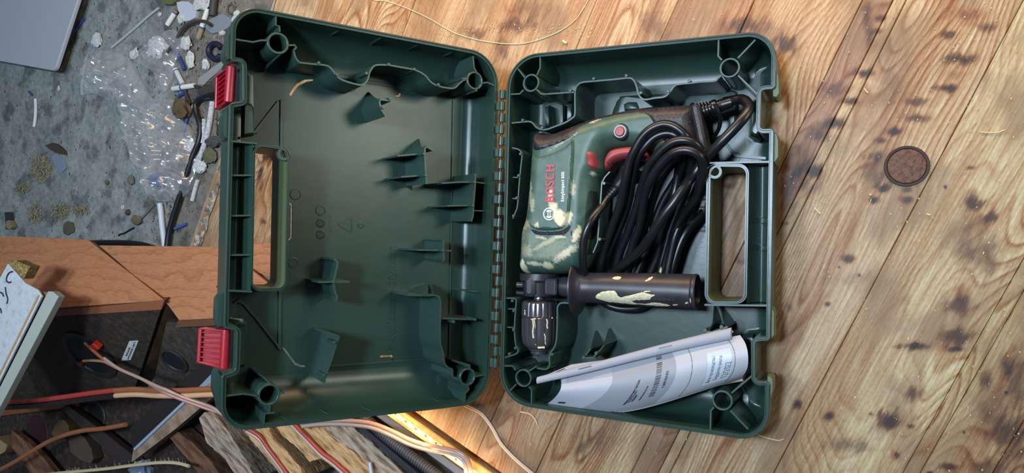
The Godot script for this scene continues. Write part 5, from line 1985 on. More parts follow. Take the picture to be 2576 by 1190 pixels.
func build_booklet():
	var base := PX(1620, 950, BODY_D * 0 + YR - 0.045)
	var root := thing("instruction_booklet", "rolled grey instruction booklet with a barcode and a white date sticker inside the case", "booklet", Vector3(base.x, YR - 0.05, base.z))
	var w := 640
	var h := 320
	var im := Image.create_empty(w, h, false, Image.FORMAT_RGB8)
	for i in w:
		for j in h:
			var s := float(i) / w
			var t := float(j) / h
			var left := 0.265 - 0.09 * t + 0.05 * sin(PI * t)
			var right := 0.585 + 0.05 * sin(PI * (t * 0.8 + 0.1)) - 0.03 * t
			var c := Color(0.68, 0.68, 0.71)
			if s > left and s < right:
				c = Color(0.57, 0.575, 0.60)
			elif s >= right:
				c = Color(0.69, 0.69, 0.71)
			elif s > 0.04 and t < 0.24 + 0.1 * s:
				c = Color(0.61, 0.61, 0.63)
			for f in [0.705, 0.915]:
				if absf(s - f + 0.015 * (t - 0.5) * (t - 0.5) * 4.0) < 0.0018:
					c = Color(0.36, 0.36, 0.38)
			im.set_pixel(i, j, c)
	# barcode: dark bars one below the other
	var r2 := RandomNumberGenerator.new()
	r2.seed = 12
	var y := int(0.10 * h)
	while y < int(0.80 * h):
		var thick := r2.randi_range(1, 4)
		if y < int(0.16 * h) or y > int(0.20 * h):
			im.fill_rect(Rect2i(int(w * (0.522 - 0.02 * float(y) / h)), y, int(w * 0.030), thick), Color(0.13, 0.13, 0.15))
		y += thick + r2.randi_range(1, 4)
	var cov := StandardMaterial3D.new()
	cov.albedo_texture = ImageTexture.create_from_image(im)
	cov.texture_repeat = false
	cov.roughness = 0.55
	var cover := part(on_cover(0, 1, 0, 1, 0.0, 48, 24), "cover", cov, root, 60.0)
	part(on_cover(0.785, 0.900, 0.26, 0.88, 0.0003, 8, 8), "date_sticker", mat(186, 194, 202, 0.45), root, 60.0).set_meta("label", "white production date sticker")
	cover_text(cover, "Дата производства /", false, 0.806, 0.84, 0.34, 0.022, 0.012, M.ink)
	cover_text(cover, "Ондірілген уакыты:", false, 0.838, 0.82, 0.36, 0.022, 0.012, M.ink)
	cover_text(cover, "12/2022", false, 0.874, 0.82, 0.52, 0.028, 0.010, M.ink)
	cover_text(cover, "1 609 92A 8Y5", true, 0.566, 0.68, 0.40, 0.014, 0.01, M.ink)
	cover_text(cover, "Robert Bosch Power Tools GmbH", true, 0.390, 0.86, 0.44, 0.014, 0.035, M.ink)
	cover_text(cover, "70538 Stuttgart", false, 0.408, 0.84, 0.62, 0.012, 0.018, M.ink)
	cover_text(cover, "GERMANY", false, 0.424, 0.82, 0.70, 0.012, 0.010, M.ink)
	cover_text(cover, "www.bosch-pt.com", true, 0.462, 0.82, 0.58, 0.012, 0.018, M.ink)
	var mk := on_cover(0.058, 0.095, 0.82, 0.86, 0.0003, 2, 2)
	part(mk, "printed_mark", M.ink, cover, 0.0)
	# pages under the cover: their edges show along the bottom and at both ends
	for k in 4:
		var mb := MB.new()
		var a := []
		var b := []
		for i in 41:
			var s := i / 40.0
			var p := cover_at(s, 1.0) + Vector3(0, -0.0008 - k * 0.0017, 0.0002 + k * 0.0009 * (1.0 - absf(s - 0.55)))
			a.append(p)
			b.append(p + Vector3(0, -0.0012, 0))
		var inn := []
		for i in 41:
			inn.append(cover_at(i / 40.0, 0.9) + Vector3(0, -0.0012 - k * 0.0017, 0))
		mb.loft([inn, a, b], false)
		part(mb, "page", M.paper_edge if k % 2 == 0 else M.paper, root)
	for e in [0.0, 1.0]:
		var eb := MB.new()
		var a := []
		var b := []
		for j in 21:
			var p := cover_at(e, j / 20.0)
			a.append(p - Vector3(0, 0.0002, 0))
			b.append(p - Vector3(0.002 * (1.0 if e > 0.5 else -1.0), 0.006, 0))
		eb.loft([a, b], false)
		part(eb, "page", M.paper_edge, root)
	# thick fold along the upper side: a flattened roll of pages
	var fold := MB.new()
	var loops := []
	for i in 25:
		var s := i / 24.0
		var c := along([[1352, 957], [1470, 929], [1590, 898], [1710, 868], [1840, 839]], s)
		var p := PX(c.x, c.y, YR - 0.002)
		var n := PX(c.x, c.y + 10.0, YR - 0.002)
		var side := (n - p).normalized()
		var ring := []
		var r := lerpf(0.0030, 0.0046, s)
		for k in 12:
			var a := TAU * k / 12.0
			ring.append(p + side * cos(a) * r * 1.3 + Vector3.UP * sin(a) * r)
		loops.append(ring)
	fold.loft(loops)
	for k in range(1, 11):
		fold.tri(loops[0][0], loops[0][k + 1], loops[0][k])
		fold.tri(loops[24][0], loops[24][k], loops[24][k + 1])
	part(fold, "spine_fold", M.paper, root, 60.0)
	for c in [[1455, 929, 1486, 921], [1657, 877, 1689, 869]]:
		var st := MB.new()
		st.tube([PX(c[0], c[1], YR + 0.0030), PX(c[2], c[3], YR + 0.0032)], 0.0005, 6)
		part(st, "staple", M.steel, root)
	# leaf that stands up behind the fold
	var lf := MB.new()
	var up := pxs([[1372, 944], [1437, 917], [1525, 905], [1620, 880], [1720, 852], [1810, 830], [1842, 830]], YR - 0.008)
	var dn := pxs([[1350, 952], [1437, 932], [1525, 912], [1620, 888], [1720, 862], [1810, 842], [1846, 836]], YR - 0.004)
	lf.loft([up, dn], false)
	part(lf, "loose_leaf", M.paper, root)
	var lm := MB.new()
	for e in [[1398, 937, 1420, 927], [1402, 941, 1424, 930]]:
		lm.bar(PX(e[0], e[1], YR - 0.0055), PX(e[2], e[3], YR - 0.0055), 0.0008, 0.0003)
	part(lm, "printed_line", M.ink, root, 0.0)
	# curled inner page at the far corner
	var cp := MB.new()
	cp.tube(pxs([[1800, 968], [1838, 957], [1868, 950]], YR - 0.030), [0.002, 0.003, 0.0036], 10)
	part(cp, "page", mat(214, 196, 178, 0.8), root)
	# inner pages rest on the case floor
	var ib := MB.new()
	var t1 := []
	var t2 := []
	for i in 13:
		var s := 0.04 + 0.9 * i / 12.0
		t1.append(cover_at(s, 0.5) - Vector3(0, 0.004, 0))
		t2.append(Vector3(cover_at(s, 0.75).x, YR - BODY_D + 0.0042, cover_at(s, 0.75).z))
	ib.loft([t1, t2], false)
	part(ib, "page", M.paper, root)


# ------------------------------------------------------------------ strip light, trunking, hose
func build_strip_and_hose():
	# upright board along the worktop's cut end; the strip is stuck to its top edge
	var y := YT + 0.006
	var a := PX(794, 900, y)
	var b := PX(1324, 1272, y)
	var mb := MB.new()
	var low := 0.001
	mb.bar(Vector3(a.x, (y + low) / 2, a.z), Vector3(b.x, (y + low) / 2, b.z), 0.0185, y - low, Vector3.UP, 0.0012)
	solo(mb, "edge_board", mottled([rgb(150, 112, 66), rgb(176, 138, 88), rgb(190, 154, 104)], [0.2, 0.55, 0.9], 0.012, Vector3(9, 9, 9), 0.7, 0.3, 91), "pale raw board on edge along the worktop end carrying the strip light", "board")
	var root := thing("led_strip", "lit warm white LED strip stuck on the pale edge board below the case", "strip light", Vector3(PX(1090, 1110, y).x, y, PX(1090, 1110, y).z))
	var tape := MB.new()
	tape.bar(PX(880, 958, y + 0.0004), PX(1290, 1260, y + 0.0004), 0.0075, 0.0006, Vector3.UP, 0.0001)
	part(tape, "tape", mat(214, 196, 150, 0.5), root)
	var glow := StandardMaterial3D.new()
	glow.albedo_color = Color(1, 0.9, 0.7)
	glow.emission_enabled = true
	glow.emission = Color(1.0, 0.86, 0.62)
	glow.emission_energy_multiplier = 9.0
	var leds := [[902, 974], [928, 993], [954, 1012], [981, 1031], [1008, 1051], [1034, 1070], [1058, 1088], [1084, 1106], [1110, 1124], [1134, 1146], [1160, 1166], [1189, 1185], [1216, 1206], [1243, 1226]]
	for i in leds.size():
		var p := PX(leds[i][0], leds[i][1], y + 0.0012)
		var lb := MB.new()
		lb.rbox(Transform3D(Basis(Vector3.UP, 0.6), p), Vector3(0.0050, 0.0016, 0.0050), 0.0005)
		var chip := part(lb, "led_chip", M.white, root)
		var lens := MB.new()
		lens.lathe(p + Vector3.UP * 0.0008, Vector3.UP, [Vector2(0.0025, 0), Vector2(0.0023, 0.0005), Vector2(0.0012, 0.0009), Vector2(0, 0.0010)], 12)
		part(lens, "led_lens", glow, chip)
		var o := OmniLight3D.new()
		o.name = "led_light"
		o.light_color = Color(1.0, 0.82, 0.58)
		o.light_energy = LED_POWER
		o.light_size = 0.003
		o.omni_range = 4.0
		o.omni_attenuation = 2.0
		o.shadow_enabled = true
		root.add_child(o, true)
		o.position = p + Vector3.UP * 0.018 - root.position
		if i < leds.size() - 1:
			var q := PX(leds[i + 1][0], leds[i + 1][1], y + 0.0008)
			var rb := MB.new()
			var mid := PX(leds[i][0], leds[i][1], y + 0.0008).lerp(q, 0.5)
			rb.rbox(Transform3D(Basis(Vector3.UP, -0.62), mid), Vector3(0.0032, 0.0010, 0.0016), 0.0002)
			part(rb, "resistor", mat(70, 56, 40, 0.5), root)
	# grey trunking and the ribbed hose beside it
	var ty := YT - 0.022
	var tr := MB.new()
	var t0 := PX(758, 903, ty)
	var t1 := PX(1268, 1274, ty)
	tr.bar(Vector3(t0.x, ty / 2, t0.z), Vector3(t1.x, ty / 2, t1.z), 0.0105, ty - 0.002, Vector3.UP, 0.002)
	solo(tr, "cable_trunking", mat(112, 116, 124, 0.45), "smooth grey cable trunking between the pale edge board and the ribbed hose", "trunking")
	var hp := smooth_path(pxs([[800, 960], [845, 992], [884, 1022], [923, 1056], [970, 1098], [1023, 1139], [1094, 1191], [1150, 1232], [1200, 1270]], YT - 0.018), 24)
	# keep even spacing along the path, then ridge it
	var pts := []
	var step := 0.00076
	var left := 0.0
	for i in hp.size() - 1:
		var l: float = hp[i].distance_to(hp[i + 1])
		while left < l:
			pts.append(hp[i].lerp(hp[i + 1], left / l))
			left += step
		left -= l
	var rr := []
	for i in pts.size():
		rr.append([0.0073, 0.0075, 0.0073, 0.0059, 0.0057][i % 5])
	var hb := MB.new()
	hb.tube(pts, rr, 16)
	solo(hb, "ribbed_hose", mat(74, 72, 76, 0.5), "dark grey ribbed conduit hose running beside the LED strip", "hose", "", 30.0)
	var rail := MB.new()
	rail.bar(PX(850, 1020, YT - 0.045), PX(1095, 1232, YT - 0.045), 0.010, 0.012, Vector3.UP, 0.001)
	rail.bar(PX(862, 1022, YT - 0.034), PX(1104, 1226, YT - 0.034), 0.004, 0.020, Vector3.UP, 0.0008)
	solo(rail, "metal_rail", mat(64, 62, 66, 0.4, 0.3), "dark metal rail lying between the ribbed hose and the rough boards", "rail")


# ------------------------------------------------------------------ speakers and offcuts
func PL(u: float, v: float, o: Vector3, n: Vector3) -> Vector3:
	var d := cam_f + cam_r * ((u - 1288.0) / FOC) + cam_d * ((v - 595.0) / FOC)
	var c := Vector3(0, YC, 0)
	return c + d * ((o - c).dot(n) / d.dot(n))


# slab whose seen face has the given corners [u, v, y]; it is thick behind that face
func slab(mb: MB, corners: Array, thick: float, bev := 0.0008):
	var p := []
	var mid := Vector3.ZERO
	for c in corners:
		p.append(PX(c[0], c[1], c[2]))
	var n: Vector3 = (p[1] - p[0]).cross(p[2] - p[0]).normalized()
	if n.dot(Vector3(0, YC, 0) - p[0]) < 0:
		n = -n
	# into one plane
	for i in p.size():
		p[i] = PL(corners[i][0], corners[i][1], p[0], n)
		mid += p[i] / p.size()
	var top := []
	var low := []
	var foot := []
	for q in p:
		var d: Vector3 = (mid - q).normalized()
		top.append(q + d * bev)
		low.append(q - n * bev)
		foot.append(q - n * thick)
	var ax: Vector3 = (p[1] - p[0]).normalized()
	var ay := n.cross(ax)
	mb.prism(top, low, ax, ay, false)
	mb.prism(foot, low, ax, ay, false)
	mb.loft([foot, low])
	return [p[0], n]


# rough board: seen outline in pixels at level y, sawn edges a little uneven
func board(outline: Array, y: float, thick: float, jag: float) -> MB:
	var flat := []
	for i in outline.size():
		var a = outline[i]
		var b = outline[(i + 1) % outline.size()]
		var n := maxi(1, int(Vector2(b[0] - a[0], b[1] - a[1]).length() / 9.0))
		for k in n:
			var t := float(k) / n
			var j := jag if k > 0 else jag * 0.3
			var yy: float = lerpf(a[2] if a.size() > 2 else y, b[2] if b.size() > 2 else y, t)
			flat.append(PX(lerpf(a[0], b[0], t) + rng.randf_range(-j, j), lerpf(a[1], b[1], t) + rng.randf_range(-j, j), yy))
	var mid := Vector3.ZERO
	for q in flat:
		mid += q / flat.size()
	for i in flat.size():
		flat[i] = Vector3(lerpf(flat[i].x, mid.x, 0.012), flat[i].y, lerpf(flat[i].z, mid.z, 0.012))
	var top := []
	var low := []
	for q in flat:
		var d: Vector3 = (mid - q).normalized()
		top.append(q + d * 0.0014 + Vector3.UP * rng.randf_range(-0.0004, 0.0004))
		low.append(q - Vector3.UP * rng.randf_range(0.001, 0.0022))
	var foot := []
	for q in flat:
		foot.append(q - Vector3.UP * thick)
	var mb := MB.new()
	mb.prism(top, low, Vector3(1, 0, 0), Vector3(0, 0, 1), false)
	mb.loft([foot, low])
	mb.prism(foot, low, Vector3(1, 0, 0), Vector3(0, 0, 1), false)
	var g0 := PX(694, 1078, y)
	var g1 := PX(779, 1163, y)
	var g := (g1 - g0).normalized()
	var side := Vector3(-g.z, 0, g.x)
	mb.mapped = true
	mb.uv.clear()
	for p in mb.v:
		mb.uv.append(Vector2(p.dot(g) * 3.0, (p.dot(side) + p.y * 0.8) * 15.0))
	return mb


func cherry() -> StandardMaterial3D:
	if M.has("cherry"):
		return M.cherry
	var w := 512
	var h := 512
	var im := Image.create_empty(w, h, false, Image.FORMAT_RGB8)
	var n := FastNoiseLite.new()
	n.seed = 44
	n.frequency = 1.0
	for i in w:
		for j in h:
			var s := float(i) / w
			var t := float(j) / h
			var q := t * 15.0 + 1.5 * n.get_noise_2d(s * 1.2, t * 3.0)
			var ring := pow(q - floorf(q), 5.0)
			var fine := n.get_noise_2d(s * 14.0, t * 160.0)
			var k := 0.13 * ring + 0.12 * fine
			im.set_pixel(i, j, Color(0.69 * (1.0 - k), 0.465 * (1.0 - k * 1.3), 0.315 * (1.0 - k * 1.4)))
	var m := StandardMaterial3D.new()
	m.albedo_texture = ImageTexture.create_from_image(im)
	m.uv1_triplanar = true
	m.uv1_world_triplanar = true
	m.uv1_scale = Vector3(3.4, 3.4, 3.4)
	m.roughness = 0.5
	M.cherry = m
	return m


func disc_on(mb: MB, u: float, v: float, pl: Array, prof: Array, segs := 40):
	mb.lathe(PL(u, v, pl[0], pl[1]), pl[1], prof, segs)


func build_pile():
	var wood := cherry()
	var black := mottled([rgb(44, 34, 26), rgb(56, 46, 36), rgb(80, 66, 50)], [0.2, 0.6, 0.92], 0.02, Vector3(12, 12, 12), 0.75, 0.5, 101)
	# nearest speaker: side panel up, back towards us
	var s1 := thing("speaker_cabinet", "cherry veneered speaker with a terminal cup and rear speaker label beside the white trim", "speaker", PX(200, 800, 0.0))
	var mb := MB.new()
	slab(mb, [[-60, 590, 0.120], [222, 603, 0.120], [414, 756, 0.150], [-60, 788, 0.150]], 0.012)
	part(mb, "side_panel", wood, s1).set_meta("label", "cherry wood veneer side panel")
	mb = MB.new()
	slab(mb, [[-60, 786, 0.151], [414, 755, 0.151], [406, 779, 0.144], [-60, 808, 0.144]], 0.010)
	part(mb, "panel_edge", mat(150, 92, 60, 0.55), s1)
	mb = MB.new()
	var pl = slab(mb, [[-60, 808, 0.143], [405, 779, 0.143], [339, 980, 0.040], [-60, 1050, 0.036]], 0.012)
	part(mb, "back_panel", black, s1).set_meta("label", "dusty black back panel")
	mb = MB.new()
	slab(mb, [[-60, 1034, 0.040], [200, 1012, 0.042], [200, 1022, 0.036], [-60, 1054, 0.030]], 0.006)
	part(mb, "panel_edge", mat(150, 86, 44, 0.55), s1)
	var cup := MB.new()
	disc_on(cup, 227, 893, pl, [Vector2(0.0545, 0), Vector2(0.054, 0.003), Vector2(0.051, 0.004), Vector2(0.044, 0.0032), Vector2(0.042, 0.001)], 56)
	var c1 := part(cup, "terminal_cup", mat(30, 28, 27, 0.5), s1)
	cup = MB.new()
	disc_on(cup, 227, 893, pl, [Vector2(0.042, 0.001), Vector2(0.040, 0.0006), Vector2(0.036, 0.0008), Vector2(0.0, 0.0008)], 48)
	part(cup, "cup_floor", mat(14, 13, 13, 0.6), c1)
	var tab := MB.new()
	var n: Vector3 = pl[1]
	var tx: Vector3 = (PL(260, 850, pl[0], n) - PL(235, 872, pl[0], n)).normalized()
	tab.rbox(Transform3D(Basis(tx, n, tx.cross(n)), PL(249, 864, pl[0], n) + n * 0.006), Vector3(0.019, 0.012, 0.015), 0.002)
	part(tab, "red_clip", mat(190, 46, 26, 0.4), c1).set_meta("label", "red spring clip of the terminal")
	tab = MB.new()
	disc_on(tab, 207, 911, pl, [Vector2(0.006, 0.0), Vector2(0.006, 0.006), Vector2(0.004, 0.008), Vector2(0, 0.008)], 14)
	part(tab, "brass_terminal", mat(110, 70, 44, 0.35, 0.6), c1)
	for p in [[93, 868], [85, 900], [70, 938]]:
		var sc := MB.new()
		disc_on(sc, p[0], p[1], pl, [Vector2(0.0042, 0), Vector2(0.0042, 0.001), Vector2(0.0025, 0.0016), Vector2(0.0015, 0.0004), Vector2(0, 0.0004)], 12)
		part(sc, "screw", mat(92, 82, 74, 0.4, 0.6), s1)
	var lab := MB.new()
	var lq := []
	for p in [[326, 857], [349, 856], [329, 905], [305, 907]]:
		lq.append(PL(p[0], p[1], pl[0], n) + n * 0.0006)
	lab.quad(lq[0], lq[1], lq[2], lq[3])
	var label := part(lab, "paper_label", mat(206, 204, 200, 0.6), s1)
	for e in [["REAR", 0.36, 0.76, 0.32], ["SPEAKER LEFT", 0.70, 0.96, 0.06]]:
		var probe := MB.new()
		lettering(probe, e[0], true, func(p: Vector2, l: float): return Vector3(p.x, p.y, l), 0.1)
		var lo := Vector2(1e9, 1e9)
		var hi := -lo
		for p in probe.v:
			lo = lo.min(Vector2(p.x, p.y))
			hi = hi.max(Vector2(p.x, p.y))
		var tm := MB.new()
		for p in probe.v:
			# reads upwards: along from the lower end to the upper, heads to the left
			var f: float = lerpf(e[2], e[3], (p.x - lo.x) / (hi.x - lo.x))
			var across: float = e[1] - (p.y - (lo.y + hi.y) / 2.0) / (hi.y - lo.y) * 0.20
			tm.v.append(lq[0].lerp(lq[1], across).lerp(lq[3].lerp(lq[2], across), f) + n * (0.0004 if p.z > 0 else 0.0))
		part(tm, "printed_line", M.ink, label, 0.0)

	# second speaker, its panel runs under the case lid
	var s2 := thing("speaker_cabinet", "cherry veneered speaker with a round port, its side panel reaching under the lid", "speaker", PX(480, 800, 0.0))
	mb = MB.new()
	slab(mb, [[249, 617, 0.128], [562, 621, 0.128], [770, 790, 0.140], [450, 806, 0.1385], [422, 768, 0.137]], 0.005)
	part(mb, "side_panel", wood, s2)
	mb = MB.new()
	slab(mb, [[448, 806, 0.138], [620, 797, 0.139], [620, 815, 0.131], [440, 824, 0.130]], 0.004)
	part(mb, "panel_edge", mat(120, 78, 54, 0.55), s2)
	mb = MB.new()
	var pl2 = slab(mb, [[418, 812, 0.126], [600, 803, 0.127], [600, 905, 0.078], [362, 1074, 0.014]], 0.008)
	part(mb, "back_panel", mottled([rgb(54, 45, 38), rgb(72, 61, 52), rgb(92, 80, 66)], [0.2, 0.6, 0.92], 0.02, Vector3(12, 12, 12), 0.7, 0.4, 103), s2)
	port(s2, 439, 907, pl2, 0.0265)
	mb = MB.new()
	disc_on(mb, 478, 929, pl2, [Vector2(0.004, 0), Vector2(0.004, 0.001), Vector2(0, 0.0014)], 12)
	part(mb, "screw", mat(92, 82, 74, 0.4, 0.6), s2)
	# third, underneath; a strip of its panel shows through the carrying handle
	var s3 := thing("speaker_cabinet", "cherry wood panel with a rounded corner seen through the lid's carrying handle", "speaker", PX(660, 660, 0.0))
	mb = MB.new()
	var p3 := smooth2([[545, 630], [545, 618], [556, 613], [700, 612], [860, 608], [960, 690], [800, 720], [560, 660]], 0.1235, 3)
	relief(mb, p3, func(_q: Vector2, d: float): return 0.1215 + 0.0022 * sqrt(1.0 - pow(1.0 - minf(d / 0.002, 1.0), 2)), 0.02, 0.1205)
	part(mb, "side_panel", wood, s3, 50.0)
	# dark cabinet at the bottom of the heap
	var s4 := thing("speaker_cabinet", "dark dusty speaker with a wide port at the bottom of the heap", "speaker", PX(150, 1090, 0.0))
	mb = MB.new()
	var pl4 = slab(mb, [[-60, 1046, 0.020], [150, 1020, 0.020], [560, 960, 0.020], [560, 1260, 0.012], [-60, 1260, 0.012]], 0.010)
	part(mb, "back_panel", mottled([rgb(40, 28, 23), rgb(56, 42, 34), rgb(74, 58, 46)], [0.2, 0.6, 0.92], 0.02, Vector3(12, 12, 12), 0.8, 0.4, 105), s4)
	port(s4, 240, 1048, pl4, 0.031)
	mb = MB.new()
	disc_on(mb, 95, 1088, pl4, [Vector2(0.034, 0.0006), Vector2(0.032, 0.0024), Vector2(0.02, 0.0012), Vector2(0, 0.0006)], 36)
	part(mb, "speaker_cone", mat(48, 16, 20, 0.7), s4)
	offcuts()
	wires()
	white_trim()


func port(parent: Node3D, u: float, v: float, pl: Array, r: float):
	var mb := MB.new()
	disc_on(mb, u, v, pl, [Vector2(r, 0), Vector2(r, 0.0022), Vector2(r * 0.94, 0.0034), Vector2(r * 0.80, 0.0030), Vector2(r * 0.76, 0.0008)], 40)
	var o := part(mb, "port_ring", mat(46, 42, 38, 0.55), parent)
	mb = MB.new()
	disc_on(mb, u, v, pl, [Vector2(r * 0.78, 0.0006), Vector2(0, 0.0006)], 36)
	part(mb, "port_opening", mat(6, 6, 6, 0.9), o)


func offcuts():
	var rough := mottled([rgb(138, 100, 64), rgb(186, 146, 98), rgb(206, 168, 120), rgb(170, 156, 140)], [0.14, 0.4, 0.7, 0.98], 0.03, Vector3(9, 9, 9), 0.9, 0.7, 111)
	var grey := mottled([rgb(110, 88, 68), rgb(158, 138, 116), rgb(180, 168, 154)], [0.15, 0.45, 0.85], 0.03, Vector3(9, 9, 9), 0.9, 0.7, 113)
	var brown := mottled([rgb(84, 54, 38), rgb(112, 76, 54), rgb(130, 92, 66)], [0.2, 0.5, 0.85], 0.014, Vector3(8, 8, 8), 0.85, 0.6, 115)
	for m in [rough, grey, brown]:
		m.uv1_triplanar = false
		m.uv1_scale = Vector3(1, 1, 1)
	var g := "rough offcuts leaning in the heap"
	var list := [
		[[[792, 1062], [800, 1010], [874, 1064], [926, 1108], [976, 1152], [1030, 1205], [930, 1205], [932, 1180], [892, 1138], [826, 1095]], 0.088, 0.06, 1.2, grey, "weathered grey rough board with brown stains next to the metal rail"],
		[[[736, 1060], [742, 1020], [792, 1062], [826, 1096], [890, 1138], [927, 1175], [936, 1200], [886, 1205], [846, 1172], [806, 1136], [768, 1100]], 0.090, 0.06, 1.5, rough, "tan rough board split by a long crack, right of the middle red cable"],
		[[[694, 1072], [700, 1020], [732, 1062], [752, 1096], [778, 1117], [810, 1144], [812, 1155], [780, 1164], [758, 1137], [729, 1115], [705, 1092]], 0.098, 0.085, 1.2, rough, "short tan block with a square sawn end between two red cables"],
		[[[636, 1070], [640, 1030], [675, 1072], [688, 1102], [709, 1121], [732, 1150], [756, 1180], [764, 1205], [716, 1205], [668, 1152], [634, 1112], [612, 1080]], 0.092, 0.08, 1.6, rough, "tan rough board with two black cracks under the left red and white cable"],
		[[[499, 1050], [512, 1036], [530, 1034], [546, 1046], [557, 1062], [588, 1110], [622, 1164], [642, 1205], [596, 1205], [566, 1158], [518, 1115]], 0.088, 0.07, 1.4, grey, "grey board with a broken dark end and a crack along its middle"],
		[[[421, 1096], [442, 1082], [486, 1118], [530, 1160], [560, 1205], [508, 1205], [478, 1164]], 0.058, 0.03, 0.5, brown, "narrow reddish brown plank crossing under the grey diagonal plank"],
		[[[28, 1082], [70, 1114], [100, 1144], [150, 1205], [84, 1205], [52, 1156], [28, 1126]], 0.050, 0.012, 0.3, brown, "red brown veneered strip in the bottom left corner"],
		[[[150, 1026], [170, 1020], [250, 1080], [330, 1142], [342, 1162], [304, 1168], [226, 1098]], 0.046, 0.012, 0.3, mat(46, 36, 32, 0.7), "dark narrow plank pointing from the port to the splintered lath"],
		[[[168, 1092], [180, 1077], [198, 1090], [214, 1106], [228, 1130], [234, 1156], [226, 1168], [200, 1158], [176, 1138]], 0.042, 0.02, 1.0, mat(74, 60, 48, 0.85), "dim wedge shaped wood scrap under the copper brown cable"],
		[[[128, 1092], [136, 1070], [148, 1055], [160, 1057], [170, 1070], [172, 1086], [160, 1104], [140, 1110]], 0.052, 0.03, 1.0, mat(92, 72, 44, 0.85), "small rounded yellow brown wood scrap above the copper brown cable"]]
	for e in list:
		solo(board(e[0], e[1], e[2], e[3]), "rough_board", e[4], e[5], "board", g)
	# plank with a bluish edge lying diagonally, and the black board behind it
	var mb := MB.new()
	slab(mb, [[326, 1078, 0.070], [520, 900, 0.097], [540, 930, 0.088], [466, 1008, 0.073], [334, 1134, 0.064]], 0.004)
	solo(mb, "black_board", mat(38, 31, 27, 0.7), "black board lying diagonally behind the grey diagonal plank", "board", g)
	var pk := thing("diagonal_plank", "grey brown plank with a pale blue edge lying diagonally over the heap", "board", PX(430, 1070, 0.06), g)
	mb = MB.new()
	slab(mb, [[334, 1134, 0.070], [466, 1009, 0.080], [560, 940, 0.086], [580, 962, 0.084], [440, 1081, 0.074], [330, 1164, 0.066]], 0.012)
	part(mb, "plank_face", mottled([rgb(120, 98, 80), rgb(146, 122, 102), rgb(164, 142, 122)], [0.2, 0.5, 0.85], 0.012, Vector3(9, 9, 9), 0.7, 0.3, 117), pk)
	mb = MB.new()
	mb.bar(PX(338, 1131, 0.072), PX(470, 1006, 0.082), 0.005, 0.003, Vector3.UP, 0.0006)
	part(mb, "plank_edge", mat(150, 166, 186, 0.5), pk)
	# pale plate under the red latch
	mb = MB.new()
	slab(mb, [[500, 918, 0.086], [540, 912, 0.088], [600, 930, 0.088], [600, 1000, 0.080], [482, 972, 0.080]], 0.004)
	solo(mb, "sheet_plate", mat(150, 160, 174, 0.4), "pale bluish sheet metal plate under the lower red latch", "plate")
	# splintered lath at the bottom edge
	var lath := MB.new()
	var lp := smooth_path(pxs([[100, 1196], [160, 1189], [220, 1184], [280, 1178], [340, 1170], [400, 1164], [445, 1165], [476, 1173]], 0.090), 5)
	lath.tube(lp, 0.0028, 6)
	for i in 90:
		var p: Vector3 = lp[rng.randi_range(0, lp.size() - 1)]
		lath.tube([p, p + Vector3(rng.randf_range(-0.006, 0.006), rng.randf_range(0, 0.003), rng.randf_range(-0.009, 0.004))], 0.0002, 3)
	solo(lath, "splintered_lath", mat(196, 178, 136, 0.9), "thin pale lath with frayed fibres along the bottom edge", "lath")
	var bag := MB.new()
	blob(bag, PX(356, 1178, 0.03), Vector3(0.020, 0.012, 0.020), 5, 0.5, 7)
	solo(bag, "plastic_scrap", mat(120, 134, 156, 0.3), "crumpled bluish plastic scrap under the splintered lath", "scrap", "", 0.0)
	var pc := MB.new()
	slab(pc, [[-10, 1100, 0.06], [18, 1120, 0.06], [12, 1136, 0.06], [-10, 1150, 0.06]], 0.03)
	solo(pc, "wood_scrap", mat(150, 128, 92, 0.8), "pale wood scrap at the left edge above the red brown strip", "scrap")
	var pipe := MB.new()
	pipe.tube(pxs([[930, 1163], [932, 1180], [936, 1200]], 0.098), 0.0022, 8)
	solo(pipe, "wire_end", mat(180, 190, 214, 0.4), "pale blue cable end sticking up beside the grey rough board", "wire")


# a flat twin cable: two strands side by side along a path of [u, v, y]
func twin(parent: Node3D, path: Array, r: float, m1: Material, m2: Material, turn := 0.0):
	var p := smooth_path(pxs(path, 0.0), 8)
	var a := []
	var b := []
	for i in p.size():
		var t: Vector3 = (p[mini(i + 1, p.size() - 1)] - p[maxi(i - 1, 0)]).normalized()
		var s := t.cross(Vector3.UP).normalized().rotated(t, turn * sin(i * 0.12))
		a.append(p[i] + s * r * 0.95)
		b.append(p[i] - s * r * 0.95)
	var ma := MB.new()
	ma.tube(a, r, 8)
	part(ma, "strand", m1, parent, 60.0)
	var mb := MB.new()
	mb.tube(b, r, 8)
	part(mb, "strand", m2, parent, 60.0)


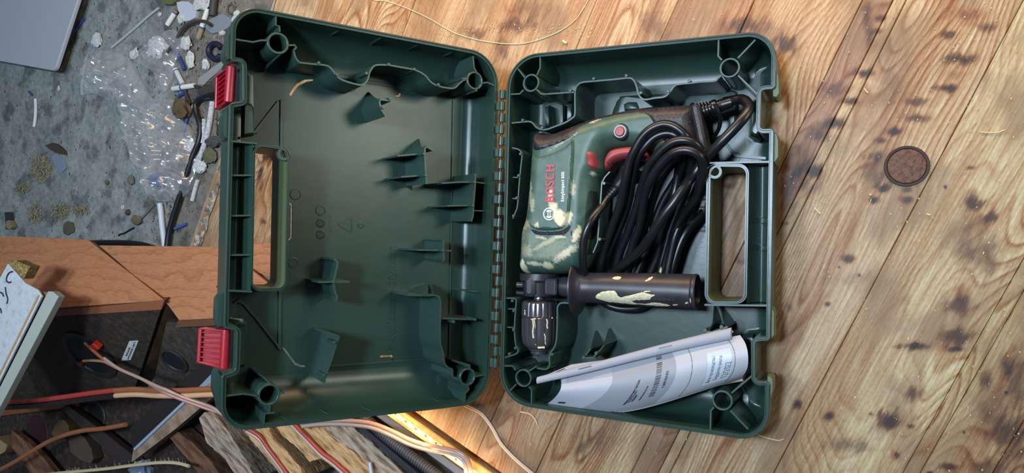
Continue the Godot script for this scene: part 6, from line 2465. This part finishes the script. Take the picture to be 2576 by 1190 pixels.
func wires():
	var clear := mat(176, 150, 136, 0.25)
	var pink := mat(172, 124, 112, 0.3)
	var red := mat(164, 62, 52, 0.35)
	var copper := mat(150, 92, 60, 0.35)
	var darkc := mat(38, 30, 32, 0.35)
	var peach := mat(206, 160, 122, 0.35)
	var g := "two core cables strewn over the heap"
	var w1 := thing("speaker_cable", "flat red and black cable crossing in front of the terminal cup", "cable", PX(250, 1000, 0.09), g)
	twin(w1, [[-20, 1021, 0.150], [80, 1015, 0.148], [150, 1007, 0.146], [230, 996, 0.144], [290, 989, 0.142]], 0.0045, darkc, red)
	twin(w1, [[290, 989, 0.142], [340, 986, 0.140], [400, 989, 0.138], [460, 989, 0.134], [520, 986, 0.128], [600, 984, 0.122]], 0.0043, peach, copper)
	var w2 := thing("speaker_cable", "clear two core cable from the terminal cup under the lower latch", "cable", PX(400, 980, 0.08), g)
	twin(w2, [[262, 905, 0.128], [300, 928, 0.132], [350, 950, 0.140], [400, 977, 0.150], [420, 986, 0.152], [460, 1003, 0.140], [510, 1020, 0.126], [545, 1034, 0.118], [580, 1056, 0.112], [620, 1082, 0.106]], 0.0026, pink, clear, 1.2)
	var lead := MB.new()
	lead.tube(smooth_path(pxs([[214, 863, 0.112], [228, 876, 0.118], [246, 892, 0.124], [264, 907, 0.128]], 0.0), 5), 0.0026, 8)
	part(lead, "bare_lead", copper, w2)
	lead = MB.new()
	lead.tube(smooth_path(pxs([[210, 908, 0.098], [230, 907, 0.108], [250, 908, 0.120], [268, 911, 0.128]], 0.0), 5), 0.0024, 8)
	part(lead, "bare_lead", mat(176, 140, 100, 0.35), w2)
	twin(w2, [[620, 1082, 0.106], [650, 1100, 0.101], [672, 1130, 0.097], [695, 1160, 0.096], [728, 1205, 0.096]], 0.0024, clear, red)
	var w3 := thing("speaker_cable", "red and white cable lying between the short block and the cracked board", "cable", PX(800, 1130, 0.09), g)
	twin(w3, [[722, 1050, 0.100], [742, 1074, 0.100], [775, 1108, 0.099], [808, 1142, 0.098], [840, 1166, 0.096], [884, 1205, 0.094]], 0.0026, clear, red)
	var w4 := thing("speaker_cable", "clear flat cable looping over the ribbed hose and the LED strip", "cable", PX(1000, 1090, 0.10), g)
	twin(w4, [[760, 1068, 0.104], [800, 1063, 0.108], [850, 1062, 0.112], [900, 1065, 0.116], [940, 1072, 0.122], [985, 1090, 0.130], [1030, 1112, 0.136], [1075, 1126, 0.142], [1115, 1133, 0.146], [1150, 1142, 0.148], [1172, 1160, 0.146], [1180, 1195, 0.140], [1182, 1215, 0.136]], 0.0030, mat(168, 150, 138, 0.25), mat(178, 140, 126, 0.25), 0.3)
	var w5 := thing("speaker_cable", "thin clear two core wire on the worktop below the hinge", "cable", PX(1240, 1080, YT), g)
	twin(w5, [[1150, 1010, YT + 0.002], [1172, 1020, YT + 0.002], [1210, 1040, YT + 0.0016], [1238, 1076, YT + 0.0016], [1262, 1118, YT + 0.0016], [1300, 1158, YT + 0.0016], [1345, 1196, YT + 0.0016]], 0.0012, mat(216, 190, 160, 0.3), mat(206, 168, 140, 0.3))
	var c := MB.new()
	c.tube(smooth_path(pxs([[-20, 1192, 0.085], [30, 1166, 0.085], [70, 1142, 0.084], [120, 1112, 0.082], [165, 1094, 0.080], [210, 1083, 0.078], [260, 1078, 0.076], [295, 1072, 0.076], [316, 1068, 0.076]], 0.0), 6), 0.0042, 10)
	solo(c, "copper_cable", copper, "thick copper brown cable curving up from the bottom left corner", "cable", "", 60.0)
	var t := MB.new()
	t.tube(smooth_path(pxs([[920, -8], [945, 1], [970, 3], [1000, 12], [1029, 23], [1058, 36], [1086, 50], [1116, 68], [1146, 84], [1180, 95], [1214, 103], [1248, 108], [1280, 110.5], [1310, 110], [1342, 104], [1378, 92], [1412, 76], [1445, 52], [1466, 24], [1482, -4]], YT + 0.0006), 6), 0.00055, 6)
	solo(t, "thin_strand", mat(222, 196, 150, 0.4), "long thin pale strand curving over the worktop above the case", "wire")


func white_trim():
	var y := 0.235
	var o := thing("door_trim", "dirty white plastic trim with a black handwritten mark at the left edge", "trim piece", PX(40, 820, y - 0.02))
	var white := mottled([rgb(176, 180, 184), rgb(200, 204, 208), rgb(206, 210, 214)], [0.05, 0.35, 0.8], 0.02, Vector3(10, 10, 10), 0.5, 0.15, 121)
	var mb := MB.new()
	slab(mb, [[19, 664, y], [62, 712, y], [95, 730, y], [105, 746, y], [-4, 966, y], [-70, 1090, y], [-90, 860, y]], 0.003)
	part(mb, "face", white, o).set_meta("label", "white face with marker writing")
	mb = MB.new()
	slab(mb, [[121, 733, y], [132, 734, y], [147, 747, y], [10, 1006, y], [-40, 1096, y], [-60, 1082, y], [-8, 990, y]], 0.010)
	part(mb, "rail", mat(176, 180, 168, 0.55), o)
	mb = MB.new()
	slab(mb, [[98, 733, y - 0.008], [128, 736, y - 0.008], [-14, 1010, y - 0.008], [-60, 1090, y - 0.008], [-66, 1076, y - 0.008]], 0.002)
	part(mb, "groove", mat(120, 104, 62, 0.8), o)
	mb = MB.new()
	mb.bar(PX(101, 742, y - 0.001), PX(-10, 966, y - 0.001), 0.003, 0.006, Vector3.UP, 0.0005)
	part(mb, "lip", mat(190, 160, 112, 0.7), o)
	mb = MB.new()
	slab(mb, [[22, 658, y - 0.004], [40, 655, y - 0.004], [58, 664, y - 0.004], [75, 670, y - 0.004], [58, 702, y - 0.004], [40, 688, y - 0.004]], 0.016)
	part(mb, "broken_end", mottled([rgb(110, 92, 44), rgb(150, 126, 66), rgb(190, 170, 116)], [0.2, 0.5, 0.85], 0.03, Vector3(20, 20, 20), 0.85, 0.6, 123), o)
	# handwriting in black marker
	for s in [[[33, 683], [24, 686], [18, 696], [17, 706], [22, 711], [29, 709]], [[-2, 735], [6, 738], [10, 746]], [[14, 722], [16, 738], [20, 752], [18, 764]], [[-6, 772], [2, 778], [4, 788]]]:
		var st := MB.new()
		st.tube(smooth_path(pxs(s, y + 0.0002), 5), 0.0013, 6)
		part(st, "marker_stroke", mat(44, 46, 58, 0.7), o)


# ------------------------------------------------------------------ litter on the floor
func fl(list: Array, y: float) -> Array:
	return pxs(list, y)


func stick(called: String, path: Array, r: float, m: Material, label: String, category: String, group := "", y := -1.0, per := 5):
	var mb := MB.new()
	mb.tube(smooth_path(fl(path, r if y < 0 else y), per), r, 8)
	return solo(mb, called, m, label, category, group, 60.0)


func butt(a: Array, b: Array, label: String, band: float, tip: Material):
	var r := 0.0046
	var p := PX(a[0], a[1], r)
	var q := PX(b[0], b[1], r)
	var o := thing("cigarette_butt", label, "cigarette butt", Vector3(p.x, 0, p.z), "cigarette butts on the floor")
	var w := (q - p).normalized()
	var l := p.distance_to(q)
	var mb := MB.new()
	mb.lathe(p, w, [Vector2(0, 0.0006), Vector2(r * 0.9, 0), Vector2(r, 0.001), Vector2(r, l * band), Vector2(r * 0.98, l * band)], 14)
	part(mb, "paper", mat(222, 222, 216, 0.8), o)
	mb = MB.new()
	mb.lathe(p, w, [Vector2(r * 1.02, l * band), Vector2(r * 1.02, l * (band + 0.06))], 14)
	part(mb, "blue_band", mat(64, 84, 140, 0.7), o)
	mb = MB.new()
	mb.lathe(p, w, [Vector2(r, l * (band + 0.06)), Vector2(r, l * 0.97), Vector2(r * 0.8, l), Vector2(0, l * 0.985)], 14)
	part(mb, "filter", tip, o)


func flake(called: String, outline: Array, thick: float, m: Material, label: String, category: String, group := "", lift := 0.0):
	var top := []
	var foot := []
	for p in outline:
		var q := PX(p[0], p[1], thick + lift + rng.randf_range(-0.0006, 0.0006))
		top.append(q)
		foot.append(Vector3(q.x, lift * 0.5, q.z) + Vector3(rng.randf_range(-0.001, 0.001), 0, rng.randf_range(-0.001, 0.001)))
	var mb := MB.new()
	mb.prism(top, foot)
	return solo(mb, called, m, label, category, group, 20.0)


func lump(called: String, u: float, v: float, ru: float, rv: float, hgt: float, m: Material, label: String, category: String, group := "", seed_ := 1, rough := 0.4):
	var c := PX(u, v, hgt * 0.5)
	var k := PX(u + 10, v, hgt * 0.5).distance_to(c) / 10.0
	c.y = hgt * 0.5
	var mb := MB.new()
	blob(mb, c, Vector3(ru * k, hgt * 0.5, rv * k), seed_, rough, 8)
	# nothing sinks under the floor
	for i in mb.v.size():
		mb.v[i].y = maxf(mb.v[i].y, 0.0)
	return solo(mb, called, m, label, category, group, 45.0)


func film() -> StandardMaterial3D:
	if M.has("film"):
		return M.film
	var m := StandardMaterial3D.new()
	m.albedo_color = Color(0.90, 0.91, 0.92, 0.22)
	m.transparency = BaseMaterial3D.TRANSPARENCY_ALPHA
	m.roughness = 0.17
	m.metallic_specular = 0.9
	m.cull_mode = BaseMaterial3D.CULL_DISABLED
	M.film = m
	return m


# crumpled film: many little facets over an outline
func crumple(outline: Array, rise: float, seed_: int, cell: float) -> MB:
	var poly := smooth2(outline, rise * 0.5, 3)
	var n1 := FastNoiseLite.new()
	n1.seed = seed_
	n1.frequency = 15.0
	n1.fractal_type = FastNoiseLite.FRACTAL_RIDGED
	n1.fractal_octaves = 3
	var n2 := FastNoiseLite.new()
	n2.seed = seed_ + 3
	n2.frequency = 30.0
	n2.noise_type = FastNoiseLite.TYPE_CELLULAR
	n2.cellular_return_type = FastNoiseLite.RETURN_DISTANCE
	n2.fractal_octaves = 2
	var mb := MB.new()
	relief(mb, poly, func(q: Vector2, d: float):
		var e := clampf(d / 0.02, 0.0, 1.0)
		return 0.003 + rise * (0.25 + 0.75 * e) * clampf(0.55 + 0.42 * n1.get_noise_2d(q.x, q.y) + 0.36 * n2.get_noise_2d(q.x + 0.02 * n1.get_noise_2d(q.y, q.x), q.y), 0.03, 1.3), cell, 0.002)
	return mb


func build_litter():
	var blue := mat(48, 72, 132, 0.5)
	var white := mat(196, 200, 202, 0.6)
	var foam := mottled([rgb(176, 176, 170), rgb(204, 205, 202), rgb(216, 216, 214)], [0.2, 0.5, 0.9], 0.03, Vector3(30, 30, 30), 0.9, 0.8, 131)
	var rubble := mottled([rgb(70, 64, 58), rgb(104, 98, 90), rgb(130, 124, 116)], [0.2, 0.5, 0.85], 0.03, Vector3(20, 20, 20), 0.9, 0.8, 133)
	# pale panel at the top left corner, lying on a block
	var pn := thing("equipment_cover", "smooth pale grey panel with a rounded corner at the top left of the floor", "cover", PX(60, 60, 0.0))
	var mb := MB.new()
	var pp := []
	for p in [[-90, -70], [222, -80], [138, 179], [-90, 138]]:
		var q := PX(p[0], p[1], 0.030)
		pp.append(Vector2(q.x, q.z))
	var rp := rounded(pp, [0.01, 0.01, 0.016, 0.01], 8)
	var pm := Vector2.ZERO
	for q in rp:
		pm += q / rp.size()
	var rings := []
	for e in [[0.0030, 0.030], [0.0012, 0.0294], [0.0, 0.0278], [0.0, 0.0232], [0.002, 0.0222]]:
		var ring := []
		for q in rp:
			var d: Vector2 = (pm - q).normalized() * float(e[0])
			ring.append(Vector3(q.x + d.x, e[1], q.y + d.y))
		rings.append(ring)
	mb.prism(rings[0], rings[1], Vector3(1, 0, 0), Vector3(0, 0, 1), false)
	mb.loft([rings[4], rings[3], rings[2], rings[1]])
	part(mb, "panel_shell", mat(172, 174, 180, 0.42), pn, 50.0)
	mb = MB.new()
	var lt := []
	var lb := []
	for q in rp:
		var d: Vector2 = (pm - q).normalized() * 0.006
		lt.append(Vector3(q.x + d.x, 0.0226, q.y + d.y))
		lb.append(Vector3(q.x + d.x, 0.016, q.y + d.y))
	mb.prism(lb, lt)
	part(mb, "dark_underside", mat(22, 22, 24, 0.6), pn)
	mb = MB.new()
	var c0 := PX(20, 60, 0.015)
	mb.rbox(Transform3D(Basis.IDENTITY, Vector3(c0.x, 0.0085, c0.z)), Vector3(0.10, 0.017, 0.10), 0.003)
	part(mb, "stand", mat(40, 40, 42, 0.7), pn)
	# clear bags
	var b1 := crumple([[196, 234], [187, 230], [190, 180], [200, 134], [214, 126], [268, 126], [310, 142], [326, 178], [346, 216], [366, 244], [400, 246], [436, 254], [440, 298], [460, 316], [474, 352], [478, 400], [462, 470], [438, 498], [392, 506], [360, 496], [338, 458], [318, 420], [304, 368], [292, 300], [282, 264], [252, 246], [222, 232]], 0.040, 8, 0.0034)
	solo(b1, "plastic_bag", film(), "large crumpled clear plastic bag lying across the floor", "plastic bag", "", 40.0)
	var b2 := crumple([[322, 142], [348, 112], [390, 84], [420, 70], [440, 84], [447, 112], [432, 150], [418, 196], [402, 228], [384, 214], [372, 178], [344, 160]], 0.034, 19, 0.0034)
	solo(b2, "plastic_bag", film(), "smaller clear bag holding white foam above the large bag", "plastic bag", "", 40.0)
	lump("foam_chunk", 396, 118, 22, 17, 0.014, foam, "white foam lump inside the smaller clear bag", "foam", "", 31)
	lump("foam_chunk", 338, 136, 10, 9, 0.010, foam, "little white foam ball at the tip of the smaller bag", "foam", "", 33)
	lump("blue_rag", 396, 455, 20, 14, 0.012, mat(52, 60, 120, 0.7), "dark blue crumpled rag seen through the large bag", "rag", "", 35)
	# cigarette ends
	var tan := mat(150, 134, 104, 0.85)
	butt([421, 63], [444, 26], "thick white cigarette end with a brown tip beside the angular white flake", 0.80, mat(140, 120, 96, 0.85))
	butt([523, 22], [499, 98], "long cigarette end with a yellowish filter below the brown wire", 0.60, tan)
	butt([441, 174], [460, 211], "cigarette end with a blue band at its upper end near the large bag", 0.10, white)
	butt([490, 215], [434, 224], "nearly level white cigarette end touching the black folded strip", 0.55, mat(206, 208, 206, 0.8))
	# offcuts of blue wire
	var g := "snips of blue wire"
	stick("blue_wire", [[210, 47], [196, 66], [184, 82], [175, 97]], 0.0030, blue, "straight blue wire snip beside the grey panel", "wire", g)
	stick("blue_wire", [[443, 124], [449, 140], [457, 158], [464, 176]], 0.0034, blue, "blue wire snip under the smaller clear bag", "wire", g)
	stick("blue_wire", [[465, 233], [456, 238], [447, 244]], 0.0032, blue, "short blue wire snip below the level cigarette end", "wire", g)
	stick("blue_wire", [[496, 244], [508, 241], [516, 242]], 0.0030, blue, "tiny blue wire snip by the black cable's bend", "wire", g)
	stick("blue_wire", [[73, 230], [77, 235], [81, 239]], 0.0026, mat(66, 80, 116, 0.6), "faded blue wire snip left of the white stick", "wire", g)
	stick("blue_wire", [[474, 287], [468, 308], [462, 330]], 0.0032, blue, "steep blue wire snip left of the black cable", "wire", g)
	stick("blue_wire", [[470, 563], [452, 571], [440, 575], [430, 574]], 0.0028, mat(62, 92, 160, 0.5), "bright blue wire snip crossing behind the black cable at the bottom", "wire", g)
	# black mains cable on the floor
	var bc := MB.new()
	bc.tube(smooth_path(fl([[566, 226, 0.012], [544, 236, 0.010], [521, 242, 0.008], [502, 250, 0.007], [492, 264, 0.007], [494, 286, 0.007], [502, 310, 0.007], [504, 334, 0.007], [499, 358, 0.008], [489, 382, 0.009], [480, 406, 0.010], [468, 446, 0.010], [456, 482, 0.010], [445, 516, 0.010], [434, 550, 0.010], [426, 580, 0.010], [421, 612, 0.010], [419, 640, 0.010], [418, 670, 0.008]], 0.01), 6), 0.0050, 12)
	solo(bc, "black_cable", mat(26, 27, 32, 0.4), "thick black cable winding down the floor beside the worktop's bark edge", "cable", "", 60.0)
	stick("black_cable", [[200, 612], [260, 610], [320, 611], [360, 616], [392, 626]], 0.0050, mat(24, 24, 27, 0.4), "black cable lying level along the top of the speakers", "cable", "", 0.005)
	# white sticks, strips and tubes
	stick("white_stick", [[89, 249], [90, 270], [89, 295], [86, 319]], 0.0032, mat(206, 208, 208, 0.5), "white plastic stick standing out alone on the left floor", "stick")
	stick("grey_strip", [[400, 20], [372, 42], [330, 79], [281, 120]], 0.0026, mat(170, 178, 176, 0.5), "long thin grey plastic strip slanting above the large bag", "strip")
	stick("white_tube", [[402, 512], [405, 535], [407, 560], [411, 592], [416, 630]], 0.0052, mat(196, 204, 210, 0.4), "white bent tube between the large bag and the speakers", "tube", "", 0.006)
	stick("grey_stick", [[388, 514], [372, 532], [357, 549]], 0.0020, mat(104, 104, 100, 0.7), "thin grey stick beside the white bent tube", "stick")
	for e in [[[[535, 256], [531, 282], [528, 304], [521, 340], [512, 372], [500, 402], [490, 424]], 0.0050, "broad white strip running along the bark edge of the worktop"],
		[[[514, 300], [512, 330], [508, 360]], 0.0040, "short white strip between the black cable and the broad strip"],
		[[[498, 452], [490, 480], [484, 505]], 0.0040, "white strip below the broad strip near the bark edge"],
		[[[488, 262], [480, 280], [470, 300]], 0.0024, "grey white splinter left of the black cable's bend"]]:
		stick("white_strip", e[0], e[1], mottled([rgb(120, 122, 118), rgb(186, 190, 192), rgb(206, 210, 212)], [0.15, 0.4, 0.8], 0.03, Vector3(20, 20, 20), 0.8, 0.5, 137), e[2], "strip", "white strips along the bark edge")
	stick("yellow_strip", [[477, 390], [474, 404], [470, 420]], 0.0030, mat(170, 160, 70, 0.6), "yellow strip partly under the black cable", "strip")
	# curved brown wire, rings, rubber
	stick("brown_wire", [[531, 64], [520, 56], [508, 53], [490, 55], [470, 63], [456, 77], [446, 96], [437, 112], [422, 132]], 0.0030, mat(66, 54, 52, 0.5), "brown wire bent in an arc over the smaller clear bag", "wire", "", 0.010)
	stick("black_strip", [[504, 222], [490, 217], [474, 216], [467, 222], [467, 234], [472, 248], [479, 262]], 0.0034, mat(46, 48, 46, 0.7), "black folded strip hooked round the level cigarette end", "strip")
	var tr := MB.new()
	var ring := []
	for i in 25:
		var a := TAU * i / 28.0 + 0.5
		ring.append(PX(541 + 16.0 * cos(a), 129 + 19.0 * sin(a), 0.006))
	tr.tube(ring, 0.0052, 10)
	solo(tr, "coiled_ring", mat(30, 30, 58, 0.5), "dark blue coiled ring of tape near the case lid", "ring", "", 60.0)
	tr = MB.new()
	ring = []
	for i in 25:
		var a := TAU * i / 24.0
		ring.append(PX(581 + 8.5 * cos(a), 23 + 12.0 * sin(a), 0.002))
	tr.tube(ring, 0.0016, 6)
	solo(tr, "rubber_band", mat(96, 90, 70, 0.6), "brown rubber band near the lid's top corner", "rubber band", "", 60.0)
	var sc := MB.new()
	var sa := PX(553, 300, 0.004)
	var sb := PX(551, 336, 0.004)
	var prof := [Vector2(0, -0.001), Vector2(0.006, -0.001), Vector2(0.006, 0.002)]
	for i in 10:
		prof.append(Vector2(0.0024, 0.002 + i * 0.0026))
		prof.append(Vector2(0.0034, 0.0033 + i * 0.0026))
	prof.append(Vector2(0, 0.030))
	sc.lathe(sa + Vector3(0, 0.002, 0), (sb - sa).normalized(), prof, 12)
	solo(sc, "rusty_screw", mat(84, 66, 54, 0.6, 0.4), "rusty screw under the upper latch beside the bark edge", "screw")
	stick("rusty_bolt", [[540, -8], [537, 14], [535, 40]], 0.0070, mat(64, 58, 54, 0.6), "dark ridged bolt between the white flake and the grey flake", "bolt")
	# flakes, shells and crumbs of plaster and foam
	flake("plaster_flake", [[444, 6], [456, 3], [474, 4], [487, 14], [494, 28], [492, 44], [478, 51], [464, 54], [456, 40], [448, 26]], 0.006, mat(186, 190, 200, 0.6), "angular white plaster flake beside the thick cigarette end", "flake")
	flake("plaster_flake", [[520, 54], [540, 42], [556, 35], [568, 38], [582, 48], [581, 62], [570, 72], [552, 80], [533, 84], [522, 76], [516, 68]], 0.004, mat(128, 134, 142, 0.7), "flat grey plaster flake with black specks above the coiled ring", "flake")
	flake("green_cap", [[404, -6], [446, -8], [442, 4], [430, 11], [412, 10], [405, 4]], 0.008, mat(98, 102, 62, 0.6), "olive green round cap cut by the top of the picture", "cap")
	flake("clear_shard", [[130, 391], [146, 387], [160, 398], [168, 414], [166, 424], [153, 437], [142, 422], [134, 408]], 0.0020, mat(126, 138, 152, 0.3), "bluish shard touching the brown leaf", "shard")
	flake("brown_leaf", [[113, 365], [122, 363], [131, 359], [142, 362], [152, 369], [163, 378], [166, 390], [154, 388], [142, 385], [130, 379], [122, 373]], 0.004, mat(66, 54, 44, 0.8), "curled brown leaf above the straw clump", "leaf")
	flake("dark_chip", [[12, 534], [28, 534], [30, 556], [31, 576], [14, 577], [13, 556]], 0.005, mat(46, 46, 44, 0.8), "dark oblong chip at the left edge of the floor", "chip")
	flake("dry_leaf", [[16, 556], [22, 554], [27, 562], [31, 570], [24, 577], [17, 574], [14, 566]], 0.008, mat(132, 122, 88, 0.8), "dry tan leaf lying on the dark oblong chip", "leaf", "", 0.004)
	flake("paper_scrap", [[500, 196], [520, 182], [536, 168], [562, 152], [566, 160], [548, 180], [530, 196], [512, 214], [498, 212]], 0.003, mat(140, 142, 142, 0.6), "crumpled clear wrapper pointing at the upper latch", "wrapper")
	var gf := "scraps of white foam"
	for e in [[243, 99, 13, 14, "white foam scrap alone beside the grey panel", 41], [468, 108, 14, 14, "white foam scrap left of the long cigarette end", 42], [478, 150, 11, 18, "ragged white foam scrap above the level cigarette end", 43], [506, 8, 26, 15, "large cream foam piece at the top of the floor", 44], [456, 46, 9, 12, "pale foam scrap below the angular plaster flake", 45], [596, 36, 9, 8, "small pale scrap beside the lid's top corner", 46],
		[518, 162, 9, 11, "pale scrap between foam scrap and coiled ring", 47], [560, 84, 7, 6, "tiny white scrap under the grey flake", 48], [402, 36, 5, 5, "tiny white crumb near the grey strip", 49], [148, 223, 3, 5, "tiny white crumb below the grey panel", 50], [476, 366, 14, 12, "pale foam scrap at the right side of the large bag", 51], [505, 420, 16, 14, "crumpled white scrap against the bark edge", 52], [560, 308, 12, 8, "white scrap under the upper latch", 53], [592, 50, 10, 8, "flat pale scrap touching the lid", 54]]:
		lump("foam_scrap", e[0], e[1], e[2] * 0.86, e[3] * 0.86, 0.010 if e[2] > 6 else 0.004, foam, e[4], "foam", gf, e[5], 0.3)
	# stones
	var gs := "small stones on the floor"
	for e in [[456, 274, 19, 18, 0.022, mat(92, 76, 52, 0.85), "brown stone beside the large clear bag", 61], [537, 357, 22, 10, 0.012, mat(72, 70, 70, 0.7), "flat dark pebble against the bark edge", 62], [528, 392, 16, 14, 0.012, mat(92, 94, 66, 0.9), "mossy green lump below the flat dark pebble", 63], [344, 554, 13, 8, 0.010, mat(98, 90, 72, 0.85), "tan stone left of the grey stick", 64], [321, 534, 5, 5, 0.006, mat(66, 60, 52, 0.85), "small dark stone above the tan stone", 65], [330, 453, 8, 8, 0.007, mat(112, 104, 92, 0.85), "pale brown stone at the foot of the large bag", 66], [269, 459, 5, 4, 0.005, mat(96, 88, 70, 0.85), "small olive stone left of the large bag's foot", 67], [172, 574, 14, 11, 0.005, mat(84, 78, 58, 0.9), "ragged earthy lump near the speakers", 68],
		[530, 230, 30, 14, 0.012, mat(60, 54, 48, 0.9), "dark earthy lump behind the black cable", 69], [545, 210, 18, 12, 0.014, mat(74, 66, 58, 0.9), "brown lump under the crumpled wrapper", 70], [436, 540, 9, 8, 0.009, mat(96, 88, 62, 0.9), "olive pebble right of the white bent tube", 71]]:
		lump("stone", e[0], e[1], e[2], e[3], e[4], e[5], e[6], "stone", gs, e[7], 0.3)
	var ws := MB.new()
	ws.lathe(PX(309, 521, 0.0), Vector3.UP, [Vector2(0.0036, 0), Vector2(0.0036, 0.0012), Vector2(0.0018, 0.0012), Vector2(0.0018, 0)], 16)
	solo(ws, "washer", mat(210, 212, 212, 0.5), "tiny white washer below the large bag", "washer")
	stick("burnt_twig", [[298, 593], [303, 589], [312, 587], [324, 580], [337, 573]], 0.0016, mat(20, 20, 22, 0.7), "thin black twig just above the speakers", "twig")
	# straw and dirt nobody could count
	for e in [[103, 424, 27, 34, 260, "clump of dry straw and sawdust below the brown leaf"], [88, 536, 18, 26, 110, "loose tuft of straw near the dark oblong chip"], [150, 530, 26, 22, 120, "pale ring of wood shavings above the earthy lump"], [55, 476, 22, 16, 60, "thin scatter of dark straw on the left floor"], [205, 530, 22, 14, 60, "small straw scatter right of the wood shavings"]]:
		straw(e[0], e[1], e[2], e[3], e[4], e[5])
	grit()


func many(called: String, mesh: Mesh, xf: Array, cols: Array, label: String, category: String, m: Material):
	var mm := MultiMesh.new()
	mm.transform_format = MultiMesh.TRANSFORM_3D
	mm.use_colors = true
	mm.mesh = mesh
	mm.instance_count = xf.size()
	for i in xf.size():
		mm.set_instance_transform(i, xf[i])
		mm.set_instance_color(i, cols[i])
	var o := MultiMeshInstance3D.new()
	o.name = numbered(called)
	o.multimesh = mm
	o.material_override = m
	add_child(o)
	tag(o, label, category)
	o.set_meta("kind", "stuff")


func tinted() -> StandardMaterial3D:
	if not M.has("tinted"):
		var m := StandardMaterial3D.new()
		m.vertex_color_use_as_albedo = true
		m.roughness = 0.85
		M.tinted = m
	return M.tinted


func chip_mesh(x: float, y: float, z: float) -> ArrayMesh:
	var mb := MB.new()
	mb.colored = true
	mb.rbox(Transform3D.IDENTITY, Vector3(x, y, z), y * 0.3)
	return mb.made(Vector3.ZERO, 0.0)


func straw(u: float, v: float, ru: float, rv: float, n: int, label: String):
	var xf := []
	var cols := []
	for i in n:
		var a := rng.randf() * TAU
		var d := sqrt(rng.randf())
		var p := PX(u + ru * d * cos(a), v + rv * d * sin(a), 0.001 + 0.006 * (1.0 - d) * rng.randf())
		var b := Basis(Vector3.UP, rng.randf() * TAU) * Basis(Vector3.RIGHT, rng.randf_range(-0.3, 0.3))
		xf.append(Transform3D(b.scaled(Vector3(1, 1, rng.randf_range(0.5, 1.4))), p))
		var k := rng.randf_range(0.6, 1.15)
		cols.append(Color(0.30 * k, 0.26 * k, 0.15 * k))
	many("straw", chip_mesh(0.0012, 0.0006, 0.010), xf, cols, label, "straw", tinted())


func grit():
	var xf := []
	var cols := []
	for i in 1700:
		var u := rng.randf_range(0, 600)
		var v := rng.randf_range(0, 610)
		if rng.randf() < 0.62:
			# thicker towards the worktop
			u = lerpf(600.0 - 0.30 * v, 380.0, pow(rng.randf(), 1.6))
		var p := PX(u, v, 0.0008)
		var s := rng.randf_range(0.2, 0.75)
		if u > 430 and rng.randf() < 0.16:
			s *= 2.2
		xf.append(Transform3D(Basis(Vector3.UP, rng.randf() * TAU).scaled(Vector3(s * rng.randf_range(0.3, 1.0), s * 0.7, s * rng.randf_range(0.6, 2.2))), p))
		var k := rng.randf_range(0.3, 1.0)
		cols.append([Color(0.10, 0.09, 0.075), Color(0.22, 0.20, 0.17), Color(0.045, 0.042, 0.04), Color(0.40, 0.40, 0.38)][rng.randi_range(0, 3)] * k)
	many("grit", chip_mesh(0.0030, 0.0012, 0.0042), xf, cols, "grit, splinters and dirt strewn over the concrete, thickest by the worktop", "grit", tinted())


# ------------------------------------------------------------------ sawdust on the worktop
func build_crumbs():
	var xf := []
	var cols := []
	for i in 3600:
		var u := rng.randf_range(690, 2570)
		var v := rng.randf_range(5, 1185)
		if rng.randf() < 0.25:
			u = rng.randf_range(1100, 1500)
			v = rng.randf_range(60, 135)
		if u < 1330 and v > 500:
			continue
		if u > 560 and u < 1965 and v > 20 and v < 1100 and not (v < 80 + absf(u - 1250) * 0.12 and u > 700):
			continue
		var p := PX(u, v, YT + 0.0004)
		var s := 0.22 + 0.75 * pow(rng.randf(), 3.0)
		xf.append(Transform3D(Basis(Vector3.UP, rng.randf() * TAU).scaled(Vector3(s * 0.8, s, s * rng.randf_range(0.5, 2.0))), p))
		var k := rng.randf_range(0.7, 1.2)
		cols.append(Color(0.56 * k, 0.42 * k, 0.23 * k))
	many("sawdust", chip_mesh(0.0012, 0.0007, 0.0018), xf, cols, "pale sawdust crumbs strewn over the plank worktop", "sawdust", tinted())
	var g := "wood slivers on the worktop"
	var sliver := mat(222, 190, 142, 0.7)
	var list := [[[[1309, 1036], [1332, 1041], [1346, 1054], [1352, 1068]], 0.0010, "curled pale shaving below the case's hinge corner"],
		[[[1416, 102], [1421, 107], [1426, 108]], 0.0016, "short pink wood sliver above the case beside the thin strand"],
		[[[2047, 523], [2056, 530], [2064, 538]], 0.0009, "slanted pale sliver right of the carrying handle"],
		[[[2466, 332], [2490, 334], [2512, 333], [2528, 326]], 0.0006, "long hair thin fibre at the far right"],
		[[[1900, 1092], [1930, 1102], [1958, 1108], [1972, 1104]], 0.0006, "thin fibre curling below the case's right corner"],
		[[[2174, 222], [2178, 228], [2184, 234]], 0.0007, "tiny pale sliver among the dark scorch marks"],
		[[[2331, 538], [2336, 540], [2341, 541]], 0.0008, "tiny sliver below the round plug"],
		[[[2188, 488], [2190, 490], [2192, 489]], 0.0014, "tiny light crumb beside a black scorch mark"]]
	for e in list:
		var mb := MB.new()
		mb.tube(smooth_path(pxs(e[0], YT + e[1]), 5), e[1], 6)
		solo(mb, "wood_sliver", sliver, e[2], "sliver", g, 60.0)
